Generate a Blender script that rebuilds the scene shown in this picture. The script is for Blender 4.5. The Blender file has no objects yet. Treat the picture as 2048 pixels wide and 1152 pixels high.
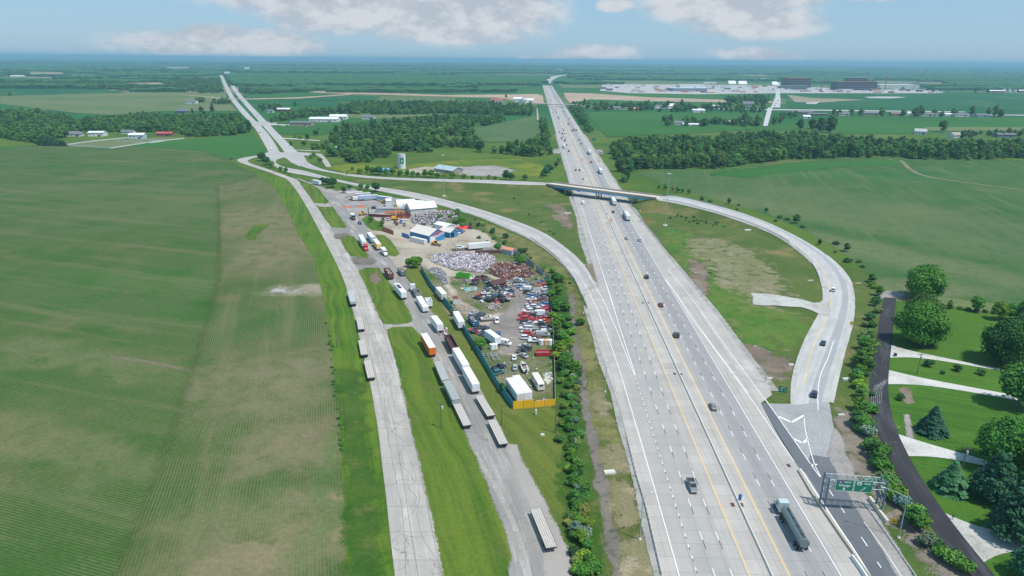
import bpy, bmesh, math, random
import numpy as np
from mathutils import Vector, Matrix, noise
from mathutils.geometry import tessellate_polygon
random.seed(7); R = math.radians
sc = bpy.context.scene; COL = sc.collection
# ---------------------------------------------------------------- camera, sky, sun, exposure
PITCH, ROLL, CAMH, FPX = R(18.5), R(0.5), 103.0, 1365.3
cam = bpy.data.cameras.new('camera'); cam.sensor_width = 36; cam.lens = 36*FPX/2048; cam.clip_start = 1; cam.clip_end = 90000
co = bpy.data.objects.new('camera', cam); COL.objects.link(co); sc.camera = co
_R, _U, _W = Vector((1,0,0)), Vector((0,math.sin(PITCH),math.cos(PITCH))), Vector((0,math.cos(PITCH),-math.sin(PITCH)))
CR = _R*math.cos(ROLL)+_U*math.sin(ROLL); CU = _U*math.cos(ROLL)-_R*math.sin(ROLL); CW = _W
m3 = Matrix((CR, CU, -CW)).transposed(); co.matrix_world = Matrix.Translation((0,0,CAMH)) @ m3.to_4x4()
sc.view_settings.view_transform = 'Standard'; sc.view_settings.look = 'None'; sc.view_settings.exposure = EXPOSURE = 0.58; sc.view_settings.gamma = 1
SUN_EL, SUN_AZ = R(63), R(122)      # azimuth clockwise from +Y: the sun stands to the right
sd = Vector((math.cos(SUN_EL)*math.sin(SUN_AZ), math.cos(SUN_EL)*math.cos(SUN_AZ), math.sin(SUN_EL)))
sl = bpy.data.lights.new('sun', 'SUN'); sl.energy = 3.1; sl.angle = R(2.0); sl.color = (1, .94, .85)
so = bpy.data.objects.new('sun', sl); COL.objects.link(so); so.rotation_euler = sd.to_track_quat('Z','Y').to_euler(); so.location = (0,0,400)
world = bpy.data.worlds.new('World'); sc.world = world; world.use_nodes = True
def view_dir(px, py):
    return (CW + CR*((px-1024)/FPX) + CU*(-(py-576)/FPX)).normalized()
def G(px, py, z=0.0):
    """photo pixel -> the point of the level z that is seen there"""
    d = view_dir(px, py); t = (z-CAMH)/d.z
    return Vector((d.x*t, d.y*t, z))
def PX(w):
    d=Vector(w)-Vector((0,0,CAMH)); z=d.dot(CW); return 1024+FPX*d.dot(CR)/z, 576-FPX*d.dot(CU)/z
def PPM(px, py):
    p = G(px, py); return FPX/((p-Vector((0,0,CAMH))).dot(CW))
# the interstate's own axes: s along it, t across it (t = 0 is the median barrier)
HB = G(1542.5,1152); HD = (G(1194,390)-HB).normalized(); HN = Vector((HD.y,-HD.x,0))
HYAW = math.atan2(HD.y, HD.x)
def HW(s, t, z=0): p = HB+HD*s+HN*t; return Vector((p.x,p.y,z))
def ST(px, py): v = G(px,py)-HB; return v.dot(HD), v.dot(HN)

# ---------------------------------------------------------------- node helpers
class NT:
    def __init__(s, tree): s.t = tree
    def n(s, ty, **k):
        nd = s.t.nodes.new(ty)
        for a, v in k.items():
            if a.startswith('i_'):
                key = a[2:]; key = int(key) if key.isdigit() else key.replace('_',' ')
                s.set(nd.inputs[key], v)
            else: setattr(nd, a, v)
        return nd
    def set(s, sock, v):
        if isinstance(v, bpy.types.NodeSocket): s.t.links.new(v, sock)
        elif isinstance(v, bpy.types.Node): s.t.links.new(v.outputs[0], sock)
        else:
            if hasattr(sock.default_value, '__len__') and not hasattr(v, '__len__'): v = (v,)*len(sock.default_value)
            if hasattr(v, '__len__') and len(v) == 3 and len(sock.default_value) == 4: v = (*v, 1)
            sock.default_value = v
    def m(s, op, a, b=0.0, c=None):
        nd = s.n('ShaderNodeMath', operation=op); s.set(nd.inputs[0], a); s.set(nd.inputs[1], b)
        if c is not None: s.set(nd.inputs[2], c)
        return nd.outputs[0]
    def vm(s, op, a, b=(0,0,0)):
        nd = s.n('ShaderNodeVectorMath', operation=op); s.set(nd.inputs[0], a); s.set(nd.inputs[1], b)
        return nd.outputs['Value'] if op in ('DOT_PRODUCT','LENGTH') else nd.outputs[0]
    def mix(s, f, a, b, mode='MIX'):
        nd = s.n('ShaderNodeMix', data_type='RGBA', blend_type=mode)
        s.set(nd.inputs['Factor'], f); s.set(nd.inputs[6], a); s.set(nd.inputs[7], b); return nd.outputs[2]
    def step(s, v, lo, hi):
        nd = s.n('ShaderNodeMapRange', interpolation_type='SMOOTHSTEP'); s.set(nd.inputs[0], v); s.set(nd.inputs[1], lo); s.set(nd.inputs[2], hi); return nd.outputs[0]
    def noise(s, vec, scale, detail=3, rough=.55, dist=0):
        nd = s.n('ShaderNodeTexNoise'); s.set(nd.inputs['Vector'], vec); s.set(nd.inputs['Scale'], scale)
        s.set(nd.inputs['Detail'], detail); s.set(nd.inputs['Roughness'], rough); s.set(nd.inputs['Distortion'], dist); return nd.outputs[0]
    def map(s, vec, sc_=(1,1,1), rz=0, loc=(0,0,0)):
        nd = s.n('ShaderNodeMapping'); s.set(nd.inputs[0], vec); s.set(nd.inputs['Scale'], sc_); s.set(nd.inputs['Rotation'], (0,0,rz)); s.set(nd.inputs['Location'], loc); return nd.outputs[0]
    def sep(s, v): nd = s.n('ShaderNodeSeparateXYZ'); s.set(nd.inputs[0], v); return nd.outputs
    def comb(s, x, y, z=0): nd = s.n('ShaderNodeCombineXYZ'); s.set(nd.inputs[0],x); s.set(nd.inputs[1],y); s.set(nd.inputs[2],z); return nd.outputs[0]
MATS = {}
def material(name, fn, rough=.85, metal=0, spec=None):
    if name in MATS: return MATS[name]
    m = bpy.data.materials.new(name); m.use_nodes = True; t = NT(m.node_tree); b = m.node_tree.nodes['Principled BSDF']
    b.inputs['Roughness'].default_value = rough; b.inputs['Metallic'].default_value = metal
    if spec is not None: b.inputs['Specular IOR Level'].default_value = spec
    r = fn(t)
    if isinstance(r, tuple): t.set(b.inputs['Base Color'], r[0]); t.set(b.inputs['Normal'], r[1])
    else: t.set(b.inputs['Base Color'], r)
    MATS[name] = m; return m
def bump(t, h, strength=.4, dist=.1):
    nd = t.n('ShaderNodeBump'); nd.inputs['Strength'].default_value = strength; nd.inputs['Distance'].default_value = dist; t.set(nd.inputs['Height'], h); return nd.outputs[0]
def POS(t): return t.n('ShaderNodeNewGeometry').outputs['Position']

# ---------------------------------------------------------------- the sky with its clouds
wt = NT(world.node_tree); bg = world.node_tree.nodes['Background']
sky = wt.n('ShaderNodeTexSky', sky_type='NISHITA'); sky.sun_disc = False; sky.sun_elevation = SUN_EL; sky.sun_rotation = SUN_AZ
sky.altitude = 300; sky.air_density = 1.0; sky.dust_density = .7; sky.ozone_density = 1.4
dirv = wt.n('ShaderNodeTexCoord').outputs['Generated']
nrm = wt.vm('NORMALIZE', dirv)
dx, dy, dz = wt.sep(nrm)[0:3]
az = wt.m('ARCTAN2', dx, dy); el = wt.m('ARCSINE', dz)
cvec = wt.comb(az, wt.m('MULTIPLY', el, 1.9), 0)
warp = wt.m('SUBTRACT', wt.noise(wt.vm('ADD', cvec, (0,0,3.3)), 9, 7, .62), .5)
fine = wt.m('SUBTRACT', wt.noise(wt.vm('ADD', cvec, (0,0,9.1)), 34, 6, .6), .5)
def azel(px, py): d = view_dir(px, py); return math.atan2(d.x, d.y), math.asin(d.z)
# each cloud: pixel centre, half width, half height, flatness of the base, strength
CLOUDS = [(440,92,175,34,1.0),(425,78,70,30,1),(540,95,90,26,.9),(330,88,75,20,.8),
 (600,-10,170,62,1.0),(760,20,190,75,1.1),(900,30,170,78,1.15),(1000,20,95,70,1.1),(700,45,110,42,.9),(930,75,120,26,.6),
 (1440,12,120,52,1.15),(1510,52,95,38,1.1),(1360,12,65,30,1),(1500,-10,120,50,1),(1580,60,30,24,.9),
 (1500,112,75,19,.95),(1440,128,45,8,.6),(1560,118,50,12,.6),(1190,108,75,20,.75),(1090,122,50,16,.7),(1240,122,40,12,.7),(1140,122,70,9,.8),
 (1232,12,32,16,.8),(1760,-8,60,14,.7),(500,114,110,12,.55),(1880,-14,70,14,.5)]
acc = None; shade = None
for (px,py,hw,hh,st) in CLOUDS:
    a0, e0 = azel(px, py); wa = hw/FPX; we = hh/FPX
    u = wt.m('DIVIDE', wt.m('SUBTRACT', az, a0), wa); v = wt.m('DIVIDE', wt.m('SUBTRACT', el, e0), we)
    v2 = wt.m('MULTIPLY', v, wt.m('ADD', 1.25, wt.m('MULTIPLY', wt.m('LESS_THAN', v, 0), .55)))
    q = wt.m('SUBTRACT', st, wt.m('ADD', wt.m('MULTIPLY', u, u), wt.m('MULTIPLY', v2, v2)))
    acc = q if acc is None else wt.m('SMOOTH_MAX', acc, q, .35)
dens = wt.m('ADD', wt.m('ADD', acc, .35), wt.m('ADD', wt.m('MULTIPLY', warp, 3.0), wt.m('MULTIPLY', fine, 1.5)))
cover = wt.step(dens, -.55, 1.05)
lump = wt.noise(wt.vm('ADD', cvec, (-.012,-.03,3.3)), 9, 7, .62)
lit = wt.step(wt.m('ADD', wt.m('MULTIPLY', wt.m('SUBTRACT', wt.m('ADD', warp, .5), lump), 4.5), wt.m('ADD', .45, wt.m('MULTIPLY', fine, 1.8))), 0, 1)
ccol = wt.mix(lit, (2.6,2.85,3.25), (3.6,3.75,4.0))
skyc = wt.mix(.8, sky.outputs[0], (1.25,2.4,3.5))
out = wt.mix(wt.m('MULTIPLY', cover, .93), skyc, ccol)
wt.set(bg.inputs[0], out); bg.inputs[1].default_value = .125

# ---------------------------------------------------------------- mesh helpers
def link(o, parent=None): 
    COL.objects.link(o)
    if parent is not None: o.parent = parent
    return o
def tag(o, label=None, cat=None, group=None, kind=None):
    if label: o['label'] = label
    if cat: o['category'] = cat
    if group: o['group'] = group
    if kind: o['kind'] = kind
    return o
def empty(name, loc=(0,0,0), rz=0, label=None, cat=None, group=None):
    o = bpy.data.objects.new(name, None); o.empty_display_size = .5; o.location = loc; o.rotation_euler = (0,0,rz); link(o); return tag(o,label,cat,group)
class MB:
    def __init__(s): s.v=[]; s.f=[]; s.mi=[]; s.sm=[]
    def add(s, vs, fs, mi=0, smooth=False):
        k=len(s.v); s.v+= [tuple(v) for v in vs]; s.f+=[tuple(i+k for i in f) for f in fs]; s.mi+=[mi]*len(fs); s.sm+=[smooth]*len(fs); return s
    def box(s, c, d, rz=0, mi=0, M=None, taper=1.0):
        x,y,z=d[0]/2,d[1]/2,d[2]/2; vs=[]
        for sz in (-1,1):
            k = 1 if sz<0 else taper
            for sx,sy in ((-1,-1),(1,-1),(1,1),(-1,1)): vs.append(Vector((sx*x*k,sy*y*k,sz*z)))
        Rm = M if M is not None else Matrix.Rotation(rz,3,'Z')
        vs=[Rm@v+Vector(c) for v in vs]
        return s.add(vs,[(0,3,2,1),(4,5,6,7),(0,1,5,4),(1,2,6,5),(2,3,7,6),(3,0,4,7)],mi)
    def bar(s, a, b, w, h=None, mi=0):
        a,b=Vector(a),Vector(b); h=h or w; d=b-a; q=d.to_track_quat('X','Z').to_matrix()
        return s.box((a+b)/2,(d.length,w,h),M=q,mi=mi)
    def cyl(s, a, b, r0, r1=None, n=10, mi=0, caps=True):
        a,b=Vector(a),Vector(b); r1=r0 if r1 is None else r1; q=(b-a).to_track_quat('Z','Y').to_matrix()
        vs=[]
        for p,r in ((a,r0),(b,r1)):
            for i in range(n): t=2*math.pi*i/n; vs.append(p+q@Vector((math.cos(t)*r,math.sin(t)*r,0)))
        fs=[(i,(i+1)%n,n+(i+1)%n,n+i) for i in range(n)]
        s.add(vs,fs,mi,True)
        if caps: s.add([vs[i] for i in range(2*n)],[tuple(range(n-1,-1,-1)),tuple(range(n,2*n))],mi)
        return s
    def prism(s, prof, y0, y1, mi=0, inset=None):
        """side profile (x,z) extruded across y; inset=(index set, dy) narrows those points"""
        n=len(prof); vs=[]
        for y,sg in ((y0,1),(y1,-1)):
            for i,(x,z) in enumerate(prof): vs.append((x, y+(sg*inset[1] if inset and i in inset[0] else 0), z))
        fs=[(i,(i+1)%n,n+(i+1)%n,n+i) for i in range(n)]+[tuple(range(n-1,-1,-1)),tuple(range(n,2*n))]
        return s.add(vs,fs,mi)
    def mesh(s, name, mats):
        m=bpy.data.meshes.new(name); m.from_pydata(s.v,[],s.f)
        for mt in (mats if isinstance(mats,(list,tuple)) else [mats]): m.materials.append(mt)
        m.polygons.foreach_set('material_index', s.mi); m.polygons.foreach_set('use_smooth', s.sm); m.update(); return m
    def build(s, name, mats, parent=None): return link(bpy.data.objects.new(name, s.mesh(name,mats)), parent)
def kids(o): return list(o.children)
PENDING = {}
def copy_tree(o, parent=None):
    c=o.copy(); COL.objects.link(c)
    if parent is not None: c.parent=parent
    for ch in kids(o): copy_tree(ch, c)
    return c
PROTO = {}
def place(kind, maker, loc, rz=0, label=None, cat=None, group=None, color=None, scale=None, rx=0, ry=0):
    """first use builds the thing, later uses copy the thing with all its parts"""
    if kind not in PROTO: o = PROTO[kind] = maker(); o['_first'] = 1
    else:
        o = copy_tree(PROTO[kind])
        for k in ('group',):
            if k in o: del o[k]
    if '_first' in o: del o['_first']
    o.location = loc; o.rotation_euler = (rx,ry,rz)
    if scale is not None: o.scale = (scale,)*3 if not hasattr(scale,'__len__') else scale
    tag(o,label,cat,group)
    if color is not None: paint(o,color)
    return o
def paint(o, c):
    o.color = (*c,1) if len(c)==3 else c
    for ch in kids(o): paint(ch, c)
def flat_mesh(name, pts, z, mats, kind='structure', parent=None):
    vs=[Vector((p[0],p[1],z)) for p in pts]; tr=tessellate_polygon([vs]); fs=[]
    for t in tr:
        a,b,c=(vs[i] for i in t); fs.append(t if (b-a).cross(c-a).z>0 else t[::-1])
    m=bpy.data.meshes.new(name); m.from_pydata(vs,[],fs); m.materials.append(mats); o=link(bpy.data.objects.new(name,m),parent)
    if kind: o['kind']=kind
    return o
def smooth_line(pts, step):
    """Catmull-Rom through the points, resampled"""
    P=[Vector(p) for p in pts]
    if len(P)==2:
        n=max(1,int((P[1]-P[0]).length/step)); return [P[0].lerp(P[1],i/n) for i in range(n+1)]
    out=[]
    for i in range(len(P)-1):
        p0=P[i-1] if i else P[0]*2-P[1]; p1,p2=P[i],P[i+1]; p3=P[i+2] if i+2<len(P) else P[-1]*2-P[-2]
        n=max(1,int((p2-p1).length/step))
        for k in range(n):
            t=k/n; out.append(.5*((2*p1)+(-p0+p2)*t+(2*p0-5*p1+4*p2-p3)*t*t+(-p0+3*p1-3*p2+p3)*t**3))
    out.append(P[-1]); return out
def resample(P, n):
    L=[0]
    for a,b in zip(P,P[1:]): L.append(L[-1]+(b-a).length)
    out=[]; j=0
    for i in range(n):
        d=L[-1]*i/(n-1)
        while j<len(P)-2 and L[j+1]<d: j+=1
        out.append(P[j].lerp(P[j+1],(d-L[j])/max(1e-6,L[j+1]-L[j])))
    return out
def gp(p): return p if isinstance(p,Vector) else G(*p)
def strip_mesh(name, A, B, mats, kind='structure', zoff=0, cols=2, parent=None, jit=(0,0), seed=0):
    """surface between two lines of equal length; UV = metres (across, along)"""
    n=len(A); vs=[]; uv=[]; fs=[]; L=0; rnd=random.Random(seed)
    for i in range(n):
        if i: L+=((A[i]+B[i])/2-(A[i-1]+B[i-1])/2).length
        a,b=A[i],B[i]; d=(b-a); w=max(d.length,1e-4); d=d/w
        a2=a-d*abs(rnd.gauss(0,1))*jit[0]; b2=b+d*abs(rnd.gauss(0,1))*jit[1]
        for k in range(cols):
            t=k/(cols-1); p=a2.lerp(b2,t); vs.append((p.x,p.y,p.z+zoff)); uv.append((w*(t-.5) if False else t*w, L))
    for i in range(n-1):
        for k in range(cols-1):
            q=(i*cols+k,i*cols+k+1,(i+1)*cols+k+1,(i+1)*cols+k); a,b,c=(Vector(vs[j]) for j in q[:3])
            fs.append(q if (b-a).cross(c-a).z>0 else q[::-1])
    m=bpy.data.meshes.new(name); m.from_pydata(vs,[],fs); m.materials.append(mats)
    ul=m.uv_layers.new(name='uv')
    for lp in m.loops: ul.data[lp.index].uv=uv[lp.vertex_index]
    o=link(bpy.data.objects.new(name,m),parent)
    if kind: o['kind']=kind
    return o
def road(name, left, right, mats, z=.02, step=4, jit=(0,0), relax=12, seed=0):
    """left / right edges as photo pixels (optional third value: height of that point)"""
    A=smooth_line([gp(p) for p in left],step); B=smooth_line([gp(p) for p in right],step); n=max(len(A),len(B),2)
    A,B=resample(A,n),resample(B,n)
    for _ in range(relax):
        A=[A[0]]+[(A[i-1]+A[i]*2+A[i+1])/4 for i in range(1,n-1)]+[A[-1]]; B=[B[0]]+[(B[i-1]+B[i]*2+B[i+1])/4 for i in range(1,n-1)]+[B[-1]]
    return strip_mesh(name,A,B,mats,zoff=z,jit=jit,seed=seed),A,B
def paint_line(mb, P, w, z, dash=None):
    """adds a painted line along world points P"""
    L=0
    for a,b in zip(P,P[1:]):
        d=(b-a); l=d.length
        if l<1e-6: continue
        d/=l; nrm_=Vector((-d.y,d.x,0))*w/2
        mb.add([(p.x,p.y,p.z+z) for p in (a-nrm_,b-nrm_,b+nrm_,a+nrm_)],[(0,1,2,3)] )
# ---------------------------------------------------------------- ground materials
def ground_mat(name, c1, c2, c3=None, s1=.01, s2=.08, s3=.9, rows=None, contrast=.5, mow=None, blobs=None):
    def fn(t):
        p=POS(t)
        f=t.step(t.noise(p,s1,5,.6),.5-.2*contrast-.06,.5+.2*contrast+.06)
        c=t.mix(f,c1,c2)
        if c3 is not None: c=t.mix(t.step(t.noise(t.vm('ADD',p,(311,57,0)),s2,6,.62),.5,.72),c,c3)
        if blobs:
            wx=t.vm('MULTIPLY',t.vm('SUBTRACT',t.n('ShaderNodeTexNoise',i_Vector=p,i_Scale=.06,i_Detail=5.0).outputs['Color'],(.5,.5,.5)),(26,26,0)); q=t.vm('ADD',p,wx)
            for (px_,py_,rx,ry,ang,cl,st) in blobs:
                ctr=G(px_,py_); dd=t.vm('SUBTRACT',q,(ctr.x,ctr.y,0)); a_=t.m('DIVIDE',t.vm('DOT_PRODUCT',dd,(math.cos(ang),math.sin(ang),0)),rx); b_=t.m('DIVIDE',t.vm('DOT_PRODUCT',dd,(-math.sin(ang),math.cos(ang),0)),ry)
                r_=t.m('SQRT',t.m('ADD',t.m('MULTIPLY',a_,a_),t.m('MULTIPLY',b_,b_))); f_=t.m('SUBTRACT',1,t.step(r_,.35,1.15)); f_=t.m('MULTIPLY',f_,t.m('MULTIPLY',t.step(t.noise(p,.12,5,.65),.25,.6),st)); c=t.mix(f_,c,cl)
        g=t.noise(p,s3,4,.7)
        if mow:
            ang,w,st=mow; x=t.vm('DOT_PRODUCT',p,(math.cos(ang),math.sin(ang),0))
            x=t.m('ADD',x,t.m('MULTIPLY',t.noise(p,.02,2),14))
            wv=t.noise(t.comb(t.m('DIVIDE',x,w),t.m('MULTIPLY',t.vm('DOT_PRODUCT',p,(-math.sin(ang),math.cos(ang),0)),.012),0),1,3,.6)
            c=t.mix(t.m('MULTIPLY',t.step(wv,.35,.65),st),c,(c2[0]*1.5+.01,c2[1]*1.35,c2[2]*1.2))
        if rows:
            for (ang,sp,rc,st) in rows:
                x=t.vm('DOT_PRODUCT',p,(math.cos(ang),math.sin(ang),0)); x=t.m('ADD',x,t.m('MULTIPLY',t.noise(p,.05,2),.5))
                w=t.m('SINE',t.m('MULTIPLY',x,2*math.pi/sp)); w=t.step(w,-.3,.7)
                w=t.m('MULTIPLY',w,t.m('MULTIPLY',t.step(t.noise(p,.035,4,.6),.25,.6),st)); c=t.mix(w,c,rc)
                # wider streaks where passes of the machine differ
                k=t.noise(t.comb(t.m('MULTIPLY',x,.12),t.m('MULTIPLY',t.vm('DOT_PRODUCT',p,(-math.sin(ang),math.cos(ang),0)),.006),0),1,4,.65)
                c=t.mix(t.m('MULTIPLY',t.step(k,.48,.72),.7*st+.1),c,rc)
        v=t.m('MULTIPLY_ADD',g,.9,.55); c=t.mix(1,c,t.comb(v,v,v),'MULTIPLY')
        return c,bump(t,g,.5,.25)
    return material(name,fn,.95,spec=.15)
GRASS=ground_mat('verge grass',(.064,.098,.020),(.098,.130,.028),(.165,.165,.050),.02,.05,1.3)
GRASSB=ground_mat('bright grass',(.034,.105,.010),(.075,.140,.017),(.10,.125,.03),.03,.12,1.1,mow=(R(15),2.2,.6))
LAWN=ground_mat('mown lawn',(.036,.108,.012),(.056,.132,.016),(.06,.15,.02),.02,.1,1.4,mow=(R(70),2.4,.35))
ISLE=ground_mat('mown island grass',(.044,.104,.012),(.074,.130,.018),(.11,.11,.035),.03,.08,1.2,mow=(R(17),2.6,.75))
WEED=ground_mat('weedy ditch',(.10,.115,.035),(.20,.185,.075),(.05,.10,.02),.05,.12,1.0,contrast=.8)
WEEDG=ground_mat('rough meadow',(.052,.100,.020),(.098,.130,.032),(.20,.165,.07),.025,.04,.9,contrast=.9)
RANK=ground_mat('rank green growth',(.030,.085,.012),(.058,.112,.018),(.10,.125,.03),.06,.15,.7)
YELLOW=ground_mat('yellow flowering meadow',(.08,.13,.02),(.17,.20,.02),(.05,.12,.02),.02,.04,.6)
ROWE=math.pi/2-R(-19)+math.pi/2   # rows of the near field run 19 degrees left of +Y
def rowang(px0,py0,px1,py1):
    d=G(px1,py1)-G(px0,py0); return math.atan2(d.y,d.x)+math.pi/2
AE=rowang(280,970,205,1152); AWT=rowang(222,713,365,737)
FIELDE=ground_mat('sprouting field, long rows',(.062,.100,.028),(.045,.096,.020),(.125,.115,.058),.014,.028,.8,rows=[(AE,.80,(.165,.155,.085),.6)],contrast=.8,blobs=[(590,1040,16,34,R(100),(.235,.19,.115),.85),(500,1130,26,10,R(10),(.22,.185,.11),.8),(600,900,13,30,R(100),(.21,.18,.11),.6),(490,760,30,34,0,(.20,.175,.105),.55),(600,780,16,60,R(0),(.19,.17,.10),.5),(610,580,22,9,0,(.34,.29,.24),.8),(580,577,7,3,0,(.45,.47,.52),.9),(520,440,45,70,R(20),(.185,.16,.085),.75),(470,380,60,60,0,(.13,.135,.06),.6),(560,500,30,60,0,(.20,.165,.095),.7),(505,345,90,30,0,(.035,.10,.025),.7),(500,640,50,30,0,(.05,.11,.03),.6),(470,1020,22,14,0,(.05,.115,.03),.6),(645,1000,5,60,R(8),(.06,.13,.03),.7)])
FIELDW=ground_mat('sprouting field, cross rows',(.042,.100,.019),(.030,.092,.014),(.092,.112,.040),.009,.02,.8,rows=[(AWT,.80,(.15,.15,.075),.6)],contrast=.8,blobs=[(170,720,60,14,R(160),(.14,.15,.07),.6),(120,900,50,12,R(160),(.16,.16,.08),.6),(350,420,120,50,0,(.085,.125,.045),.6),(200,380,260,40,0,(.07,.12,.04),.6),(200,330,300,30,0,(.022,.10,.018),.7),(250,600,160,25,R(170),(.028,.10,.018),.7),(310,560,60,20,R(170),(.03,.115,.018),.7)])
AR=rowang(1500,330,1640,560)
FIELDR=ground_mat('green field with sown rows',(.022,.086,.022),(.032,.104,.020),(.105,.135,.05),.008,.012,.6,rows=[(AR,1.5,(.11,.145,.055),.75)],contrast=.9,blobs=[(1600,345,170,40,R(-10),(.03,.14,.02),.7),(1900,350,200,70,0,(.018,.10,.026),.6),(1640,400,200,60,R(-50),(.10,.135,.06),.7),(1750,450,200,30,R(-50),(.15,.165,.085),.6),(1850,520,120,20,R(-55),(.16,.16,.09),.6),(1700,500,80,25,R(-55),(.13,.15,.075),.6),(1420,365,60,60,0,(.025,.10,.022),.6),(1800,580,60,18,0,(.17,.165,.10),.7),(1990,480,120,60,R(-45),(.05,.115,.035),.5)])
FG1=ground_mat('even green field',(.028,.110,.020),(.042,.130,.024),None,.004,.02,.3)
FG2=ground_mat('deep green field',(.014,.092,.028),(.022,.105,.028),(.07,.13,.05),.004,.006,.3)
FPALE=ground_mat('pale olive field',(.105,.150,.050),(.14,.165,.075),(.07,.14,.04),.004,.008,.3)
FTAN=ground_mat('tan stubble',(.30,.25,.17),(.24,.22,.14),(.12,.15,.06),.006,.01,.3)
DIRTPINK=ground_mat('bare graded earth',(.34,.25,.18),(.42,.33,.25),(.25,.20,.14),.01,.02,.3)
SOIL=ground_mat('brown soil',(.16,.125,.095),(.23,.185,.14),(.09,.10,.05),.05,.1,1.1)
MUD=ground_mat('grey ditch mud',(.12,.11,.10),(.20,.175,.15),(.07,.08,.06),.1,.3,1.5,contrast=1)
YARD=ground_mat('tan gravel yard',(.33,.285,.23),(.42,.37,.30),(.23,.20,.165),.04,.05,1.2)
LOT=ground_mat('grey gravel lot',(.26,.245,.235),(.33,.31,.295),(.19,.175,.165),.04,.05,1.2)
GRAVEL=ground_mat('pale limestone gravel',(.38,.38,.365),(.46,.46,.44),(.30,.30,.27),.06,.15,1.6)
SHOULDER=ground_mat('loose grey stone',(.27,.265,.26),(.36,.35,.33),(.18,.20,.13),.15,.25,2.2)
DRIVE=ground_mat('white crushed stone',(.46,.46,.44),(.53,.53,.51),(.36,.36,.33),.1,.1,1.6)
POOLM=material('shallow water',lambda t:(.10,.11,.12),.12)
def base_fn(t):
    p=POS(t); yy=t.sep(p)[1]
    c=t.mix(t.step(t.noise(p,.012,5,.6),.35,.65),(.055,.110,.018),(.09,.145,.025))
    vo=t.n('ShaderNodeTexVoronoi',distance='CHEBYCHEV'); t.set(vo.inputs['Vector'],t.map(p,(.0016,.0028,1),R(4))); vo.inputs['Scale'].default_value=1; vo.inputs['Randomness'].default_value=.75
    r=t.sep(vo.outputs['Color'])[0]
    rp=t.n('ShaderNodeValToRGB'); rp.color_ramp.interpolation='CONSTANT'; e=rp.color_ramp.elements
    e[0].color=(.030,.115,.030,1); e[1].position=.3; e[1].color=(.022,.10,.028,1)
    for ps,cl in ((.5,(.055,.13,.035,1)),(.68,(.10,.15,.055,1)),(.84,(.20,.19,.11,1)),(.93,(.035,.11,.03,1))): q=e.new(ps); q.color=cl
    t.set(rp.inputs[0],r)
    f=t.step(yy,900,1300); c=t.mix(f,c,rp.outputs[0])
    g=t.noise(p,.7,4,.7); v=t.m('MULTIPLY_ADD',g,.8,.6); return t.mix(1,c,t.comb(v,v,v),'MULTIPLY'),bump(t,g,.4,.2)
BASE=material('open country',base_fn,.95,spec=.1)
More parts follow.
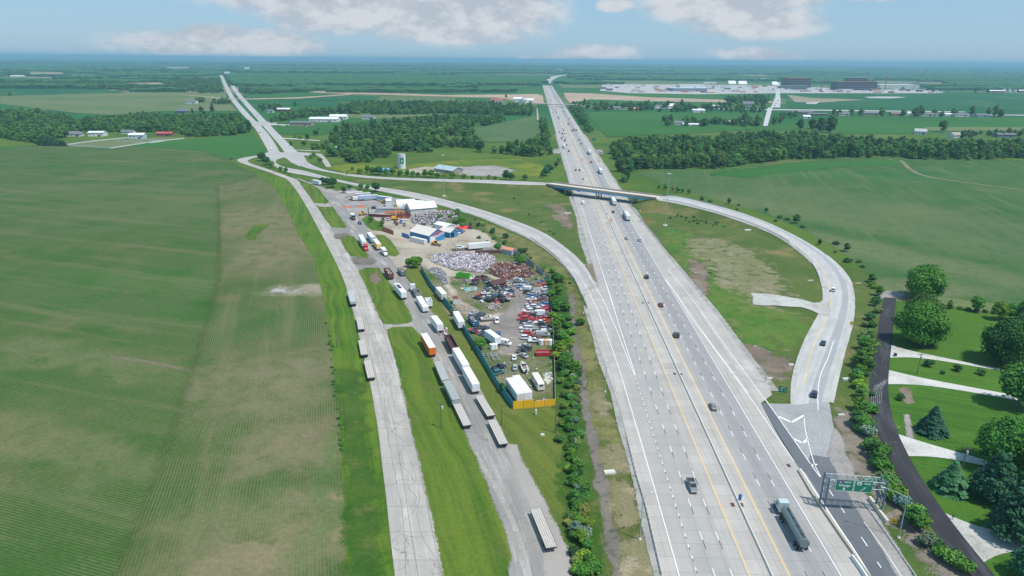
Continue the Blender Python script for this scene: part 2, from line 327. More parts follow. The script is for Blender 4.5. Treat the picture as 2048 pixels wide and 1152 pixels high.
# ---------------------------------------------------------------- paving
def uvn(t): return t.n('ShaderNodeUVMap').outputs[0]
def crackf(t,vec,scale,th):
    nz=t.n('ShaderNodeTexNoise'); t.set(nz.inputs['Vector'],vec); nz.inputs['Scale'].default_value=scale*1.7; nz.inputs['Detail'].default_value=4
    w=t.vm('ADD',vec,t.vm('MULTIPLY',t.vm('SUBTRACT',nz.outputs['Color'],(.5,.5,.5)),(.9/scale*.8,)*3))
    vo=t.n('ShaderNodeTexVoronoi',feature='DISTANCE_TO_EDGE'); t.set(vo.inputs['Vector'],w); vo.inputs['Scale'].default_value=scale
    return t.m('SUBTRACT',1,t.step(vo.outputs['Distance'],th*.4,th))
def paving(name,base,dark,joint_l=6.1,joint_w=None,joint=.5,crack=0,lanes=None,stain=(.3,.5,.5),rough=.8,light=None,crs=.06):
    def fn(t):
        uv=uvn(t); u,v,_=t.sep(uv)[0:3]; p=POS(t)
        c=t.mix(t.step(t.noise(p,.06,5,.65),.3,.75),base,dark); c=t.mix(t.m('MULTIPLY',t.step(t.noise(t.comb(t.m('MULTIPLY',u,2.2),t.m('MULTIPLY',v,.006),7),1.0,3,.6),.48,.7),.30),c,tuple(x*.6 for x in base))
        c=t.mix(t.m('MULTIPLY',t.step(t.noise(t.comb(t.m('MULTIPLY',u,.8),t.m('MULTIPLY',v,.02),0),1.0,5,.7),.42,.68),.38),c,tuple(x*.66 for x in base))
        if light: c=t.mix(t.step(t.noise(t.comb(t.m('MULTIPLY',u,.35),t.m('MULTIPLY',v,.035),3),1.0,4,.6),.5,.66),c,light)
        # slab to slab variation
        sl_=t.n('ShaderNodeTexWhiteNoise',noise_dimensions='2D'); t.set(sl_.inputs[0],t.comb(t.m('FLOOR',t.m('DIVIDE',u,3.7)),t.m('FLOOR',t.m('DIVIDE',v,joint_l)),0))
        k=t.m('MULTIPLY_ADD',sl_.outputs[0],.14,.93); c=t.mix(1,c,t.comb(k,k,k),'MULTIPLY')
        if lanes:
            for (a,b,f,cl) in lanes:
                mk=t.m('MULTIPLY',t.step(u,a-.4,a+.4),t.m('SUBTRACT',1,t.step(u,b-.4,b+.4)))
                c=t.mix(t.m('MULTIPLY',mk,t.m('MULTIPLY_ADD',t.noise(t.comb(t.m('MULTIPLY',u,1.2),t.m('MULTIPLY',v,.01),0),1,3),.5,f-.25)),c,cl)
        if joint:
            wob=t.m('MULTIPLY',t.noise(p,.6,2),.12)
            fr=t.m('FRACT',t.m('DIVIDE',t.m('ADD',v,wob),joint_l)); j=t.m('LESS_THAN',fr,.16/joint_l)
            if joint_w:
                fu=t.m('FRACT',t.m('DIVIDE',t.m('ADD',u,t.m('MULTIPLY',wob,2)),joint_w)); j=t.m('MAXIMUM',j,t.m('LESS_THAN',fu,.16/joint_w))
            c=t.mix(t.m('MULTIPLY',j,joint),c,tuple(x*.35 for x in dark))
        if crack:
            c=t.mix(t.m('MULTIPLY',crackf(t,p,crs,.004),crack),c,tuple(x*.28 for x in dark))
            c=t.mix(t.m('MULTIPLY',crackf(t,t.vm('ADD',p,(40,9,0)),crs*3.3,.012),t.m('MULTIPLY',t.step(t.noise(p,.09,2),.45,.6),crack*.7)),c,tuple(x*.45 for x in dark))
        g=t.noise(p,3.0,3,.7); k=t.m('MULTIPLY_ADD',g,.34,.83); c=t.mix(1,c,t.comb(k,k,k),'MULTIPLY')
        return c,bump(t,g,.15,.02)
    return material(name,fn,rough,spec=.25)
HWYM=paving('interstate concrete',(.44,.415,.385),(.375,.355,.335),4.6,3.65,.32,0,lanes=[(4,8,.35,(.30,.30,.305)),(8,12,.5,(.29,.29,.295)),(12,15.6,.45,(.29,.29,.295)),(15.6,19.3,.12,(.30,.30,.305)),
  (24.0,27.4,.0,(.36,.35,.33)),(27.6,31.2,.55,(.27,.275,.285)),(31.2,34.9,.78,(.235,.24,.255)),(34.9,38.4,.66,(.245,.25,.265)),(38.4,44,.1,(.33,.33,.33))])
RAMPM=paving('ramp concrete',(.45,.435,.42),(.38,.37,.36),5.5,None,.2,0,lanes=[(3.2,7.6,.55,(.29,.285,.29))])
RAMPR=paving('exit ramp concrete',(.46,.46,.455),(.40,.40,.40),5.5,None,.15,0,lanes=[(2.6,7.2,.62,(.26,.275,.30))])
OLDC=paving('old slab road',(.40,.375,.345),(.33,.315,.295),9.5,4.9,.62,.6,light=(.46,.43,.40),crs=.045)
OLDA=paving('worn grey asphalt',(.235,.23,.225),(.30,.28,.26),12,None,.25,.55,light=(.36,.335,.31),crs=.05)
FRONT=paving('frontage concrete',(.43,.40,.37),(.36,.335,.31),8,None,.3,.4,crs=.06)
USR=paving('divided road paving',(.45,.44,.43),(.38,.37,.36),6,3.6,.2,0)
NEWA=paving('fresh black asphalt',(.030,.031,.037),(.044,.045,.052),30,None,0,0,light=(.062,.063,.07))
DARKA=paving('dark exit asphalt',(.115,.125,.145),(.14,.15,.165),30,None,0,0)
WHITE=material('road paint white',lambda t:t.mix(t.step(t.noise(POS(t),1.2,4,.7),.56,.7),(.76,.77,.76),(.5,.5,.49)),.6)
BLACKP=material('contrast black paint',lambda t:(.035,.035,.04),.7)
YELP=material('road paint yellow',lambda t:t.mix(t.step(t.noise(POS(t),1.0,3,.7),.5,.7),(.80,.50,.12),(.66,.50,.24)),.6)
# ---------------------------------------------------------------- ground sheet and fields
gv=[]; gf=[]
ys=[-60,60,200,500,1000,2000,4000,8000,16000,34000]; xs=[-34000,-12000,-4000,-1200,-400,0,400,1200,4000,12000,34000]
gm=bpy.data.meshes.new('ground'); gm.from_pydata([(x,y,0) for y in ys for x in xs],[],[(j*11+i,j*11+i+1,(j+1)*11+i+1,(j+1)*11+i) for j in range(9) for i in range(10)]); gm.materials.append(BASE)
tag(link(bpy.data.objects.new('ground',gm)),kind='structure')
def field(name,pts,mat_,z): return flat_mesh(name,[G(*p) for p in pts],z,mat_)
def rough_poly(pts,amp,step,seed=0,closed=True):
    P=[G(*p) for p in pts]; out=[]; rnd=random.Random(seed)
    for a,b in zip(P,P[1:]+P[:1]):
        n=max(1,int((b-a).length/step)); d=(b-a).normalized() if (b-a).length>0 else Vector((1,0,0)); nn=Vector((-d.y,d.x,0))
        for i in range(n): out.append(a.lerp(b,i/n)+nn*(noise.noise(a.lerp(b,i/n)*.13+Vector((seed,0,0)))*2*amp))
    return out
SOFT={}
def soft(m,hole=1.6):
    """the same ground, thinning out raggedly towards its border"""
    key=(m.name,hole)
    if key not in SOFT:
        c=m.copy(); c.name=m.name+' thinning'; t=NT(c.node_tree); b=c.node_tree.nodes['Principled BSDF']
        e=t.n('ShaderNodeAttribute',attribute_name='edge').outputs['Fac']; n_=t.noise(POS(t),2.8,3,.75); n2=t.noise(POS(t),.20,3,.6)
        v=t.m('ADD',e,t.m('ADD',t.m('MULTIPLY',t.m('SUBTRACT',n2,.5),hole),t.m('MULTIPLY',t.m('SUBTRACT',n_,.5),2.6)))
        t.set(b.inputs['Alpha'],t.step(v,.44,.56)); SOFT[key]=c
    return SOFT[key]
def patch(name,pts,mat_,z,amp=1.2,step=2.5,seed=1,fade=None):
    P=rough_poly(pts,amp,step,seed); fade=(1.2 if amp<=.5 else min(9,amp*4.5)) if fade is None else fade; n=len(P)
    area=sum(P[i].x*P[(i+1)%n].y-P[(i+1)%n].x*P[i].y for i in range(n)); sg=1 if area>0 else -1; out=[]; inn=[]
    for i in range(n):
        d=P[(i+1)%n]-P[i-1]; nn=Vector((d.y,-d.x,0)); nn=nn.normalized()*sg if nn.length>1e-6 else Vector(); out.append(P[i]+nn*fade); inn.append(P[i])
    vs=[Vector((p.x,p.y,z)) for p in inn]; tr=tessellate_polygon([vs]); fs=[]
    for t_ in tr:
        a,b_,c=(vs[i] for i in t_); fs.append(t_ if (b_-a).cross(c-a).z>0 else t_[::-1])
    k=len(vs); allv=vs+[Vector((p.x,p.y,z-.008)) for p in out]
    for i in range(n): q=(i,(i+1)%n,k+(i+1)%n,k+i); fs.append(q if sg<0 else q[::-1])
    m=bpy.data.meshes.new(name); m.from_pydata(allv,[],fs); m.materials.append(soft(mat_,4.5 if name in('dry_patch','green_growth') else 2.6 if name in ('bare_soil','dry_patch','field_patch','muddy_ditch','green_growth','ditch','mud_patch','ditch_slope','brushy_ditch') else 1.0)); at=m.attributes.new('edge','FLOAT','POINT'); at.data.foreach_set('value',[1.0]*k+[0.0]*n)
    return tag(link(bpy.data.objects.new(name,m)),kind='structure')
# near fields
field('field',[(0,300),(100,291),(200,291),(330,297),(410,304),(450,322),(470,334),(505,350),(545,372),(560,392),(575,420),(590,455),(605,482),(625,512),(638,560),(648,605),(655,650),(663,700),(670,760),(678,830),(683,900),(687,1000),(692,1160),(-60,1160),(-60,305)],FIELDE,.06)
patch('field',[(-60,306),(0,300),(100,291),(200,291),(330,297),(410,304),(450,322),(470,334),(505,350),(480,362),(428,372),(428,470),(424,560),(400,640),(368,740),(330,850),(280,970),(205,1160),(-60,1160)],FIELDW,.10,.3,8,2,6)
patch('field_patch',[(497,470),(512,452),(535,450),(525,458),(508,470),(505,480),(500,480)],GRASSB,.14,.6,3,5)
mb=MB()
for P in ([(222,712),(300,724),(366,737)],[(222,715),(300,727),(366,740)]): paint_line(mb,smooth_line([G(*p) for p in P],6),.5,.17)
mb.build('tyre_track',SOIL)['kind']='structure'
field('field',[(-60,300),(100,290),(280,285),(370,279),(480,268),(505,262),(518,280),(538,308),(521,311.5),(463,316),(440,321),(410,304),(330,297),(200,291),(100,291),(-60,305)],FG1,.08)
field('paddock',[(130,291),(225,297.5),(300,285),(368,278),(330,274),(262,277),(200,280)],FPALE,.12)
field('field',[(1272,345),(1320,338),(1440,338),(1480,331),(1565,320),(1712,314),(1900,316),(2110,322),(2110,620),(2048,612),(1960,602),(1900,596),(1800,592),(1772,588),(1735,548),(1700,515),(1650,482),(1590,452),(1500,418),(1440,402),(1380,385),(1330,370)],FIELDR,.06)
mb=MB(); paint_line(mb,smooth_line([G(*p) for p in [(1775,319),(1800,321),(1822,340),(1850,352),(1900,361),(1960,369),(2065,383)]],8),4.5,.17); mb.build('field_track',ground_mat('worn pale track',(.16,.165,.09),(.20,.19,.12),(.08,.12,.04),.03,.06,.6,contrast=.9))['kind']='structure'
patch('field_patch',[(1620,325),(1790,320),(1850,330),(1700,332),(1480,352),(1420,350),(1500,338)],FG1,.12,6,10,6)
patch('field_margin',[(1770,575),(1830,590),(1960,605),(2048,618),(2048,632),(1940,618),(1880,606),(1800,600),(1774,600)],FPALE,.11,1,4,9)
# middle and far fields
FAR=[('pale',[(0,192),(225,187),(300,185),(450,186),(462,210),(475,222),(325,222),(225,230),(150,226),(100,220),(0,208)]),
('deep',[(0,177),(125,175),(225,181),(262,184),(225,187),(0,192)]),('tan',[(0,142),(95,143.5),(200,148),(330,156),(320,161),(230,157),(60,156),(0,153)]),
('pink',[(228,158.5),(325,166),(320,170),(232,164.5)]),('pale',[(330,168),(372,169),(345,176)]),
('green',[(488,186),(576,183.5),(700,187),(600,195),(493,196)]),('green',[(541,176),(650,173.5),(912,176.5),(1078,178),(1080,190),(912,190.5),(700,185),(590,181)]),
('deep',[(493,198),(596,197),(675,203.5),(665,213),(576,211),(513,207)]),('deep',[(616,198.5),(700,191),(762,193),(745,203),(676,203)]),
('pink',[(585,181),(700,184),(890,190.5),(1075,188.5),(1086,192),(1088,209),(1040,203),(990,196),(900,194),(700,188.5),(600,184)]),
('pink',[(493,197.5),(600,195),(700,188),(703,190),(600,197.5),(493,199.5)]),
('green',[(912,196),(985,197),(1000,201),(912,201)]),('pale',[(690,228),(812,229),(900,226),(870,234),(740,238),(700,236)]),
('green',[(545,255),(600,250),(677,250),(680,262),(640,270),(560,268)]),('crop',[(933,262),(1021,243),(1070,231),(1082,240),(1085,272),(1052,282),(976,286)]),
('green',[(1174,225),(1270,223),(1525,225),(1522,247),(1515,258),(1440,264),(1326,270),(1250,273),(1215,275),(1195,255)]),
('green',[(1145,198),(1300,202),(1480,207),(1545,206),(1540,219),(1300,211),(1160,212)]),('green',[(1120,180),(1200,186),(1530,188),(1545,190),(1545,202),(1300,195),(1150,190)]),
('pink',[(1128,186),(1180,187),(1300,195),(1545,203),(1545,206.5),(1300,203),(1180,199),(1140,207),(1130,195)]),
('pale',[(1110,160),(1300,162),(1460,165),(1550,168),(1545,175),(1300,176),(1125,176)]),
('deep',[(1572,187),(1900,183),(2100,190),(2100,232),(1900,226),(1660,224),(1580,218),(1572,205)]),('green',[(1655,233),(1900,236),(2100,238),(2100,258),(1900,258),(1800,268),(1670,268)]),
('pale',[(1850,255),(2100,255),(2100,262),(1860,262)]),('deep',[(1545,222),(1580,222),(1650,228),(1600,232),(1548,228)]),
('tan',[(1574,190),(1590,205),(1640,206),(1730,200),(1620,196)]),('tan',[(805,140),(912,142),(912,145),(805,143.5)]),('tan',[(505,138.5),(700,140),(700,142.5),(505,141)]),('tan',[(880,151),(940,151.5),(935,154),(880,153.5)]),
('tan',[(1480,149),(1560,151),(1560,154),(1480,153)]),('tan',[(1620,144),(1760,146),(1760,149),(1620,147)]),('tan',[(1800,147),(1870,148),(1870,153),(1800,152)]),('pale',[(950,158),(1080,160),(1080,165),(950,164)]),('tan',[(180,144),(300,147),(290,149),(190,147)]),
('grey',[(1205,168),(1400,170),(1552,172),(1700,178),(1880,182),(1880,187),(1560,187),(1400,189),(1260,187),(1200,182)])]
KM={'pale':FPALE,'deep':FG2,'tan':FTAN,'pink':DIRTPINK,'green':FG1,'crop':ground_mat('mid green crop',(.055,.115,.035),(.075,.13,.045),(.12,.15,.06),.01,.02,.5,rows=[(AR,3,(.11,.15,.07),.4)]),'grey':ground_mat('site gravel',(.42,.40,.38),(.34,.34,.35),(.55,.52,.48),.02,.05,.3)}
rf_=random.Random(77)
for i in range(70):
    y=136+46*rf_.random()**1.3; x=rf_.uniform(-60,2080); w=rf_.uniform(60,330); h=rf_.uniform(.5,1.8)*(y-125)/25
    if 1195<x+w/2<1890 and y>160 or abs(x+w/2-1095)<w/2+25 or abs(x+w/2-455)<w/2+25 and y<190: continue
    FAR.append((rf_.choice(['pale','deep','tan','green','green','pale','deep']),[(x,y),(x+w,y+w*.004),(x+w*.97,y+h+w*.004),(x-w*.02,y+h)]))
for i,(k,pl) in enumerate(FAR): field('field',pl,KM[k],.3+.04*(i%9)+(.4 if k in('tan','pink','grey') else 0))
field('pond',[(1728,194.5),(1760,193.5),(1800,194),(1812,195.5),(1780,197.5),(1740,197)],GRAVEL,1.0)
field('pond',[(1588,203.5),(1605,203),(1615,205),(1600,206)],POOLM,1.0); field('pond',[(1612,206),(1640,204),(1632,209),(1612,208.5)],GRAVEL,1.0)
# verges and rough ground
patch('grass_verge',[(545,345),(577,359),(605,399),(630,444),(659,500),(680,541),(697,585),(710,625),(722,680),(740,760),(752,815),(760,887),(772,985),(790,1160),(692,1160),(687,1000),(683,900),(678,830),(670,760),(663,700),(655,650),(648,605),(638,560),(625,512),(605,482),(590,455),(575,420),(560,392),(540,370)],GRASSB,.045,1,3,21)
patch('ditch',[(690,740),(700,742),(722,900),(735,1040),(740,1160),(722,1160),(716,1020),(706,880)],RANK,.07,1.2,2.5,31)
(lambda *a:None)('ditch',[(703,760),(708,760),(726,900),(742,1040),(746,1160),(739,1160),(730,1020),(716,880)],WEED,.08,.6,2,33)
patch('meadow',[(780,392),(850,408),(900,425),(960,442),(1015,470),(1060,492),(1100,522),(1130,560),(1150,600),(1165,650),(1170,700),(1185,800),(1215,900),(1240,1000),(1270,1160),(1140,1160),(1135,1000),(1115,900),(1110,800),(1105,640),(1098,555),(1035,505),(985,470),(900,430)],WEEDG,.04,1,4,41)
patch('ditch_slope',[(960,443),(1015,466),(1062,486),(1106,518),(1132,552),(1148,590),(1165,640),(1180,700),(1200,780),(1222,860),(1245,930),(1270,1020),(1300,1160),(1255,1160),(1225,1040),(1205,960),(1190,880),(1170,790),(1155,720),(1150,640),(1130,590),(1100,545),(1050,500),(990,465)],WEED,.06,1,3,43)
patch('muddy_ditch',[(1140,590),(1147,590),(1150,650),(1157,690),(1170,760),(1178,830),(1195,880),(1205,940),(1222,1020),(1238,1100),(1246,1160),(1226,1160),(1216,1080),(1205,1010),(1192,950),(1182,890),(1168,830),(1158,760),(1147,700),(1141,650)],MUD,.09,.7,1.5,44,1.0)
for k,pl in enumerate([[(1215,900),(1240,890),(1250,930),(1225,945)],[(1230,960),(1260,980),(1262,1050),(1240,1040)],[(1250,1090),(1285,1080),(1300,1152),(1262,1152)],[(1190,790),(1205,790),(1215,830),(1200,830)]]): patch('bare_soil',pl,ground_mat('dry straw and soil',(.22,.19,.115),(.17,.165,.08),(.30,.26,.18),.1,.15,1.2,contrast=.9),.1,.8,1.5,60+k)
patch('meadow',[(700,358),(800,363),(975,368),(1090,372),(1140,385),(1155,420),(1172,480),(1193,560),(1180,546),(1157,517),(1121,488),(1077,460),(1011,433),(927,410),(853,390),(733,371)],WEEDG,.04,1,4,51)
patch('meadow',[(1300,400),(1400,425),(1463,440),(1526,462),(1575,490),(1618,525),(1642,560),(1648,600),(1640,640),(1620,690),(1600,735),(1588,785),(1560,805),(1550,790),(1478,690),(1400,590),(1357,540),(1302,471),(1255,404)],WEEDG,.04,1,4,52)
patch('green_growth',[(1340,460),(1400,480),(1420,540),(1500,600),(1560,620),(1600,650),(1560,700),(1500,680),(1440,620),(1390,560)],ground_mat('mixed meadow',(.055,.14,.018),(.10,.16,.03),(.16,.16,.06),.05,.1,.8,contrast=.9),.055,4,4,53)
patch('dry_patch',[(1385,482),(1420,480),(1480,500),(1520,530),(1545,570),(1565,600),(1540,612),(1500,590),(1460,570),(1440,540),(1400,505)],ground_mat('dry trampled grass',(.20,.19,.11),(.145,.16,.065),(.26,.23,.15),.06,.1,.9,contrast=.8),.07,2.5,3,54)
patch('bare_soil',[(1480,684),(1500,695),(1545,715),(1572,722),(1578,735),(1560,748),(1535,752),(1515,735),(1500,712)],SOIL,.075,1.2,2,55)
patch('bare_soil',[(1385,520),(1400,530),(1410,560),(1404,590),(1395,575)],SOIL,.075,1,2,56)
for k,pl in enumerate([[(1093,410),(1118,413),(1134,428),(1130,432),(1110,420)],[(1105,432),(1130,430),(1140,445),(1138,460),(1128,445),(1110,437)]]): patch('bare_soil',pl,SOIL,.075,.8,2,57+k)
patch('yellow_meadow',[(700,327),(760,328),(800,336),(860,325),(930,320),(1040,318),(1085,335),(1080,352),(900,350),(700,345),(665,335)],YELLOW,.05,3,6,59)
patch('gravel_lot',[(905,336),(985,332),(1018,340),(1000,352),(930,350)],LOT,.08,2,4,61)
patch('gravel_lot',[(810,342),(850,334),(895,337),(905,342),(870,346),(830,346)],YARD,.08,1,4,62)
patch('verge_grass',[(1700,540),(1735,550),(1755,585),(1755,640),(1735,760),(1740,860),(1790,960),(1870,1060),(1990,1160),(1830,1160),(1745,1010),(1700,930),(1672,840),(1665,780),(1690,700),(1705,640),(1705,590)],WEEDG,.04,1,3,63)
patch('brushy_ditch',[(1690,830),(1705,835),(1730,900),(1770,960),(1820,1040),(1900,1110),(1960,1160),(1905,1160),(1840,1090),(1780,1010),(1735,950),(1700,890)],ground_mat('dead brush',(.17,.145,.12),(.24,.21,.175),(.08,.09,.04),.15,.2,1.6,contrast=.9),.07,1.2,2,64)
field('lawn',[(1797,598),(1860,602),(1960,618),(2110,640),(2110,1160),(1990,1160),(1940,1110),(1870,1040),(1820,960),(1785,870),(1775,800),(1782,700)],LAWN,.05)
patch('green_growth',[(1108,545),(1120,560),(1140,620),(1140,680),(1152,740),(1165,800),(1170,900),(1178,1000),(1195,1100),(1200,1160),(1150,1160),(1135,1050),(1130,900),(1120,800),(1110,700),(1104,620)],RANK,.075,1,3,45,3)
# yard grounds
patch('gravel_lot',[(655,379),(672,384),(700,378),(738,392),(800,398),(838,418),(850,440),(820,452),(795,440),(770,450),(745,440),(722,440),(690,410)],LOT,.05,1,3,71)
patch('gravel_yard',[(722,432),(770,444),(800,438),(850,452),(920,448),(965,468),(1003,494),(985,503),(940,505),(880,505),(860,512),(835,518),(812,530),(790,545),(775,520),(760,496),(742,468)],YARD,.055,1,3,72)
patch('grass_patch',[(722,440),(735,432),(765,448),(768,462),(745,460),(732,452)],GRASSB,.075,.5,2,73)
patch('grass_patch',[(753,470),(765,470),(780,482),(798,508),(790,513),(775,510),(762,490)],ISLE,.075,.4,2,74)
patch('yard_grass',[(840,516),(870,512),(985,505),(1040,512),(1095,555),(1103,640),(1110,812),(1026,818),(995,775),(947,697),(911,647),(864,578),(843,541)],ground_mat('yard weeds',(.055,.105,.018),(.20,.175,.115),(.09,.14,.03),.045,.07,1.0,contrast=.7),.05,.5,3,75)
patch('dirt_track',[(838,516),(862,520),(905,545),(960,548),(1000,555),(1030,570),(1050,598),(1047,640),(1042,690),(1040,705),(1015,706),(1005,680),(1000,660),(960,648),(925,618),(905,590),(895,565),(870,540),(845,530)],YARD,.07,.8,2,76)
patch('yard_grass',[(905,556),(940,553),(975,556),(1005,566),(1022,585),(1024,605),(1015,622),(985,626),(958,617),(935,600),(915,578)],ground_mat('yard weeds',(.055,.105,.018),(.20,.175,.115),(.09,.14,.03),.045,.07,1.0,contrast=.7),.085,.8,2,77)
patch('dirt_lot',[(1022,575),(1046,595),(1048,640),(1036,700),(1016,704),(1006,665),(985,655),(1000,638),(1022,625),(1030,605)],ground_mat('dark packed dirt',(.245,.22,.205),(.19,.17,.16),(.31,.28,.26),.06,.1,1.2),.10,.8,2,78)
patch('verge_grass',[(812,530),(835,519),(850,545),(880,600),(912,650),(950,705),(1000,785),(1028,820),(1111,815),(1125,870),(1135,960),(1140,1160),(1132,1110),(1103,1059),(1050,954),(1016,888),(967,788),(900,680),(866,628),(840,592),(822,560)],ground_mat('olive mown grass',(.075,.115,.020),(.10,.135,.028),(.13,.14,.045),.03,.06,1.1,mow=(R(28),3,.4)),.045,.8,3,79)
# ---------------------------------------------------------------- the interstate
T0=-23.4
def interp(tab,s):
    tab=sorted(tab)
    if s<=tab[0][0]: return tab[0][1]
    for a,b in zip(tab,tab[1:]):
        if s<=b[0]: return a[1]+(b[1]-a[1])*(s-a[0])/(b[0]-a[0])
    return tab[-1][1]
S0,S1=-25,2900
LE=[ST(*p) for p in [(1161,582),(1175.5,615.5),(1198,696),(1234,803),(1255,881),(1305,1075),(1322,1149)]]
LE=[(-60,-23.4),*[(s,t) for s,t in LE],(LE[0][0]+.5,-19.4),(600,-19.2),(3000,-19)]
RE=[ST(*p) for p in [(1737,1152),(1660,1030),(1600,941),(1560,880),(1521,808)]]+[(84,28.1),(124,28.0),(183,26.7),(223,24.6),(296,22.1),(404,21.0),(600,21.0),(3000,21)]
RE=[(-60,RE[0][1])]+RE
def hway(name,m,ta,tb,s0,s1,z,step=6,jit=(0,0),seed=0,uvoff=0):
    rnd=random.Random(seed); vs=[];uv=[];fs=[]; s=s0; i=0
    while True:
        a=(ta(s) if callable(ta) else ta)-abs(rnd.gauss(0,1))*jit[0]; b=(tb(s) if callable(tb) else tb)+abs(rnd.gauss(0,1))*jit[1]
        for t in (a,b): vs.append(HW(s,t,z)); uv.append((t-T0,s))
        if i: fs.append((2*i-2,2*i-1,2*i+1,2*i))
        if s>=s1: break
        s=min(s1,s+step*(1 if s<800 else 5)); i+=1
    m_=bpy.data.meshes.new(name); m_.from_pydata(vs,[],fs); m_.materials.append(m); ul=m_.uv_layers.new(name='uv')
    for lp in m_.loops: ul.data[lp.index].uv=uv[lp.vertex_index]
    return tag(link(bpy.data.objects.new(name,m_)),kind='structure')
le=lambda s:interp(LE,s); re_=lambda s:interp(RE,s)
hway('interstate_road',HWYM,le,re_,S0,S1,.30)
hway('gravel_shoulder',SHOULDER,lambda s:le(s)-1.5-.25*math.sin(s*.13),lambda s:le(s)+1,-25,165,.20,1.2,(.12,0),1)
hway('gravel_shoulder',SHOULDER,lambda s:(-22.2-.6*math.sin(s*.05) if s<420 else -20.5),-18,205,900,.20,1.2,(.2,0),2)
hway('gravel_shoulder',SHOULDER,20,lambda s:re_(s)+2.0+.3*math.sin(s*.09),86,900,.20,1.2,(0,.16),3)
# far bend of the interstate
road('interstate_road',[(1083,167),(1086,160),(1092,157),(1105,153),(1120,150.5),(1131,149)],[(1101,167),(1103,162),(1108,158.5),(1116,154.5),(1126,151.5),(1133,149.6)],material('far concrete',lambda t:(.40,.39,.38),.8),z=.5,step=60)
mk={'w':MB(),'k':MB(),'y':MB()}
def hline(k,t,s0,s1,w=.2):
    P=[HW(s,t(s) if callable(t) else t) for s in np.arange(s0,s1,30)]+[HW(s1,t(s1) if callable(t) else t)]
    paint_line(mk[k],P,w,.305)
ph=ST(1343.7,905.5)[0]%12.19
def dashes(t,s0,s1,flip=False):
    s=math.floor(s0/12.19)*12.19+ph
    while s<s1:
        if s>s0:
            wa=(s,s+3.05); ka=(s-3.05,s)
            if flip: wa,ka=ka,wa
            wd=.16+min(.12,s*.0002)
            paint_line(mk['w'],[HW(wa[0],t),HW(wa[1],t)],wd,.305); paint_line(mk['k'],[HW(ka[0],t),HW(ka[1],t)],wd,.305)
        s+=12.19
dashes(-12,-25,900); dashes(-8.3,-25,900); dashes(7.45,-25,900,True); dashes(11.2,-25,900,True)
hline('y',-4.6,-25,2800,.22); hline('y',3.75,-25,2800,.22); hline('w',14.65,-25,1500,.2)
hline('w',-15.5,152,1500,.2)
gx=ST(1268.7,751.5)
paint_line(mk['w'],[HW(*ST(*p)) for p in [(1178,552.6),(1206,600),(1233,661),(1268.7,751.5)]],.22,.306)
paint_line(mk['w'],[HW(*ST(*p)) for p in [(1203,540),(1221,595),(1241,661),(1271,751.5)]],.22,.306)
paint_line(mk['w'],smooth_line([HW(*ST(*p)) for p in [(1149,540),(1158,552),(1180,590),(1200.7,635.7),(1233,724),(1256.6,800),(1310,983),(1357.5,1152)]],8)+[HW(-20,-19.7)],.2,.306)
s=-25
while s<gx[0]-2: paint_line(mk['w'],[HW(s,-15.6),HW(s+.95,-15.6)],.18,.305); paint_line(mk['k'],[HW(s-.95,-15.6),HW(s,-15.6)],.16,.305); s+=3.66
hline('w',lambda s:interp([(70,20.5),(136,17),(170,16.4),(205,14.9)],s),84,205,.2)
paint_line(mk['w'],[HW(*ST(*p)) for p in [(1329,557.6),(1352,588),(1384.5,642),(1404.6,666)]],.2,.307)
paint_line(mk['w'],smooth_line([HW(*ST(*p)) for p in [(1336,540),(1380,594),(1452.5,696),(1500,760),(1535,808)]],8),.18,.306)
paint_line(mk['w'],[HW(*ST(*p)) for p in [(1404.6,666),(1508.9,809),(1588,925)]],.2,.306)
mk['w'].build('lane_markings',WHITE)['kind']='structure'; mk['k'].build('lane_markings',BLACKP)['kind']='structure'; mk['y'].build('lane_markings',YELP)['kind']='structure'
# ---------------------------------------------------------------- exit on the right
DZ=.31
field('exit_asphalt',[(1521,808),(1560,809),(1600,809),(1640,800),(1658,806),(1664,840),(1672,880),(1692,944),(1728,1011),(1783,1105),(1812,1160),(1742,1160),(1660,1030),(1606,948),(1600,941)],ground_mat('grey gore asphalt',(.29,.295,.305),(.34,.345,.355),(.25,.255,.265),.08,.1,2),DZ-.03)
field('exit_asphalt',[(1521,808),(1537,809),(1580,869),(1631,943),(1624,940),(1612,948),(1600,941),(1560,876)],DARKA,DZ)
strip_mesh('exit_asphalt',[G(*p) for p in [(1620,911),(1634,950),(1606,948)][:1]]+[G(1611,948),G(1662,1029),G(1744,1160)],[G(*p) for p in [(1659,917),(1675,948),(1722,1029),(1797,1160)]],DARKA,zoff=DZ+.006)
patch('gravel_shoulder',[(1659,910),(1668,880),(1672,860),(1690,910),(1705,950),(1740,1011),(1795,1105),(1822,1160),(1802,1160),(1770,1105),(1722,1029),(1680,955)],LOT,DZ+.01,.3,3,82)
mw=MB()
def pl(mb,pts,w,z=DZ+.02,sm=True): paint_line(mb,smooth_line([G(*p) for p in pts],5) if sm else [G(*p) for p in pts],w,z)
pl(mw,[(1530,800),(1560,842),(1630,943),(1640,956)],.25); pl(mw,[(1608,838),(1610,860),(1617,890),(1630,935),(1641,955)],.22)
pl(mw,[(1557,835),(1583,846.5),(1607,833)],.75,sm=False); pl(mw,[(1586,879),(1605,888),(1615.5,880.5)],.75,sm=False); pl(mw,[(1621,930),(1628,934),(1633,930)],.5,sm=False)
pl(mw,[(1727,1045),(1770,1105),(1806,1160)],.15); 
for a in [((1658,982),(1666,994.5)),((1679,1013),(1689,1028)),((1722,1076),(1734.5,1095)),((1754,1126),(1762,1138))]: pl(mw,a,.22)
mw.build('lane_markings',WHITE)['kind']='structure'
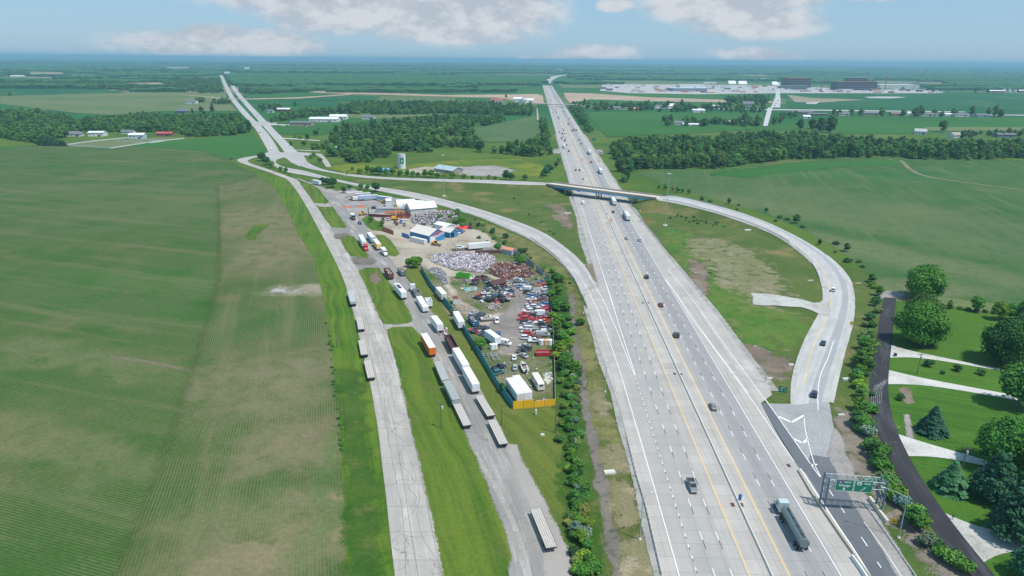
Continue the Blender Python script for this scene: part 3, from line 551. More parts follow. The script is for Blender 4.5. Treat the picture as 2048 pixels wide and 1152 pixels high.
my=MB(); pl(my,[(1600.5,939),(1658.6,1029),(1700,1090),(1741,1155)],.3); my.build('lane_markings',material('orange edge paint',lambda t:(.80,.36,.05),.6))['kind']='structure'
# loop ramp up to the overpass (third value: height above the country)
upL=[(1089.5,363.5,6.6),(976,360,4.8),(900,358.8,3.2),(792,355.8,1.4),(718,350.7,.4),(659,343,.1),(626.5,331.5,0),(614,324,0),(601,309,0)]
dnL=[(1089.5,370.5,6.6),(976,366.7,4.8),(900,362.8,3.2),(777,358.8,1.4),(703,352,.4),(644,342.5,.1),(614,336.5,0),(586,324,0),(574,311,0)]
DH=6.8
BA=G(1106,371.5,DH); BB=G(1296,394.5,DH); FA=G(1106,365.8,DH)
bd=(BB-BA).normalized(); bn=Vector((-bd.y,bd.x,0)); BW=11.4
if bn.y<0: bn=-bn
BLEN=(BB-BA).length
BM=(0,0)
LN_=BLEN+14; BO=BA-bd*7
def bp(u,v,z): p=BO+bd*u+bn*v; return Vector((p.x,p.y,z+( -(u/LN_)*.45)))
upL=[bp(.2,BW,DH-.1)]+upL[1:]; dnL=[bp(.2,0,DH-.1)]+dnL[1:]
_,RA,RB=road('ramp_road',upL,dnL,RAMPM,z=.12,step=6)
otR=[(1292,383,6.4),(1340,389,5.6),(1400,404,4.6),(1463,419.6,3.4),(1526.6,441.7,2.2),(1590,471.8,1.1),(1640.5,502,.4),(1678.5,535,0),(1700.6,570,0),(1705.5,595,0),(1700.6,633,0),(1691,680.6,0),(1674,736,0),(1660.5,777,0),(1658,806,0)]
inR=[(1292,394.5,6.4),(1340,401,5.6),(1400,416.5,4.6),(1463,434,3.4),(1526.6,457,2.2),(1577,483,1.1),(1621.5,518,.4),(1645,554,0),(1652,582.5,0),(1650,614,0),(1631,658.5,0),(1613,680,0),(1596,736,0),(1588,786,0),(1590,812,0)]
otR=[bp(LN_-.2,BW,DH-.3)]+otR[1:]; inR=[bp(LN_-.2,0,DH-.3)]+inR[1:]
_,QA,QB=road('ramp_road',otR,inR,RAMPR,z=.33,step=5)
def bank(name,E,outward,mat_,slope=2.3,rough_=.0):
    """earth slope from a raised road edge down to the country"""
    A=[];B=[]
    for i,p in enumerate(E):
        d=(E[min(i+1,len(E)-1)]-E[max(i-1,0)]); n_=Vector((-d.y,d.x,0)).normalized()*outward
        h=max(p.z,0); A.append(p+Vector((0,0,.05))); B.append(Vector((p.x,p.y,-.05))+n_*(h*slope+.8))
    return strip_mesh(name,A,B,mat_,cols=5)
def side(E,O): d=E[2]-E[1]; n_=Vector((-d.y,d.x,0)); return 1 if n_.dot(E[1]-O[1])>0 else -1
bank('embankment',RA,side(RA,RB),GRASS); bank('embankment',RB,side(RB,RA),WEEDG); bank('embankment',QA,side(QA,QB),GRASS); bank('embankment',QB,side(QB,QA),WEEDG)
for nm,E,O,sd_ in (('gravel_shoulder',QB,QA,1),('gravel_shoulder',QA,QB,2),('gravel_shoulder',RB,RA,3)):
    sg=side(E,O); B=[]
    rnd=random.Random(sd_)
    for i,p in enumerate(E):
        d=(E[min(i+1,len(E)-1)]-E[max(i-1,0)]); n_=Vector((-d.y,d.x,0)).normalized()*sg
        k=(1.3 if sd_!=3 else .5)+.2*math.sin(i*.5)+abs(rnd.gauss(0,1))*.07; B.append(p+n_*k+Vector((0,0,-k/2.4*(p.z>.3))))
    strip_mesh(nm,E,B,GRAVEL,zoff=.16 if sd_==3 else .30)
ml=MB(); qc=[a.lerp(b,.79) for a,b in zip(QA,QB)]; paint_line(ml,qc[8:-3],.2,.345); ml.build('lane_markings',YELP)['kind']='structure'
ml=MB(); qc=[a.lerp(b,.38) for a,b in zip(QA,QB)][-46:-2]
paint_line(ml,smooth_line([G(*p) for p in [(1667,683),(1655,720),(1643,745),(1637,770),(1635,800),(1636,823)]],5),.25,.35); ml.build('lane_markings',WHITE)['kind']='structure'
patch('service_track',[(1504,588),(1550,592),(1602,600),(1628,608),(1640,607),(1654,600),(1656,634),(1640,628),(1602,615),(1550,612),(1511,610)],GRAVEL,.37,.5,2,83)
patch('gravel_patch',[(1310,398),(1345,401),(1362,407),(1340,412),(1318,408)],GRAVEL,.8,.6,2,84)
# lower ramp joining the interstate
rt=[(538,311),(548.5,324),(571,336.5),(600,339.6),(659,355.8),(733,371),(792,379),(853.8,390.7),(927.5,409.8),(1001,432),(1080,461.5),(1121,488),(1157.7,517),(1179.7,546.5),(1193,566)]
rb=[(528,312),(540,326),(571,345),(600,349),(644,357.5),(688.5,367),(733,377.5),(792,389),(854,403),(905.4,416),(957,432),(1018.6,457),(1062.5,478),(1106.5,508.4),(1135.8,537.7),(1149,555),(1163,584)]
road('ramp_road',rt,rb,RAMPM,z=.26,step=5)
road('gravel_shoulder',[(854,402),(905,415),(957,431),(1018,456),(1062,477),(1106,507.5),(1135,537),(1148,555)],[(854,404),(905,418.5),(957,434.5),(1018,460),(1062,480.5),(1105,511),(1134,541),(1146,558)],SHOULDER,z=.22,step=2,jit=(0,.3))
patch('gore_concrete',[(1149,554),(1180,545),(1194,564),(1200,575),(1165,590)],FRONT,.25,.2,3,87)
patch('bare_soil',[(1174,530),(1184,528),(1193,548),(1197,566),(1191,562),(1182,548)],SOIL,.28,.4,1.5,88)
patch('bare_soil',[(1060,470),(1085,474),(1110,490),(1140,512),(1160,535),(1172,548),(1160,532),(1130,505),(1100,482),(1080,466)],DIRTPINK,.2,1,2,85)
# divided road running off to the upper left
road('divided_road',[(439,151.5),(454,185.5),(475.5,218),(505.7,251),(526,283.7),(538.4,306),(540,312)],[(444,147.8),(463,185.5),(495.6,225.8),(521,251),(541,273.6),(561,306),(563,312)],USR,z=.22,step=20)
road('divided_road',[(448,147.8),(459,168),(475.5,193),(518,243),(551,281),(571,306),(574,312)],[(454,151.5),(468,170),(483,190.5),(536,246),(576,286),(601,309),(603,312)],USR,z=.22,step=20)
road('divided_road',[(455,133),(452,138),(452,143),(444,148)],[(457,133),(460,138),(461,143),(455,151)],USR,z=.6,step=200)
patch('crossroads',[(521,310.5),(536,305),(601,305),(642,308),(642,311),(606,311.5),(614,325),(600,333),(583,325),(574,317),(566,315),(552,320),(549,326),(540,326),(528,313)],USR,.24,.2,4,86)
patch('crossroads',[(495,245),(521,243),(552,245),(552,250),(505,253)],USR,.26,.2,4,87)
field('road',[(335,170+17),(460,197),(540,197.5),(540,198.5),(460,199)],YARD,.5)
for pl_ in ([(536,248),(640,252),(640,253.5),(538,250)],[(552,275),(640,281),(640,282.5),(556,277)],[(590,300),(640,302),(640,303.2),(592,301)]): field('driveway',pl_,DRIVE,.3)
road('service_road',[(634,309),(643,320),(652,334)],[(644,309),(655,320),(663,334)],FRONT,z=.2,step=8)
road('service_road',[(521,310.8),(488,314),(463,316.5),(464,321),(500.7,332.5),(541,346),(577.5,360)],[(521,313),(500,316),(486,320),(494,326),(516,332),(551,344),(592,359)],FRONT,z=.24,step=8)
# old slab road and frontage road
road('old_road',[(572,357),(584,369),(605,399.5),(629.5,443.6),(659,500),(680,541),(695,581),(705.5,620),(720,678),(738,758),(750.5,814.5),(759,880),(771,985.5),(789.6,1151),(792,1175)],
 [(592,358),(600,366),(624,399.5),(645,430),(663.4,455.4),(680,476),(702,514),(720,541),(738.4,581),(753,618),(775,671),(794,717),(811,788),(833,880),(858,985.5),(894,1151),(900,1175)],OLDC,z=.16,step=6,jit=(.05,.05))
FL=[(590,356),(601,362),(631,372),(649,393),(663,410),(691.5,455),(703,471),(736.6,512),(756.6,539),(785.8,577.6),(807.7,608.5),(823.4,649),(838,671),(864.7,724.5),(894,785),(923,858),(950.5,922),(979.5,998.6),(1003,1059),(1019,1122),(1022,1175)]
FR=[(596,357),(626,366.7),(652,377),(668,394),(690,410),(722,438),(742,468),(770,505),(790,530),(811,556),(822,567),(840.5,592),(866,628.6),(900,680),(967,788),(1016,888),(1050.6,954),(1082,1006.5),(1103,1059),(1131,1107),(1136,1175)]
road('frontage_road',FL,FR,OLDA,z=.17,step=5,jit=(.06,.1))
for k,pl_ in enumerate([[(627,404),(656,405),(664,415),(636,413)],[(663,455),(692,455),(705,474),(684,478),(672,468)],[(703,513),(738,511),(757,537),(745,544),(722,542)],[(768,648),(800,645),(824,646),(838,668),(800,660),(777,668)]]): patch('road_link',pl_,[FRONT,OLDA,OLDA,FRONT][k],.185,.4,2,90+k)
for k,pl_ in enumerate([[(672,470),(690,468),(698,474),(688,479),(674,477)],[(708,516),(730,514),(748,522),(740,530),(714,528)],[(786,640),(800,640),(806,646),(790,648)]]): patch('puddle_patch',pl_,MUD,.195,.6,1.5,95+k)
def isl(pts,k): patch('grass_island',pts,ISLE,.20,.16,2.5,100+k)
isl([(601,366),(613,367),(628,373),(644,388),(655,405),(652,408),(630,406),(615,385)],0)
isl([(638,415.5),(663,414),(677,433),(692,454),(689,456),(666,455),(652,439)],1)
isl([(682,477),(695,472),(706,474),(718,492),(736,512),(731,516),(704,512),(693,499)],2)
isl([(720,543),(731,536.5),(756,537),(773,561),(799,596),(813,618),(822,639.5),(815,647),(771,648.5),(758,628),(742,588)],3)
isl([(777,661),(786,656),(823,655),(838,671),(864.7,724.5),(894,785),(923,858),(950.5,922),(979.5,998.6),(1003,1059),(1017,1115),(1012,1140),(1005,1175),(900,1175),(894,1151),(858,985.5),(833,880),(811,788),(794,717)],4)
patch('mud_patch',[(742,548),(755,546),(760,556),(756,568),(746,562)],SOIL,.23,.5,1.5,97)
# paved apron strip with the newer asphalt beside it
patch('concrete_apron',[(1016,890),(1030,893),(1050,940),(1078,990),(1100,1040),(1130,1095),(1136,1175),(1098,1175),(1092,1120),(1080,1060),(1062,1010),(1035,950)],FRONT,.185,.4,2,98)
mc=MB(); pl(mc,[(950,905),(985,965),(1010,1010),(1035,1070),(1045,1100)],1.3,.188); mc.build('worn_stripe',ground_mat('worn stripe',(.36,.335,.31),(.30,.28,.26),(.25,.24,.23),.3,.4,2))['kind']='structure'
# tar-sealed cracks on the slab road
tar=MB()
for P in ([(748,682),(760,700),(768,735),(772,770),(768,800),(775,860),(790,950),(800,1000),(808,1060),(812,1151)],[(768,705),(785,738),(788,752),(780,768),(784,790),(790,815)],[(705,560),(715,600),(728,650),(745,720),(762,800),(780,900)],[(820,920),(838,980),(835,1040),(850,1085),(872,1120),(878,1152)],[(735,720),(790,715)],[(752,790),(806,786)],[(726,670),(775,668)],[(722,632),(762,630)]):
    W=smooth_line([G(*p) for p in P],1.5); W=[w_+Vector((noise.noise(w_*.4),noise.noise(w_*.4+Vector((9,0,0))),0))*.35 for w_ in W]; paint_line(tar,W,.10,.168)
tar.build('sealed_cracks',material('tar',lambda t:(.15,.16,.175),.6))['kind']='structure'
# fresh blacktop lane and driveways on the right
road('side_road',[(1768,595),(1759,638),(1750.7,695),(1741,748.7),(1737,778),(1738,810),(1745,846),(1765,891.7),(1789.5,943.6),(1832,1014),(1869,1063),(1905.6,1111.7),(1939,1152),(1960,1180)],
 [(1792.4,596.7),(1788,638),(1783,692),(1777.6,740.7),(1775,778),(1777,805),(1783,839.7),(1798.6,879.5),(1820,919),(1856.7,983),(1893,1035),(1936,1087),(1988,1151.5),(2012,1180)],NEWA,z=.16,step=4)
patch('gravel_end',[(1768,585),(1780,583),(1800,587),(1803,596),(1768,596)],LOT,.15,.6,1.5,111)
for k,(a,b) in enumerate([([(1781,690),(1790,697),(1804.5,703),(1842,705.7),(1909.5,720.5),(1950,730),(2014,740.7)],[(1780,716),(1786,713),(1795,711.6),(1831,713),(1907,726),(1950,734),(2014,743.5)]),
 ([(1775,740),(1788,748.7),(1828.7,754),(1900,767),(2003.6,786.4),(2070,799)],[(1774,769),(1794,764),(1828.7,765.4),(1900,777.5),(2001,795),(2070,808)]),
 ([(1793,868),(1800,876),(1814,881),(1860,888.6),(1945,913),(1975,922)],[(1811,913),(1826,906),(1840,906),(1853.7,907.6),(1939,923.8),(1972,933)]),
 ([(1881,1022.5),(1895,1026),(1908,1045),(1924,1059.8),(1966.8,1064),(2028,1070.5),(2075,1073)],[(1966.8,1126),(1968,1115),(1970,1107),(1980,1104),(1997,1103),(2048,1101),(2075,1101)])]):
    road('driveway',a,b,DRIVE if k!=3 else GRAVEL,z=.145,step=3)
mt=MB()
for i in range(9): x=i*3.6; pl(mt,[(1742+x*.5,740+i*1.5),(1757+x*.4,757+i),(1775,764)],.14,.168)
for i in range(6): pl(mt,[(1742+i*4,810),(1743+i*4,790),(1750+i*3,772),(1775,760+i)],.25,.169)
mt.build('dust_tracks',material('pale dust',lambda t:t.mix(t.step(t.noise(POS(t),1.5,4,.7),.45,.65),(.075,.075,.08),(.30,.31,.31)),.9))['kind']='structure'
patch('garden_path',[(1811,830),(1815,829),(1823,876),(1818,876)],LOT,.12,.1,3,112)
patch('garden_bed',[(1804,780),(1812,775),(1818,790),(1829,806),(1815,808),(1806,800)],SOIL,.12,.5,1.5,113)
# far right road
road('county_road',[(1556,165),(1551,190),(1545,210),(1541,216)],[(1561,165),(1560,190),(1562,210),(1560,216)],material('far pale road',lambda t:(.46,.46,.45),.8),z=1.2,step=60)
road('county_road',[(1536,216),(1530,235),(1526,253)],[(1545,216),(1540,235),(1535,253)],MATS['far pale road'],z=.9,step=40)
field('county_road',[(1140,213),(1545,219),(1930,224),(1930,225.3),(1545,221),(1140,214.5)],MATS['far pale road'],.85)
field('county_road',[(1900,229),(2100,231),(2100,232.5),(1900,230.5)],MATS['far pale road'],.85)
field('path',[(1073,217),(1075,217),(1078,240),(1074,240)],YARD,.6)
# ---------------------------------------------------------------- plants
def leaf_mat(name,rough=.75):
    def fn(t):
        oi=t.n('ShaderNodeObjectInfo'); p=POS(t)
        c=t.mix(t.step(t.noise(p,.45,3,.7),.3,.7),oi.outputs['Color'],t.mix(1,oi.outputs['Color'],(1.55,1.32,1.25),'MULTIPLY'))
        k=t.m('MULTIPLY_ADD',oi.outputs['Random'],.75,.65); c=t.mix(1,c,t.comb(k,k,t.m('MULTIPLY',k,.95)),'MULTIPLY')
        h_=t.m('FRACT',t.m('MULTIPLY',oi.outputs['Random'],7.31)); c=t.mix(t.m('MULTIPLY',t.step(h_,.45,.95),.55),c,t.mix(1,c,(1.9,1.25,.9),'MULTIPLY')); c=t.mix(t.m('MULTIPLY',t.step(h_,.35,.02),.5),c,t.mix(1,c,(.75,.9,1.5),'MULTIPLY'))
        k2=t.m('MULTIPLY_ADD',t.noise(p,3.2,2,.6),.8,.6); return t.mix(1,c,t.comb(k2,k2,k2),'MULTIPLY')
    return material(name,fn,rough,spec=.2)
LEAF=leaf_mat('leaves'); NEEDLE=leaf_mat('needles')
BARK=material('bark',lambda t:t.mix(t.noise(POS(t),4,3),(.10,.075,.055),(.19,.15,.12)),.9)
def leaves(mb,c,r,n,size,rnd,squash=1,core=True,up=.35):
    """a lump of foliage: a knobbly core with leaf sprays standing off it"""
    if core:
        bm=bmesh.new(); bmesh.ops.create_icosphere(bm,subdivisions=2,radius=1)
        vs=[]
        for v in bm.verts:
            k=.72+.45*noise.noise(v.co*2.1+Vector(c)*.7); vs.append(Vector(c)+Vector((v.co.x*k*r,v.co.y*k*r,v.co.z*k*r*squash)))
        mb.add(vs,[tuple(v.index for v in f.verts) for f in bm.faces],0,False); bm.free()
    for _ in range(n):
        z=rnd.uniform(-.55,1); a=rnd.uniform(0,6.283); q=math.sqrt(max(0,1-z*z)); d=Vector((q*math.cos(a),q*math.sin(a),z))
        p=Vector(c)+Vector((d.x*r,d.y*r,d.z*r*squash))*rnd.uniform(.72,1.3)
        nn=(d+Vector((rnd.gauss(0,.5),rnd.gauss(0,.5),rnd.gauss(0,.5)+up))).normalized(); u=nn.orthogonal().normalized(); u=Matrix.Rotation(rnd.uniform(0,6.3),3,nn)@u; w=nn.cross(u); s=size*rnd.uniform(.6,1.3)
        mb.add([p-u*s-w*s*.5,p+u*s*.2-w*s*.7,p+u*s+w*s*.3-nn*s*.25,p-u*s*.3+w*s*.7],[(0,1,2,3)])
def trunk(h,r,limbs,rnd,spread):
    mb=MB(); mb.cyl((0,0,-.2),(0,0,h*.55),r,r*.6,8); 
    for i in range(limbs):
        a=6.283*i/limbs+rnd.uniform(-.3,.3); z0=h*rnd.uniform(.25,.5); mb.cyl((0,0,z0),(math.cos(a)*spread*.6,math.sin(a)*spread*.6,z0+h*.28),r*.4,r*.12,5)
    mb.cyl((0,0,h*.5),(0,0,h*.82),r*.6,r*.15,6); return mb
def mk_broad(h,w,nl,per,size,seed,low=.22,core=True):
    def f():
        rnd=random.Random(seed); o=empty('tree'); mb=MB(); lobes=[]
        for i in range(nl):
            z=rnd.uniform(0,1); a=i*2.4+rnd.uniform(-.4,.4); q=(math.sin(math.pi*min(1,(z*.86+.14)))**.6)*rnd.uniform(.45,1)
            lobes.append((math.cos(a)*w/2*.72*q,math.sin(a)*w/2*.72*q,h*(low+.12+(1-low-.22)*z)))
        for c in lobes: leaves(mb,c,w*rnd.uniform(.15,.24),per,size,rnd,rnd.uniform(.75,.95),core)
        leaves(mb,(0,0,h*(low+.62*(1-low))),w*.27,per,size,rnd,1.0)
        trunk(h,w*.028+.08,5,rnd,w*.4).build('trunk',BARK,o); mb.build('crown',LEAF,o); return o
    return f
def mk_spruce(h,w,seed):
    def f():
        rnd=random.Random(seed); o=empty('spruce_tree'); mb=MB(); tiers=14
        for i in range(tiers):
            t=i/tiers; z=h*(.06+.92*t); r=w/2*(1-t)**.85*rnd.uniform(.88,1.1)+.15; n=int(8+12*(1-t))
            for k in range(n):
                a=6.283*k/n+rnd.uniform(-.2,.2); rr=r*rnd.uniform(.75,1.08); d=Vector((math.cos(a),math.sin(a),0)); sd_=Vector((-d.y,d.x,0)); wd=r*.33+.12
                p0=Vector((0,0,z+.35)); p1=d*rr*.6+Vector((0,0,z+.12)); p2=d*rr+Vector((0,0,z-.28*r*.6))
                mb.add([p0,p1-sd_*wd,p2,p1+sd_*wd],[(0,1,2,3)]); mb.add([p1-sd_*wd*.7,p2-sd_*wd*.6-Vector((0,0,.3)),p2+sd_*wd*.6-Vector((0,0,.25)),p1+sd_*wd*.7],[(0,1,2,3)])
        c=MB(); c.cyl((0,0,-.1),(0,0,h*.95),w*.03+.06,.04,7); c.build('trunk',BARK,o); mb.cyl((0,0,h*.1),(0,0,h*.97),w*.30,.03,9); mb.build('crown',NEEDLE,o); return o
    return f
def mk_pine(h,w,seed):
    def f():
        rnd=random.Random(seed); o=empty('pine_tree'); mb=MB()
        for i in range(9):
            t=i/9; z=h*(.2+.72*t); r=w/2*(1-t*.72)
            for k in range(6-int(3*t)):
                a=6.283*k/(6-int(3*t))+i*.9; q=r*rnd.uniform(.45,.8); leaves(mb,(math.cos(a)*q,math.sin(a)*q,z),r*.38,70,.42,rnd,.55,True,.5)
        leaves(mb,(0,0,h*.93),w*.12,60,.4,rnd,1.2); trunk(h,w*.03+.1,5,rnd,w*.35).build('trunk',BARK,o); mb.build('crown',NEEDLE,o); return o
    return f
def mk_bush(h,w,seed,name='bush'):
    def f():
        rnd=random.Random(seed); mb=MB(); 
        for i in range(7):
            a=i*2.4; q=w*.27*rnd.uniform(.3,1); leaves(mb,(math.cos(a)*q,math.sin(a)*q,h*rnd.uniform(.35,.62)),w*rnd.uniform(.18,.27),60,.26,rnd,.8*h/w+.15)
        mb.cyl((0,0,-.1),(0,0,h*.5),.09,.05,6); return mb.build(name,LEAF)
    return f
TREES={'oak':mk_broad(12,11,34,120,.42,1),'elm':mk_broad(14,9,30,120,.42,2,.18),'ash':mk_broad(11,9,26,110,.40,3,.25),
 'w1':mk_broad(13,9.5,22,70,.62,4,.05),'w2':mk_broad(12,10.5,22,70,.62,5,.05),'w3':mk_broad(15,9,22,70,.62,6,.08),
 'maple':mk_broad(15,17,60,260,.40,7,.10),'maple2':mk_broad(14,16,60,260,.40,8,.14),'spruce':mk_spruce(10,7,9),'spruce2':mk_spruce(9,7,10),'pine':mk_pine(14,13,11),
 'bush1':mk_bush(2.6,3.4,12),'bush2':mk_bush(2.0,2.8,13),'sapling':mk_broad(5.5,3.6,14,60,.24,14,.15)}
def tree(kind,px,py,hpx=None,h=None,label=None,group=None,col=None,cat=None,wk=1.0):
    """stands at photo pixel (px,py); its height is given in photo pixels or metres"""
    p=G(px,py); ppm=PPM(px,py); base={'oak':12,'elm':14,'ash':11,'w1':13,'w2':12,'w3':15,'maple':15,'maple2':14,'spruce':10,'spruce2':9,'pine':14,'bush1':2.6,'bush2':2.0,'sapling':5.5}[kind]
    if h is None:
        dep=math.atan2(CAMH,Vector((p.x,p.y)).length); h=hpx/ppm/max(.3,math.cos(dep))*.92
    s=h/base; col=col or random.choice([(0.045,0.126,0.025),(0.052,0.144,0.028),(0.038,0.108,0.025),(0.063,0.154,0.035)])
    return place('t_'+kind,TREES[kind],(p.x,p.y,0),random.uniform(0,6.28),label,cat or ('bush' if kind[:4]=='bush' else 'tree'),group,col,(s*wk,s*wk,s))
GR=(0.045,0.149,0.021); DK=(0.025,0.091,0.028); YG=(0.096,0.219,0.026); BL=(0.079,0.158,0.123); MID=(0.052,0.154,0.035); OL=(0.105,0.166,0.049)
# residence trees on the right
for a in [('maple',1845,597,54,15,'huge round maple beyond the end of the fresh blacktop lane',GR),('maple2',1842,650,60,12,'low spreading maple on the lawn just in front of the huge round one',(0.079,0.184,0.032)),
 ('maple',1836,688,90,15.5,'broad maple on the lawn beside the upper driveway entrance',(0.052,0.172,0.021)),('maple2',2008,728,0,15,'wide dark tree with layered boughs at the right end of the upper lawn',(0.025,0.105,0.021)),
 ('maple',2052,702,0,14,'dark wide tree cut by the right edge behind the layered one',(0.025,0.102,0.021)),
 ('spruce',1862,866,0,9.5,'dark blue-green spruce standing alone on the lawn between two driveways',(0.021,0.088,0.060)),('spruce2',1900,980,0,9.0,'dark spruce by the lower driveway and its lamp post',(0.021,0.091,0.045)),
 ('oak',2035,815,0,15,'bushy tree at the right end of the long white driveway',(0.042,0.140,0.025)),('maple',2015,940,0,14,'big round tree at the right end of the gravel driveway with the street lamp',(0.042,0.158,0.021)),
 ('pine',1985,1000,0,13,'feathery blue-green pine in front of the big round tree',(0.035,0.131,0.070)),('pine',2020,1075,0,13,'feathery pine overhanging the lowest driveway',(0.032,0.123,0.060)),
 ('pine',2068,1020,0,14,'feathery pine at the right edge behind the lowest driveway',(0.032,0.123,0.063)),('pine',2075,1165,0,12,'feathery pine at the lower right corner',(0.028,0.108,0.052)),
 ('ash',1952,624,0,7,'small round tree on the hedge line of the lawn, left of the yellowish one',GR),('ash',1997,640,0,8,'yellowish tree on the hedge line at the corner of the lawn',YG),('ash',2018,640,0,7.5,'mid green tree between the yellowish one and the right edge',GR),
 ('ash',2045,645,0,9,'dark tree at the right edge on the hedge line',DK),('sapling',1898,618,0,4.2,'small sapling on the hedge line left of the round tree',GR)]:
    tree(a[0],a[1],a[2],h=a[4],label=a[5],col=a[6],wk=1.4 if a[0][:3]=='spr' else 1.0)
for i,(x,y,h,l) in enumerate([(1856,733,3.0,'wide dark bush between the upper driveway and the lamp pole'),(1915,742,2.8,'round dark bush midway along the upper driveway'),(1962,750,2.6,'round dark bush on the upper driveway near the layered tree'),(1885,748,1.4,'small bush on the lawn between two round bushes'),(1800,800,2.4,'ragged bush in the bed beside the blacktop lane')]):
    tree('bush1',x,y,h=h,label=l,col=DK)
# the hedge line at the field edge
for i in range(11): tree('bush2',1868+i*17,612+i*2.2,h=1.8,label='low hedge bush between the lawn and the sown field',group='hedge bushes along the field edge',col=MID)
# shrubs along the blacktop lane
LN=[(1742,565,4.5,GR),(1757,592,5,GR),(1752,612,4.5,MID),(1740,640,3.6,DK),(1744,655,3.2,MID),(1738,668,3,MID),(1735,690,4,DK),(1728,700,5.5,GR),(1740,708,6,YG),(1728,725,6,GR),(1735,745,5,GR),(1722,735,6.5,GR),(1716,765,4.2,GR),(1722,795,4.5,MID),(1715,820,4.5,GR),(1722,835,4.2,GR),
 (1712,852,5,DK),(1722,862,4.5,GR),(1735,872,4,BL),(1738,898,3.6,GR),(1747,915,5,MID),(1758,925,4.5,GR),(1765,945,4,GR),(1772,975,4,MID),(1790,1000,4,GR),(1800,1012,3.5,BL),(1825,1055,5.5,GR),(1838,1060,4.5,GR),(1850,1090,3.2,BL),(1880,1115,3,GR),(1902,1128,3.5,MID),(1925,1142,3.6,GR),(1775,990,3.5,GR)]
rl=random.Random(6)
for k in range(46):
    y=570+570*rl.random(); x=np.interp(y,[560,640,700,760,850,950,1010,1060,1150],[1748,1740,1732,1724,1722,1765,1800,1832,1930])+rl.gauss(0,7); LN.append((float(x),y,rl.uniform(1.5,3.6),rl.choice([GR,MID,OL,DK,YG])))
for i,(x,y,h,c) in enumerate(LN): tree('sapling' if h>4 else 'bush1',x,y,h=h,label='leafy shrub between the exit ramp and the fresh blacktop lane',group='shrubs beside the blacktop lane',col=c,cat='shrub',wk=1.5 if h>4 else 1.15)
# bushes scattered along the top of the loop ramp
SC=[(1404,404,5,MID),(1458,408,4.6,DK),(1478,411,1.8,MID),(1474,420,1.6,DK),(1532,425,3.4,DK),(1560,436,2.4,MID),(1575,440,2.6,MID),(1592,447,6.5,MID),(1605,455,2.2,DK),(1551,443,1.7,DK),(1639,490,3.5,DK),(1672,489,2.4,DK),(1692,503,5,DK),(1695,524,2.6,DK),(1718,525,1.8,DK),(1670,505,1.2,DK),(1725,535,1.4,DK),(1330,380,5,MID),(1345,382,4,OL),(1355,385,5,MID),(1365,386,4,MID),(1318,378,4,MID),(1378,388,4.5,GR),(1420,404,2.2,MID)]
for i,(x,y,h,c) in enumerate(SC): tree('sapling' if h>3 else 'bush2',x,y,h=h,label='bush on the outer bank of the loop ramp beside the sown field',group='bushes along the loop ramp',col=c,cat='bush',wk=1.3)
# shrub belt between yard fence and ditch
BT=[]
rb_=random.Random(5)
for (x,y0,y1,w) in [(1112,560,600,14),(1120,600,660,16),(1128,660,720,16),(1135,720,770,18)]:
    for k in range(int((y1-y0)/5.5)): BT.append((x+rb_.uniform(-w,w),rb_.uniform(y0,y1),rb_.uniform(3.5,6.2),rb_.choice([GR,GR,YG,MID,(0.052,0.175,0.021)])))
BT+=[(1128,715,4.5,OL),(1135,722,4.5,BL),(1132,745,5.5,GR),(1150,760,4,BL),(1158,775,4.5,BL),(1138,775,3.5,GR),(1142,800,3.5,MID),(1150,815,3,MID),(1135,850,4.5,GR),(1143,862,4,GR),(1150,845,3,BL),(1150,880,4,GR),(1148,900,3.6,MID),(1142,915,4.2,GR),(1155,930,3.6,MID),(1145,948,4.2,GR),(1150,965,4,GR),(1158,980,3,BL),(1148,1000,4.4,GR),(1155,1015,3.6,GR),(1145,1040,3.4,MID),(1152,1068,5.2,BL),(1160,1085,5,YG),(1170,1075,4,BL),(1175,1100,4.5,GR),(1165,1120,4,YG),(1178,1130,4.5,GR),(1190,1142,4,GR),(1165,1150,4,GR)]
for k in range(95):
    y=640+510*rb_.random(); x=np.interp(y,[560,650,760,870,960,1060,1150],[1112,1130,1148,1143,1150,1158,1175])+rb_.gauss(0,11); BT.append((float(x),y,rb_.uniform(1.8,3.9),rb_.choice([GR,MID,GR,YG,OL,DK])))
for i,(x,y,h,c) in enumerate(BT): tree('sapling' if h>4.1 else 'bush1',x,y,h=h*(.85 if y<760 else .68),label='leafy shrub in the belt between the yard fence and the muddy ditch',group='shrubs of the ditch belt',col=tuple(q*.95 for q in c),cat='shrub',wk=1.45 if h>4.1 else 1.15)
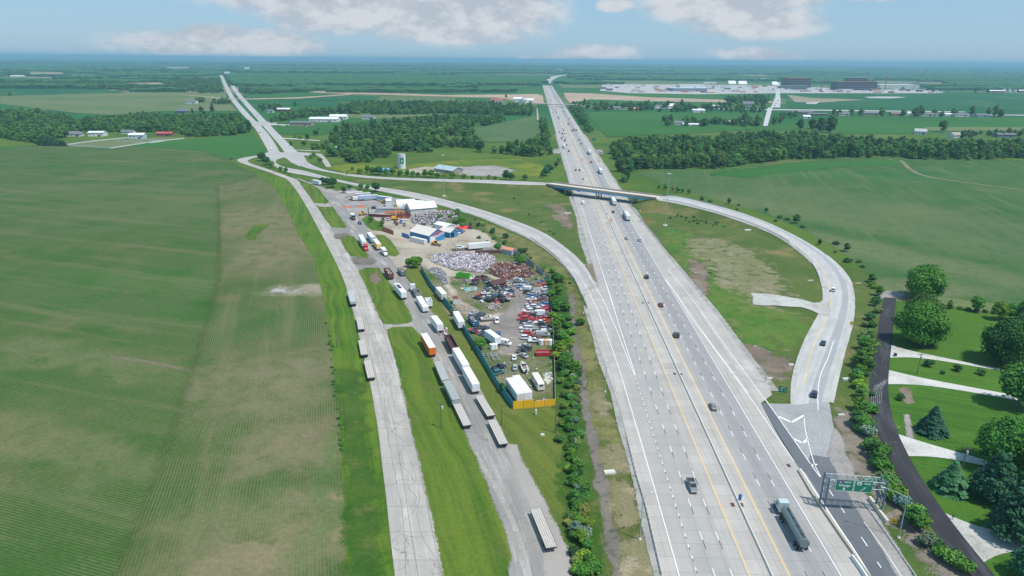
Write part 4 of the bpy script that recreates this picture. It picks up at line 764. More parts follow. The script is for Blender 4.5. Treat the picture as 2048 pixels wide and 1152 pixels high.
# trees round the yard and ramp
YT=[('oak',524,322,9,'tallest tree of the dark clump inside the hairpin bend',DK),('oak',534,330,8,'middle tree of the dark clump inside the hairpin bend',DK),('ash',543,336,7,'right-hand tree of the dark clump inside the hairpin bend',MID),('ash',562,343,5,'left bush tree of the pair between ramp and frontage road',MID),('ash',572,346,5,'right bush tree of the pair between ramp and frontage road',MID),
 ('ash',645,369,6,'round dark tree directly right of the white trailer at the top of the frontage road',DK),('oak',665,375,8,'wide dark tree right of the round one behind the yard entrance',DK),('ash',655,370,6,'dark tree between the round and the wide one at the yard entrance',DK),
 ('ash',688,386,5,'tree left of the parked grey trailers',MID),('ash',752,384,8,'tall tree right behind the parked grey trailers',DK),('ash',700,380,4.5,'bushy tree behind the gravel pile',MID),('ash',722,379,5,'bushy tree behind the parked grey trailers',MID),('ash',735,380,4.5,'lower bushy tree behind the grey trailers',MID),
 ('ash',830,536,6,'dark bushy tree at the head of the teal fence',GR),('ash',818,534,4.5,'light bushy tree left of the teal fence head',YG),('ash',838,530,4.5,'bushy tree behind the teal fence head',GR),('ash',995,503,5,'dark round tree by the end of the rusty bins',GR),('ash',1042,532,5.5,'dark round tree behind the rusty scrap heap',GR),
 ('ash',960,700,5,'round tree inside the teal fence near the silver trailer frames',GR),('sapling',1004,786,3.6,'shrub outside the teal fence near its lower end',GR),('sapling',905,632,3.2,'shrub growing over the teal fence by the half-hidden white trailer',OL),('ash',915,432,5,'bush behind the upper scrap heap',MID),('ash',925,448,5,'bush right of the upper scrap heap',GR),('ash',742,445,4,'bush on the small green patch left of the crane',GR),('ash',764,452,4,'bush beside the rusty fence panel',OL),('ash',880,440,4,'bush between the upper scrap heap and the blue building',YG),
 ('spruce',962,362,4,'small dark conifer beside the gravel lot above the overpass approach',DK)]
for a in YT: tree(a[0],a[1],a[2],h=a[3],label=a[4],col=a[5],wk=1.15)
rb_=random.Random(8)
for i in range(44):
    t=rb_.random(); P=resample([G(*p) for p in [(870,425),(930,445),(985,482),(1040,512),(1085,545),(1120,575)]],100)[int(t*99)]; 
    s_=rb_.choice([1.6,2,2.6,3.2]); place('t_bush1' if s_>2 else 't_bush2',TREES['bush1'] if s_>2 else TREES['bush2'],P+Vector((rb_.uniform(-9,9),rb_.uniform(-9,9),0)),rb_.uniform(0,6),'bush on the weedy bank between the scrapyard and the lower ramp','bush','bushes on the ramp bank',rb_.choice([GR,MID,DK,YG]),s_/2.4)
for i,(x0,y0,x1,y1,n) in enumerate([(1018,395,1110,470,9),(1340,432,1450,452,26),(1100,375,1140,385,4),(640,338,745,352,8),(575,350,640,364,6)]):
    for k in range(n):
        t=rb_.random(); x=x0+(x1-x0)*t; y=y0+(y1-y0)*t+rb_.uniform(-6,6)
        p=G(x,y); place('t_bush2',TREES['bush2'],p,rb_.uniform(0,6),'small dark bush standing in the rough grass between the ramps','bush','small bushes in the rough grass',rb_.choice([DK,MID]),rb_.uniform(.4,.8))
# roadside hedge above the ramp (x 640-1080, y 335-365)
for i,(x,y,h,c) in enumerate([(705,342,4,MID),(720,347,5,GR),(735,345,7,GR),(745,350,7,DK),(758,350,8,DK),(772,352,7,MID),(785,350,6,MID),(800,352,5,GR),(815,352,6,GR),(826,353,5,GR),(836,353,4,MID),(850,354,7,GR),(862,355,7,GR),(875,356,5,GR),(888,356,4,MID),(905,357,6,GR),(928,359,5,GR),(945,360,4,GR),(978,360,4.5,OL),(990,361,4,MID),(1012,360,9,DK),(1022,361,7,GR),(1050,360,5,MID),(1085,355,6,GR),(1092,352,8,DK),(1098,345,8,DK),(1112,335,6,DK),(1118,325,5,MID),
  (640,325,5,GR),(622,318,5,GR),(628,314,5,GR),(608,292,6,DK),(582,292,6,DK),(600,280,6,GR),(590,276,4,GR),(615,280,8,DK),(632,272,8,DK)]):
    tree(['ash','oak','elm'][i%3],x,y,h=h,label='tree in the broken row along the upper ramp and crossroads',group='roadside trees along the upper ramp',col=c,wk=1.2)
# ---------------------------------------------------------------- woods
def inpoly(x,y,P):
    c=False; j=len(P)-1
    for i in range(len(P)):
        if (P[i][1]>y)!=(P[j][1]>y) and x<(P[j][0]-P[i][0])*(y-P[i][1])/(P[j][1]-P[i][1])+P[i][0]: c=not c
        j=i
    return c
WOODS=[('dense wood left of the interstate',9.0,[(677,252),(740,240),(870,230),(1000,229),(1020,240),(933,261),(976,285),(1052,281),(1083,264),(1093,245),(1103,300),(1103,316),(1040,312),(930,302),(890,308),(800,303),(750,324),(700,327),(680,310),(665,290),(655,268)]),
 ('wooded band behind the pale roofed sheds',10,[(541,233),(601,218),(672,213),(677,205),(752,200),(912,202),(1000,203),(1062,208),(1072,227),(1060,232),(912,228),(750,231),(700,228),(640,232),(600,243),(545,246)]),
 ('dark wood right of the interstate',8.6,[(1218,292),(1250,275),(1326,271),(1434,274),(1448,262),(1470,266),(1600,262),(1650,268),(1712,274),(1850,276),(1930,280),(2100,280),(2100,322),(1980,322),(1712,316),(1620,318),(1565,321),(1480,332),(1439,338),(1320,338),(1270,342),(1240,345)]),
 ('dark wood at the left edge',9.5,[(-30,218),(75,219),(160,234),(225,232),(270,225),(325,226),(475,226),(509,252),(490,268),(455,272),(375,274),(352,266),(200,264),(160,262),(125,276),(80,289),(60,285),(-30,272)]),
 ('trees lining the right shoulder',8,[(1230,345),(1255,342),(1275,360),(1298,376),(1275,376),(1245,366)]),
 ('trees lining the right shoulder',8,[(1140,205),(1165,215),(1178,245),(1190,265),(1180,272),(1160,245),(1142,222)]),
 ('trees lining the left shoulder',8,[(1080,236),(1090,238),(1093,262),(1084,264)]),
 ('village trees beyond the field',13,[(1145,209),(1200,211),(1420,214),(1530,218),(1528,228),(1300,224),(1165,222)]),
 ('village trees beyond the field',12,[(1445,190),(1540,190),(1540,206),(1500,215),(1450,205)]),
 ('farmstead trees in the green field',10,[(1325,240),(1342,240),(1342,252),(1328,254)]),('farmstead trees in the green field',10,[(1360,243),(1525,243),(1522,254),(1370,254)]),
 ('trees on the far left fields',12,[(322,162),(440,154),(447,186),(400,187),(335,172)]),('trees on the far left fields',14,[(-30,160),(225,162),(325,177),(335,185),(300,184),(125,177),(-30,178)]),
 ('trees on the far left fields',12,[(393,203),(460,203),(460,210),(393,209)]),('trees on the far left fields',12,[(0,146),(60,147),(62,154),(0,153)]),
 ('trees beside the divided road',12,[(475,172),(540,172),(590,184),(541,188),(500,190),(480,185)]),('trees beside the divided road',11,[(518,216),(535,216),(535,224),(520,224)]),('trees beside the divided road',11,[(545,217),(562,217),(562,223),(545,223)]),
 ('pines behind the farmhouse',9,[(1915,262),(2100,258),(2100,272),(1960,275),(1925,280)]),
 ('trees around the white sheds',9,[(624,252),(690,243),(690,256),(630,262)]),
 ('trees beside the crossroads',8,[(612,288),(660,280),(672,300),(690,318),(700,330),(672,322),(650,300),(625,305)])]
cand=[]; rw=random.Random(3)
for lab,sp,P in WOODS:
    W=[G(*p) for p in P]; W2=[(w.x,w.y) for w in W]; x0=min(w[0] for w in W2); x1=max(w[0] for w in W2); y0=min(w[1] for w in W2); y1=max(w[1] for w in W2)
    phh=max(p[1] for p in P)-min(p[1] for p in P); sp*=.88
    nx,ny=int((x1-x0)/sp)+1,int((y1-y0)/sp)+1
    for i in range(nx):
        for j in range(ny):
            x=x0+(i+rw.uniform(.05,.95))*sp; y=y0+(j+rw.uniform(.05,.95))*sp
            s_=rw.choice([rw.uniform(.45,.7),rw.uniform(.6,.9),rw.uniform(.8,1.12)])*(1+.3*noise.noise((x*.03,y*.03,0)))*(1.15 if 'village' in lab else 1)
            tp_=PX((x,y,12.5*s_*.85))
            if inpoly(x,y,W2) and (phh<(24 if 'village' in lab or 'farmstead' in lab else 11) or inpoly(tp_[0],tp_[1],P)) and noise.noise((x*.02,y*.02,4))>(-.30 if 'dark' in lab else -.12) and ('village' not in lab and 'farmstead' not in lab or rw.random()<.42):
                cand.append((math.hypot(x,y)/s_,x,y,s_,lab))
# single trees in rows among houses (x, y, height in photo pixels)
for x,y,h in [(1667,231,13),(1679,231,12),(1702,231,14),(1722,231,14),(1762,234,18),(1830,234,20),(1838,232,22),(1805,232,10),(1806,232,14),(1868,232,14),(1883,233,12),(1905,232,14),(1912,231,12),(1943,232,18),(1975,232,14),(1990,233,20),(2000,234,16),(1866,185,10),(1880,185,9),(1897,184,6),(1950,186,8),(1975,186,8),(1884,264,22),(1565,238,16),(1580,236,14),(1590,234,14),(1548,249,16),(1560,247,14),(1660,266,32),(1640,262,26),(1625,258,20),(1600,258,18),(1455,212,10),(560,222,12),(540,218,14),(1012,196,7),(20,192,9),(302,168,0.1),(403,224,12),(385,226,8),(425,225,14),(1205,216,8),(1230,217,9),(590,212,9)]:
    if h<1: continue
    p=G(x,y); cand.append((p.length/1.6,p.x,p.y,h/PPM(x,y)/12.5,'scattered trees round the houses'))
cand.sort(); WCOL=[(0.045,0.131,0.028),(0.035,0.108,0.025),(0.056,0.154,0.035),(0.067,0.166,0.038),(0.032,0.096,0.028)]
NIND=112
cnt_tree=len([o for o in bpy.data.objects if o.parent is None and o.get('category')=='tree'])
NIND=max(60,300-cnt_tree)
LABD={}
for c_ in cand[:NIND]: LABD.setdefault(c_[4],[]).append(c_[0])
def sorted_rank(lab,d): L=sorted(LABD[lab]); k=L.index(d)/len(L); return 'nearest' if k<.34 else ('middle' if k<.67 else 'farther')
LASTT=[None]
for (d,x,y,s_,lab) in cand[:NIND]:
    k=rw.choice(['w1','w2','w3']); LASTT[0]=None; LASTT[0]=place('t_'+k,TREES[k],(x,y,0),rw.uniform(0,6.3),None,'tree',lab,WCOL[ci:=rw.randrange(5)],(s_*rw.uniform(.85,1.25),s_*rw.uniform(.85,1.25),s_))
    sz='tall' if s_>1.15 else ('low' if s_<.8 else 'middling'); q=sorted_rank(lab,d); o_=LASTT[0]; o_['label']='%s %s broadleaf tree, %s part of the %s'%(sz,['mid-green','deep green','fresh green','light green','very dark'][ci],q,lab)
rest=cand[NIND:]
pm=bpy.data.meshes.new('woodland'); pm.from_pydata([(c[1],c[2],0) for c in rest],[],[])
for nm,ty,vals in (('sc','FLOAT',[c[3] for c in rest]),('rz','FLOAT',[rw.uniform(0,6.3) for c in rest]),('pick','INT',[rw.randint(0,2) for c in rest])):
    at=pm.attributes.new(nm,ty,'POINT'); at.data.foreach_set('value',vals)
pm.materials.append(LEAF); wo=link(bpy.data.objects.new('woodland',pm)); wo['kind']='stuff'; wo.color=(.045,.133,.032,1)
def lowcrown(seed,h,w):
    rnd=random.Random(seed); mb=MB()
    for i in range(15):
        z=rnd.random(); a=i*2.4; q=math.sin(math.pi*min(1,z*.8+.2))**.6*rnd.uniform(.5,1); leaves(mb,(math.cos(a)*w*.34*q,math.sin(a)*w*.34*q,h*(.16+.72*z)),w*rnd.uniform(.17,.25),34,.75,rnd,.85)
    o=bpy.data.objects.new('crown_shape',mb.mesh('crown_shape',LEAF)); return o
ng=bpy.data.node_groups.new('woodland','GeometryNodeTree'); ng.interface.new_socket('Geometry',in_out='INPUT',socket_type='NodeSocketGeometry'); ng.interface.new_socket('Geometry',in_out='OUTPUT',socket_type='NodeSocketGeometry')
gi=ng.nodes.new('NodeGroupInput'); go=ng.nodes.new('NodeGroupOutput'); N=ng.nodes.new; LK=ng.links.new
def attr(nm,ty): a=N('GeometryNodeInputNamedAttribute'); a.data_type=ty; a.inputs[0].default_value=nm; return [o for o in a.outputs if o.enabled][0]
g2i=N('GeometryNodeGeometryToInstance'); 
for k,(h,w) in enumerate([(13,10),(12,11),(15,9.5)]):
    oi=N('GeometryNodeObjectInfo'); oi.inputs['Object'].default_value=lowcrown(50+k,h,w); oi.inputs['As Instance'].default_value=True; LK(oi.outputs['Geometry'],g2i.inputs[0])
ip=N('GeometryNodeInstanceOnPoints'); ip.inputs['Pick Instance'].default_value=True
LK(gi.outputs[0],ip.inputs['Points']); LK(g2i.outputs[0],ip.inputs['Instance']); LK(attr('pick','INT'),ip.inputs['Instance Index']); LK(attr('sc','FLOAT'),ip.inputs['Scale'])
cx=N('ShaderNodeCombineXYZ'); LK(attr('rz','FLOAT'),cx.inputs[2]); LK(cx.outputs[0],ip.inputs['Rotation']); LK(ip.outputs[0],go.inputs[0])
md=wo.modifiers.new('woodland','NODES'); md.node_group=ng
print('woods',len(cand),'individual trees',cnt_tree+NIND)
# far-off woods: a knobbly canopy standing on the country
def canopy(name,regions,cell,hgt,thr=None,seed=0):
    vs=[];fs=[];idx={}
    for P in regions:
        W=[G(*p) for p in P]; W2=[(w.x,w.y) for w in W]; x0=min(w[0] for w in W2); x1=max(w[0] for w in W2); y0=min(w[1] for w in W2); y1=max(w[1] for w in W2)
        cy=cell; cxs=cell; nx,ny=int((x1-x0)/cxs)+1,int((y1-y0)/cy)+1
        ins={}
        for i in range(nx):
            for j in range(ny):
                x=x0+(i+.5)*cxs;y=y0+(j+.5)*cy
                ins[i,j]=inpoly(x+noise.noise((x*.004,y*.004,1))*cell*2,y,W2) and (thr is None or noise.fractal(Vector((x*.0006,y*.0010,seed)),.8,2,5)>thr)
        pid={}
        def pt(i,j,up):
            k=(i,j,up)
            if k not in pid:
                n_=noise.noise((i*7.3+seed,j*5.1,2)); q=noise.noise((i*3.7,j*9.2,8))
                pid[k]=len(vs); vs.append((x0+(i+.45*n_)*cxs,y0+(j+.45*q)*cy,hgt*(.72+.5*noise.noise((i*.9,j*.83,seed+3))+.2*n_) if up else .2))
            return pid[k]
        for (i,j),v in ins.items():
            if not v: continue
            fs.append((pt(i,j,1),pt(i+1,j,1),pt(i+1,j+1,1),pt(i,j+1,1)))
            for a,b,ni in (((i,j),(i+1,j),(i,j-1)),((i+1,j),(i+1,j+1),(i+1,j)),((i,j+1),(i,j),(i-1,j))):
                if not ins.get(ni,False): fs.append((pt(*a,0),pt(*b,0),pt(*b,1),pt(*a,1)))
    m=bpy.data.meshes.new(name); m.from_pydata(vs,[],fs); m.materials.append(LEAFFAR); return tag(link(bpy.data.objects.new(name,m)),kind='stuff')
LEAFFAR=material('far foliage',lambda t:t.mix(t.step(t.noise(POS(t),.05,6,.75),.35,.65),(0.025,0.084,0.035),(0.056,0.144,0.042)),.9,spec=.1)
canopy('distant_woods',[[(453,152),(600,150),(803,153),(1095,155),(1095,168),(912,170),(803,171),(600,173),(541,175),(470,172)],[(185,148),(380,144),(440,146),(448,150),(395,154),(240,155)],[(1135,152),(1300,153),(1560,156),(1560,163),(1300,161),(1150,160)],[(1740,150),(1900,152),(2100,150),(2100,164),(1900,162),(1750,160)],[(1575,155),(1690,153),(1760,152),(1740,168),(1570,166)],[(1885,166),(2100,164),(2100,178),(1960,176),(1900,172)],[(1110,166),(1200,165),(1200,167),(1112,168)],[(930,166),(1075,166),(1075,172),(930,171)],[(0,139),(190,142),(185,146),(0,142)]],16,15,-.5,1)
canopy('distant_woods',[[(-40,128),(450,132),(450,143),(-40,139)],[(470,133),(1100,136),(1120,148),(460,146)],[(1135,138),(2100,136),(2100,152),(1140,149)]],45,17,-.22,5)
canopy('distant_woods',[[(-40,121.5),(2100,133),(2100,139),(-40,129)]],230,24,-.2,9)

for i,(x,y,h) in enumerate([(84,290,11),(92,290,13),(99,291,12),(106,291,11),(112,291,10),(118,292,9),(124,292,8),(129,292,7)]): tree('spruce' if i%2 else 'spruce2',x,y,h=h,label='dark conifer in the clump left of the white-fenced paddock',group='conifers left of the paddock',col=(.02,.07,.035),wk=1.5)
rb_=random.Random(21)
for i in range(34):
    y=rb_.uniform(640,900); x=663+(y-700)*.10+rb_.uniform(-3,3) if y>700 else 655+(y-650)*.16+rb_.uniform(-3,3); tree('bush2',x,y,h=rb_.uniform(.5,1.1),label='weedy tuft on the border between the brown field and the verge',group='weedy tufts on the field border',col=(.05,.15,.03))
# rows of shrubs: each label names its place in the row
def number_row(group,base):
    L=sorted([o for o in bpy.data.objects if o.get('group')==group],key=lambda o:-o.location.y)
    for i,o in enumerate(L):
        n=i+1; sfx='th' if 10<=n%100<=20 else {1:'st',2:'nd',3:'rd'}.get(n%10,'th'); o['label']=base+', %d%s from the far end'%(n,sfx)
number_row('shrubs of the ditch belt','leafy shrub in the belt along the muddy ditch'); number_row('shrubs beside the blacktop lane','leafy shrub left of the fresh blacktop lane')
number_row('bushes along the loop ramp','bush on the outer bank of the loop ramp'); number_row('hedge bushes along the field edge','low hedge bush between lawn and sown field')
number_row('roadside trees along the upper ramp','tree in the roadside row above the upper ramp')

rh=random.Random(41); HG=[]
for i in range(150):
    y=137+47*rh.random()**1.2; x=rh.uniform(-60,2090); w=rh.uniform(25,220)*(.5+(y-130)/60); h=rh.uniform(.5,1.3)*(y-124)/22; xm=x+w/2
    if (1195<xm<1900 and y>160) or abs(xm-1095)<w/2+22 or (abs(xm-456)<w/2+20): continue
    HG.append([(x,y),(x+w*.5,y-h*.3),(x+w,y+w*.004),(x+w*.96,y+h),(x+w*.4,y+h*1.3),(x-w*.02,y+h)])
canopy('distant_woods',HG,22,14,None,13)
# ---------------------------------------------------------------- materials of made things
def plain(name,c,rough=.55,metal=0,var=.12,sc_=1.5):
    return material(name,lambda t:t.mix(t.m('MULTIPLY',t.noise(POS(t),sc_,4,.65),var*2),c,tuple(x*.55 for x in c)),rough,metal)
CPAINT=material('car paint',lambda t:t.mix(t.m('MULTIPLY',t.noise(POS(t),1.1,3),.18),t.n('ShaderNodeObjectInfo').outputs['Color'],(.25,.22,.2)),.38)
DULL=material('weathered paint',lambda t:t.mix(t.step(t.noise(POS(t),.9,5,.7),.55,.8),t.n('ShaderNodeObjectInfo').outputs['Color'],t.mix(1,t.n('ShaderNodeObjectInfo').outputs['Color'],(.55,.48,.42),'MULTIPLY')),.6)
GLASS=plain('dark window glass',(.03,.04,.05),.15); TYRE=plain('tyre rubber',(.025,.025,.027),.85); CHROME=plain('bright metal',(.55,.56,.57),.35,.6); DKM=plain('dark chassis metal',(.05,.05,.055),.6)
WHT=plain('white painted metal',(.72,.73,.74),.5); OFFW=plain('aged white',(.62,.61,.58),.6,0,.3,.5); GALV=plain('galvanised steel',(.42,.45,.47),.5,.3); STEELB=plain('blue grey steel',(.13,.20,.26),.5,.2)
WOODD=plain('weathered deck planks',(.58,.54,.50),.85,0,.45,2.5); WOODP=plain('utility pole wood',(.17,.14,.115),.9,0,.3); RUST=plain('rust',(.20,.075,.045),.85,0,.5,1.2); RUSTB=plain('brown rust',(.10,.045,.04),.85,0,.5,1.2)
CONC=plain('barrier concrete',(.62,.60,.56),.85,0,.25,.6); CONCD=plain('bridge concrete',(.50,.40,.29),.85,0,.3,.5); LIGHTR=plain('red lamp',(.4,.03,.02),.4); LAMPW=plain('clear lamp',(.8,.8,.75),.3)
ORAN=plain('orange paint',(.75,.19,.04),.55); YELM=plain('yellow machine paint',(.80,.42,.03),.5); SIGNG=plain('sign green',(.005,.22,.13),.5,0,.05); SIGNW=plain('sign white',(.82,.84,.84),.5,0,.02); SIGNY=plain('warning sign yellow',(.85,.45,.02),.5,0,.05); SIGNO=plain('warning sign orange',(.85,.16,.02),.5,0,.05)
TEAL=plain('teal fence panels',(.06,.38,.42),.7,0,.3,.7); YFENCE=plain('yellow fence panels',(.88,.50,.015),.6,0,.15,.5); FENCEW=plain('pale sheet fence',(.50,.55,.60),.6,0,.4,.8); BLUEB=plain('blue wall sheet',(.055,.25,.52),.6,0,.2,.5); ROOFT=plain('tan metal roof',(.74,.68,.62),.6,0,.25,.3); ROOFW=plain('white metal roof',(.75,.76,.78),.5,0,.12,.3); ROOFG=plain('grey shingle roof',(.17,.18,.20),.85,0,.3,.5); ROOFR=plain('red roof',(.50,.10,.09),.7,0,.3,.4); BLUES=plain('bridge blue',(.08,.42,.80),.5,0,.1)
# ---------------------------------------------------------------- vehicles (x is forwards)
def wheels(o,xs,w,r=.33,name='wheel',tw=.24,hub=True):
    for x in xs:
        for s_ in (-1,1):
            mb=MB(); y=s_*(w/2-tw/2+.02); mb.cyl((x,y-tw/2,r),(x,y+tw/2,r),r,n=12); wo_=mb.build(name,TYRE,o)
            if hub: h=MB(); h.cyl((x,y-tw/2-.012,r),(x,y+tw/2+.012,r),r*.52,n=8); h.build('rim',CHROME,wo_)
def shell(mb,secs,mi=0):
    """closed body through cross sections (x, half width low, half width top, z low, z top)"""
    n=8; vs=[]
    for (x,wl,wt_,z0,z1) in secs:
        zm=z0+(z1-z0)*.55; vs+=[(x,-wl*.93,z0),(x,-wl,z0+(zm-z0)*.4),(x,-wl*.99,zm),(x,-wt_,z1),(x,wt_,z1),(x,wl*.99,zm),(x,wl,z0+(zm-z0)*.4),(x,wl*.93,z0)]
    fs=[]
    for i in range(len(secs)-1):
        for k in range(n): a=i*n+k; b=i*n+(k+1)%n; fs.append((a,a+n,b+n,b))
    fs.append(tuple(range(n))); fs.append(tuple(range(len(vs)-1,len(vs)-n-1,-1))); mb.add(vs,fs,mi)
def cabin(o,prof,w_low,w_top,body_z):
    """greenhouse: glass all round, roof panel and pillars in body paint"""
    (x0,x1,x2,x3),zt=prof   # rear base, rear top, front top, front base
    g=MB(); v=[(x0,-w_low,body_z),(x3,-w_low,body_z),(x3,w_low,body_z),(x0,w_low,body_z),(x1,-w_top,zt),(x2,-w_top,zt),(x2,w_top,zt),(x1,w_top,zt)]
    g.add(v,[(0,3,2,1),(0,1,5,4),(1,2,6,5),(2,3,7,6),(3,0,4,7),(4,5,6,7)]); g.build('windows',GLASS,o)
    r=MB(); r.box(((x1+x2)/2,0,zt+.02),(x2-x1+.06,w_top*2+.04,.06))
    for s_ in (-1,1):
        for a,b in (((x0,w_low),(x1,w_top)),((x3,w_low),(x2,w_top)),(((x0+x3)/2,w_low),((x1+x2)/2,w_top))): r.bar((a[0],s_*a[1]*1.01,body_z),(b[0],s_*b[1]*1.01,zt),.09,.05)
    r.build('roof',CPAINT,o)
def lights(o,xf,xr,w,z):
    for s_ in (-1,1):
        h=MB(); h.box((xf,s_*w,z),(.08,.34,.16)); h.build('headlight',LAMPW,o); t_=MB(); t_.box((xr,s_*w,z+.05),(.06,.3,.18)); t_.build('tail_light',LIGHTR,o)
def mk_sedan():
    o=empty('car'); mb=MB(); shell(mb,[(-2.32,.74,.66,.42,.86),(-2.1,.86,.74,.26,.98),(-1.0,.90,.80,.22,1.0),(.2,.90,.80,.22,.96),(1.0,.90,.78,.22,.92),(1.9,.86,.70,.26,.80),(2.32,.70,.60,.36,.66)]); mb.build('body',CPAINT,o)
    cabin(o,((-1.75,-1.15,.25,1.05),1.42),.76,.60,.94); wheels(o,(-1.4,1.42),1.8); lights(o,2.28,-2.32,.6,.62); return o
def mk_suv():
    o=empty('car'); mb=MB(); shell(mb,[(-2.3,.84,.76,.42,1.05),(-2.1,.92,.82,.30,1.12),(.6,.94,.84,.28,1.1),(1.7,.92,.80,.30,1.02),(2.35,.78,.68,.40,.84)]); mb.build('body',CPAINT,o)
    cabin(o,((-2.2,-1.95,.2,1.0),1.72),.82,.70,1.08); wheels(o,(-1.4,1.45),1.88,.37); lights(o,2.3,-2.3,.66,.78); return o
def mk_pickup():
    o=empty('pickup_truck'); mb=MB(); shell(mb,[(-.2,.95,.86,.45,1.12),(1.6,.95,.86,.42,1.1),(2.6,.90,.78,.46,.98),(2.85,.8,.7,.5,.85)])
    mb.box((-1.55,0,.6),(2.7,1.86,.1)); 
    for s_ in (-1,1): mb.box((-1.55,s_*.93,.87),(2.7,.08,.54))
    mb.box((-2.88,0,.87),(.07,1.86,.54)); mb.build('body',CPAINT,o); b=MB(); b.box((-1.55,0,.68),(2.6,1.74,.05)); b.build('cargo_bed',DKM,o)
    cabin(o,((-.25,-.1,.75,1.35),1.78),.84,.72,1.1); wheels(o,(-1.75,1.8),1.94,.40); lights(o,2.82,-2.93,.72,.8); return o
def mk_van():
    o=empty('van'); mb=MB(); shell(mb,[(-2.9,.98,.88,.45,2.3),(-.2,1.0,.9,.4,2.35),(1.3,1.0,.88,.4,2.25),(1.95,.98,.84,.4,1.45),(2.75,.9,.78,.42,1.1)]); mb.build('body',CPAINT,o)
    g=MB(); g.add([(1.34,-.8,2.12),(1.34,.8,2.12),(2.0,.84,1.5),(2.0,-.84,1.5)],[(0,3,2,1)]); 
    for s_ in (-1,1): g.box((1.05,s_*.99,1.75),(.8,.03,.5))
    g.box((-2.92,0,1.7),(.03,1.4,.5)); g.build('windows',GLASS,o); wheels(o,(-1.8,1.8),2.0,.37); lights(o,2.72,-2.92,.75,.85); return o
def tractor(o,x,col=True,sleeper=True):
    """highway tractor whose front bumper is at x"""
    c=MB(); shell(c,[(x-4.3 if sleeper else x-3.2,1.2,1.1,.9,3.5 if sleeper else 2.7),(x-2.6,1.22,1.12,.9,3.55 if sleeper else 2.75),(x-2.2,1.22,1.1,.9,2.7)]); shell(c,[(x-2.25,1.05,.95,.8,1.95),(x-.5,1.0,.85,.7,1.8),(x,.9,.75,.6,1.35)]); c.build('cab',CPAINT,o)
    g=MB(); g.add([(x-2.18,-1.05,2.62),(x-2.18,1.05,2.62),(x-2.16,1.1,2.0),(x-2.16,-1.1,2.0)],[(0,3,2,1)])
    for s_ in (-1,1): g.box((x-2.75,s_*1.215,2.3),(.8,.03,.6))
    g.build('windows',GLASS,o); f=MB(); f.box((x-4.2,0,.85),(7.0,.9,.25)); 
    for s_ in (-1,1): f.cyl((x-3.3,s_*1.05,.75),(x-2.0,s_*1.05,.75),.32,n=10); f.cyl((x-2.35,s_*1.2,1.2),(x-2.35,s_*1.2,3.4),.07,n=6)
    f.build('frame',DKM,o)
    for s_ in (-1,1): h=MB(); h.box((x-.12,s_*.78,1.05),(.1,.3,.25)); h.build('headlight',LAMPW,o)
    wheels(o,(x-1.15,x-5.6,x-6.9),2.5,.5,tw=.34)
def box_trailer(o,L,x1,w=2.55,h=2.75,body=None,name='box',skirt=True,axles=2):
    """closed trailer body whose nose is at x1"""
    x0=x1-L; zb=1.15; b=MB(); b.box(((x0+x1)/2,0,zb+h/2),(L,w,h),mi=0)
    for k in range(int(L/1.2)): 
        for s_ in (-1,1): b.box((x0+.6+k*1.2,s_*(w/2+.008),zb+h/2),(.05,.016,h-.1))
    b.build(name,body or DULL,o)
    d=MB(); 
    for s_ in (-1,1): d.box((x0-.03,s_*w*.245,zb+h/2),(.05,w*.46,h-.25))
    d.build('rear_door',body or DULL,o); r=MB(); r.box(((x0+x1)/2,0,zb-.1),(L-.3,1.1,.2)); r.box((x0+.1,0,.55),(.12,2.2,.12)); r.box((x0+.1,-.6,.85),(.1,.1,.6)); r.box((x0+.1,.6,.85),(.1,.1,.6)); r.build('frame',DKM,o)
    for s_ in (-1,1): l=MB(); l.box((x1-2.6,s_*.8,.55),(.14,.14,1.1)); l.box((x1-2.6,s_*.8,.04),(.3,.3,.08)); l.build('landing_leg',DKM,o)
    for s_ in (-1,1): t_=MB(); t_.box((x0-.06,s_*1.0,.98),(.05,.35,.14)); t_.build('tail_light',LIGHTR,o)
    wheels(o,[x0+1.4+1.25*i for i in range(axles)],w-.05,.5,tw=.45)
def mk_boxtrailer(L):
    def f(): o=empty('box_trailer'); box_trailer(o,L,L/2); return o
    return f
def mk_semi(L=15.5):
    def f():
        o=empty('semi_truck'); box_trailer(o,L,L/2-2.5,body=WHT); tractor(o,L/2+3.2); return o
    return f
def mk_tanker():
    o=empty('tanker_truck'); tractor(o,9.5); t_=MB(); L=12; x1=4.2
    t_.cyl((x1-L,0,2.35),(x1,0,2.35),1.12,n=18); t_.build('tank',plain('tank steel',(.20,.26,.27),.35,.4),o); k=MB(); k.box((x1-L/2,0,3.5),(L*.9,.5,.1)); 
    for i in range(4): k.cyl((x1-1.8-i*2.8,0,3.4),(x1-1.8-i*2.8,0,3.7),.28,n=10)
    k.build('walkway',DKM,o); f=MB(); f.box((x1-L/2,0,1.1),(L,1.0,.25)); f.build('frame',DKM,o); wheels(o,(x1-L+1.2,x1-L+2.5),2.5,.5,tw=.45); return o
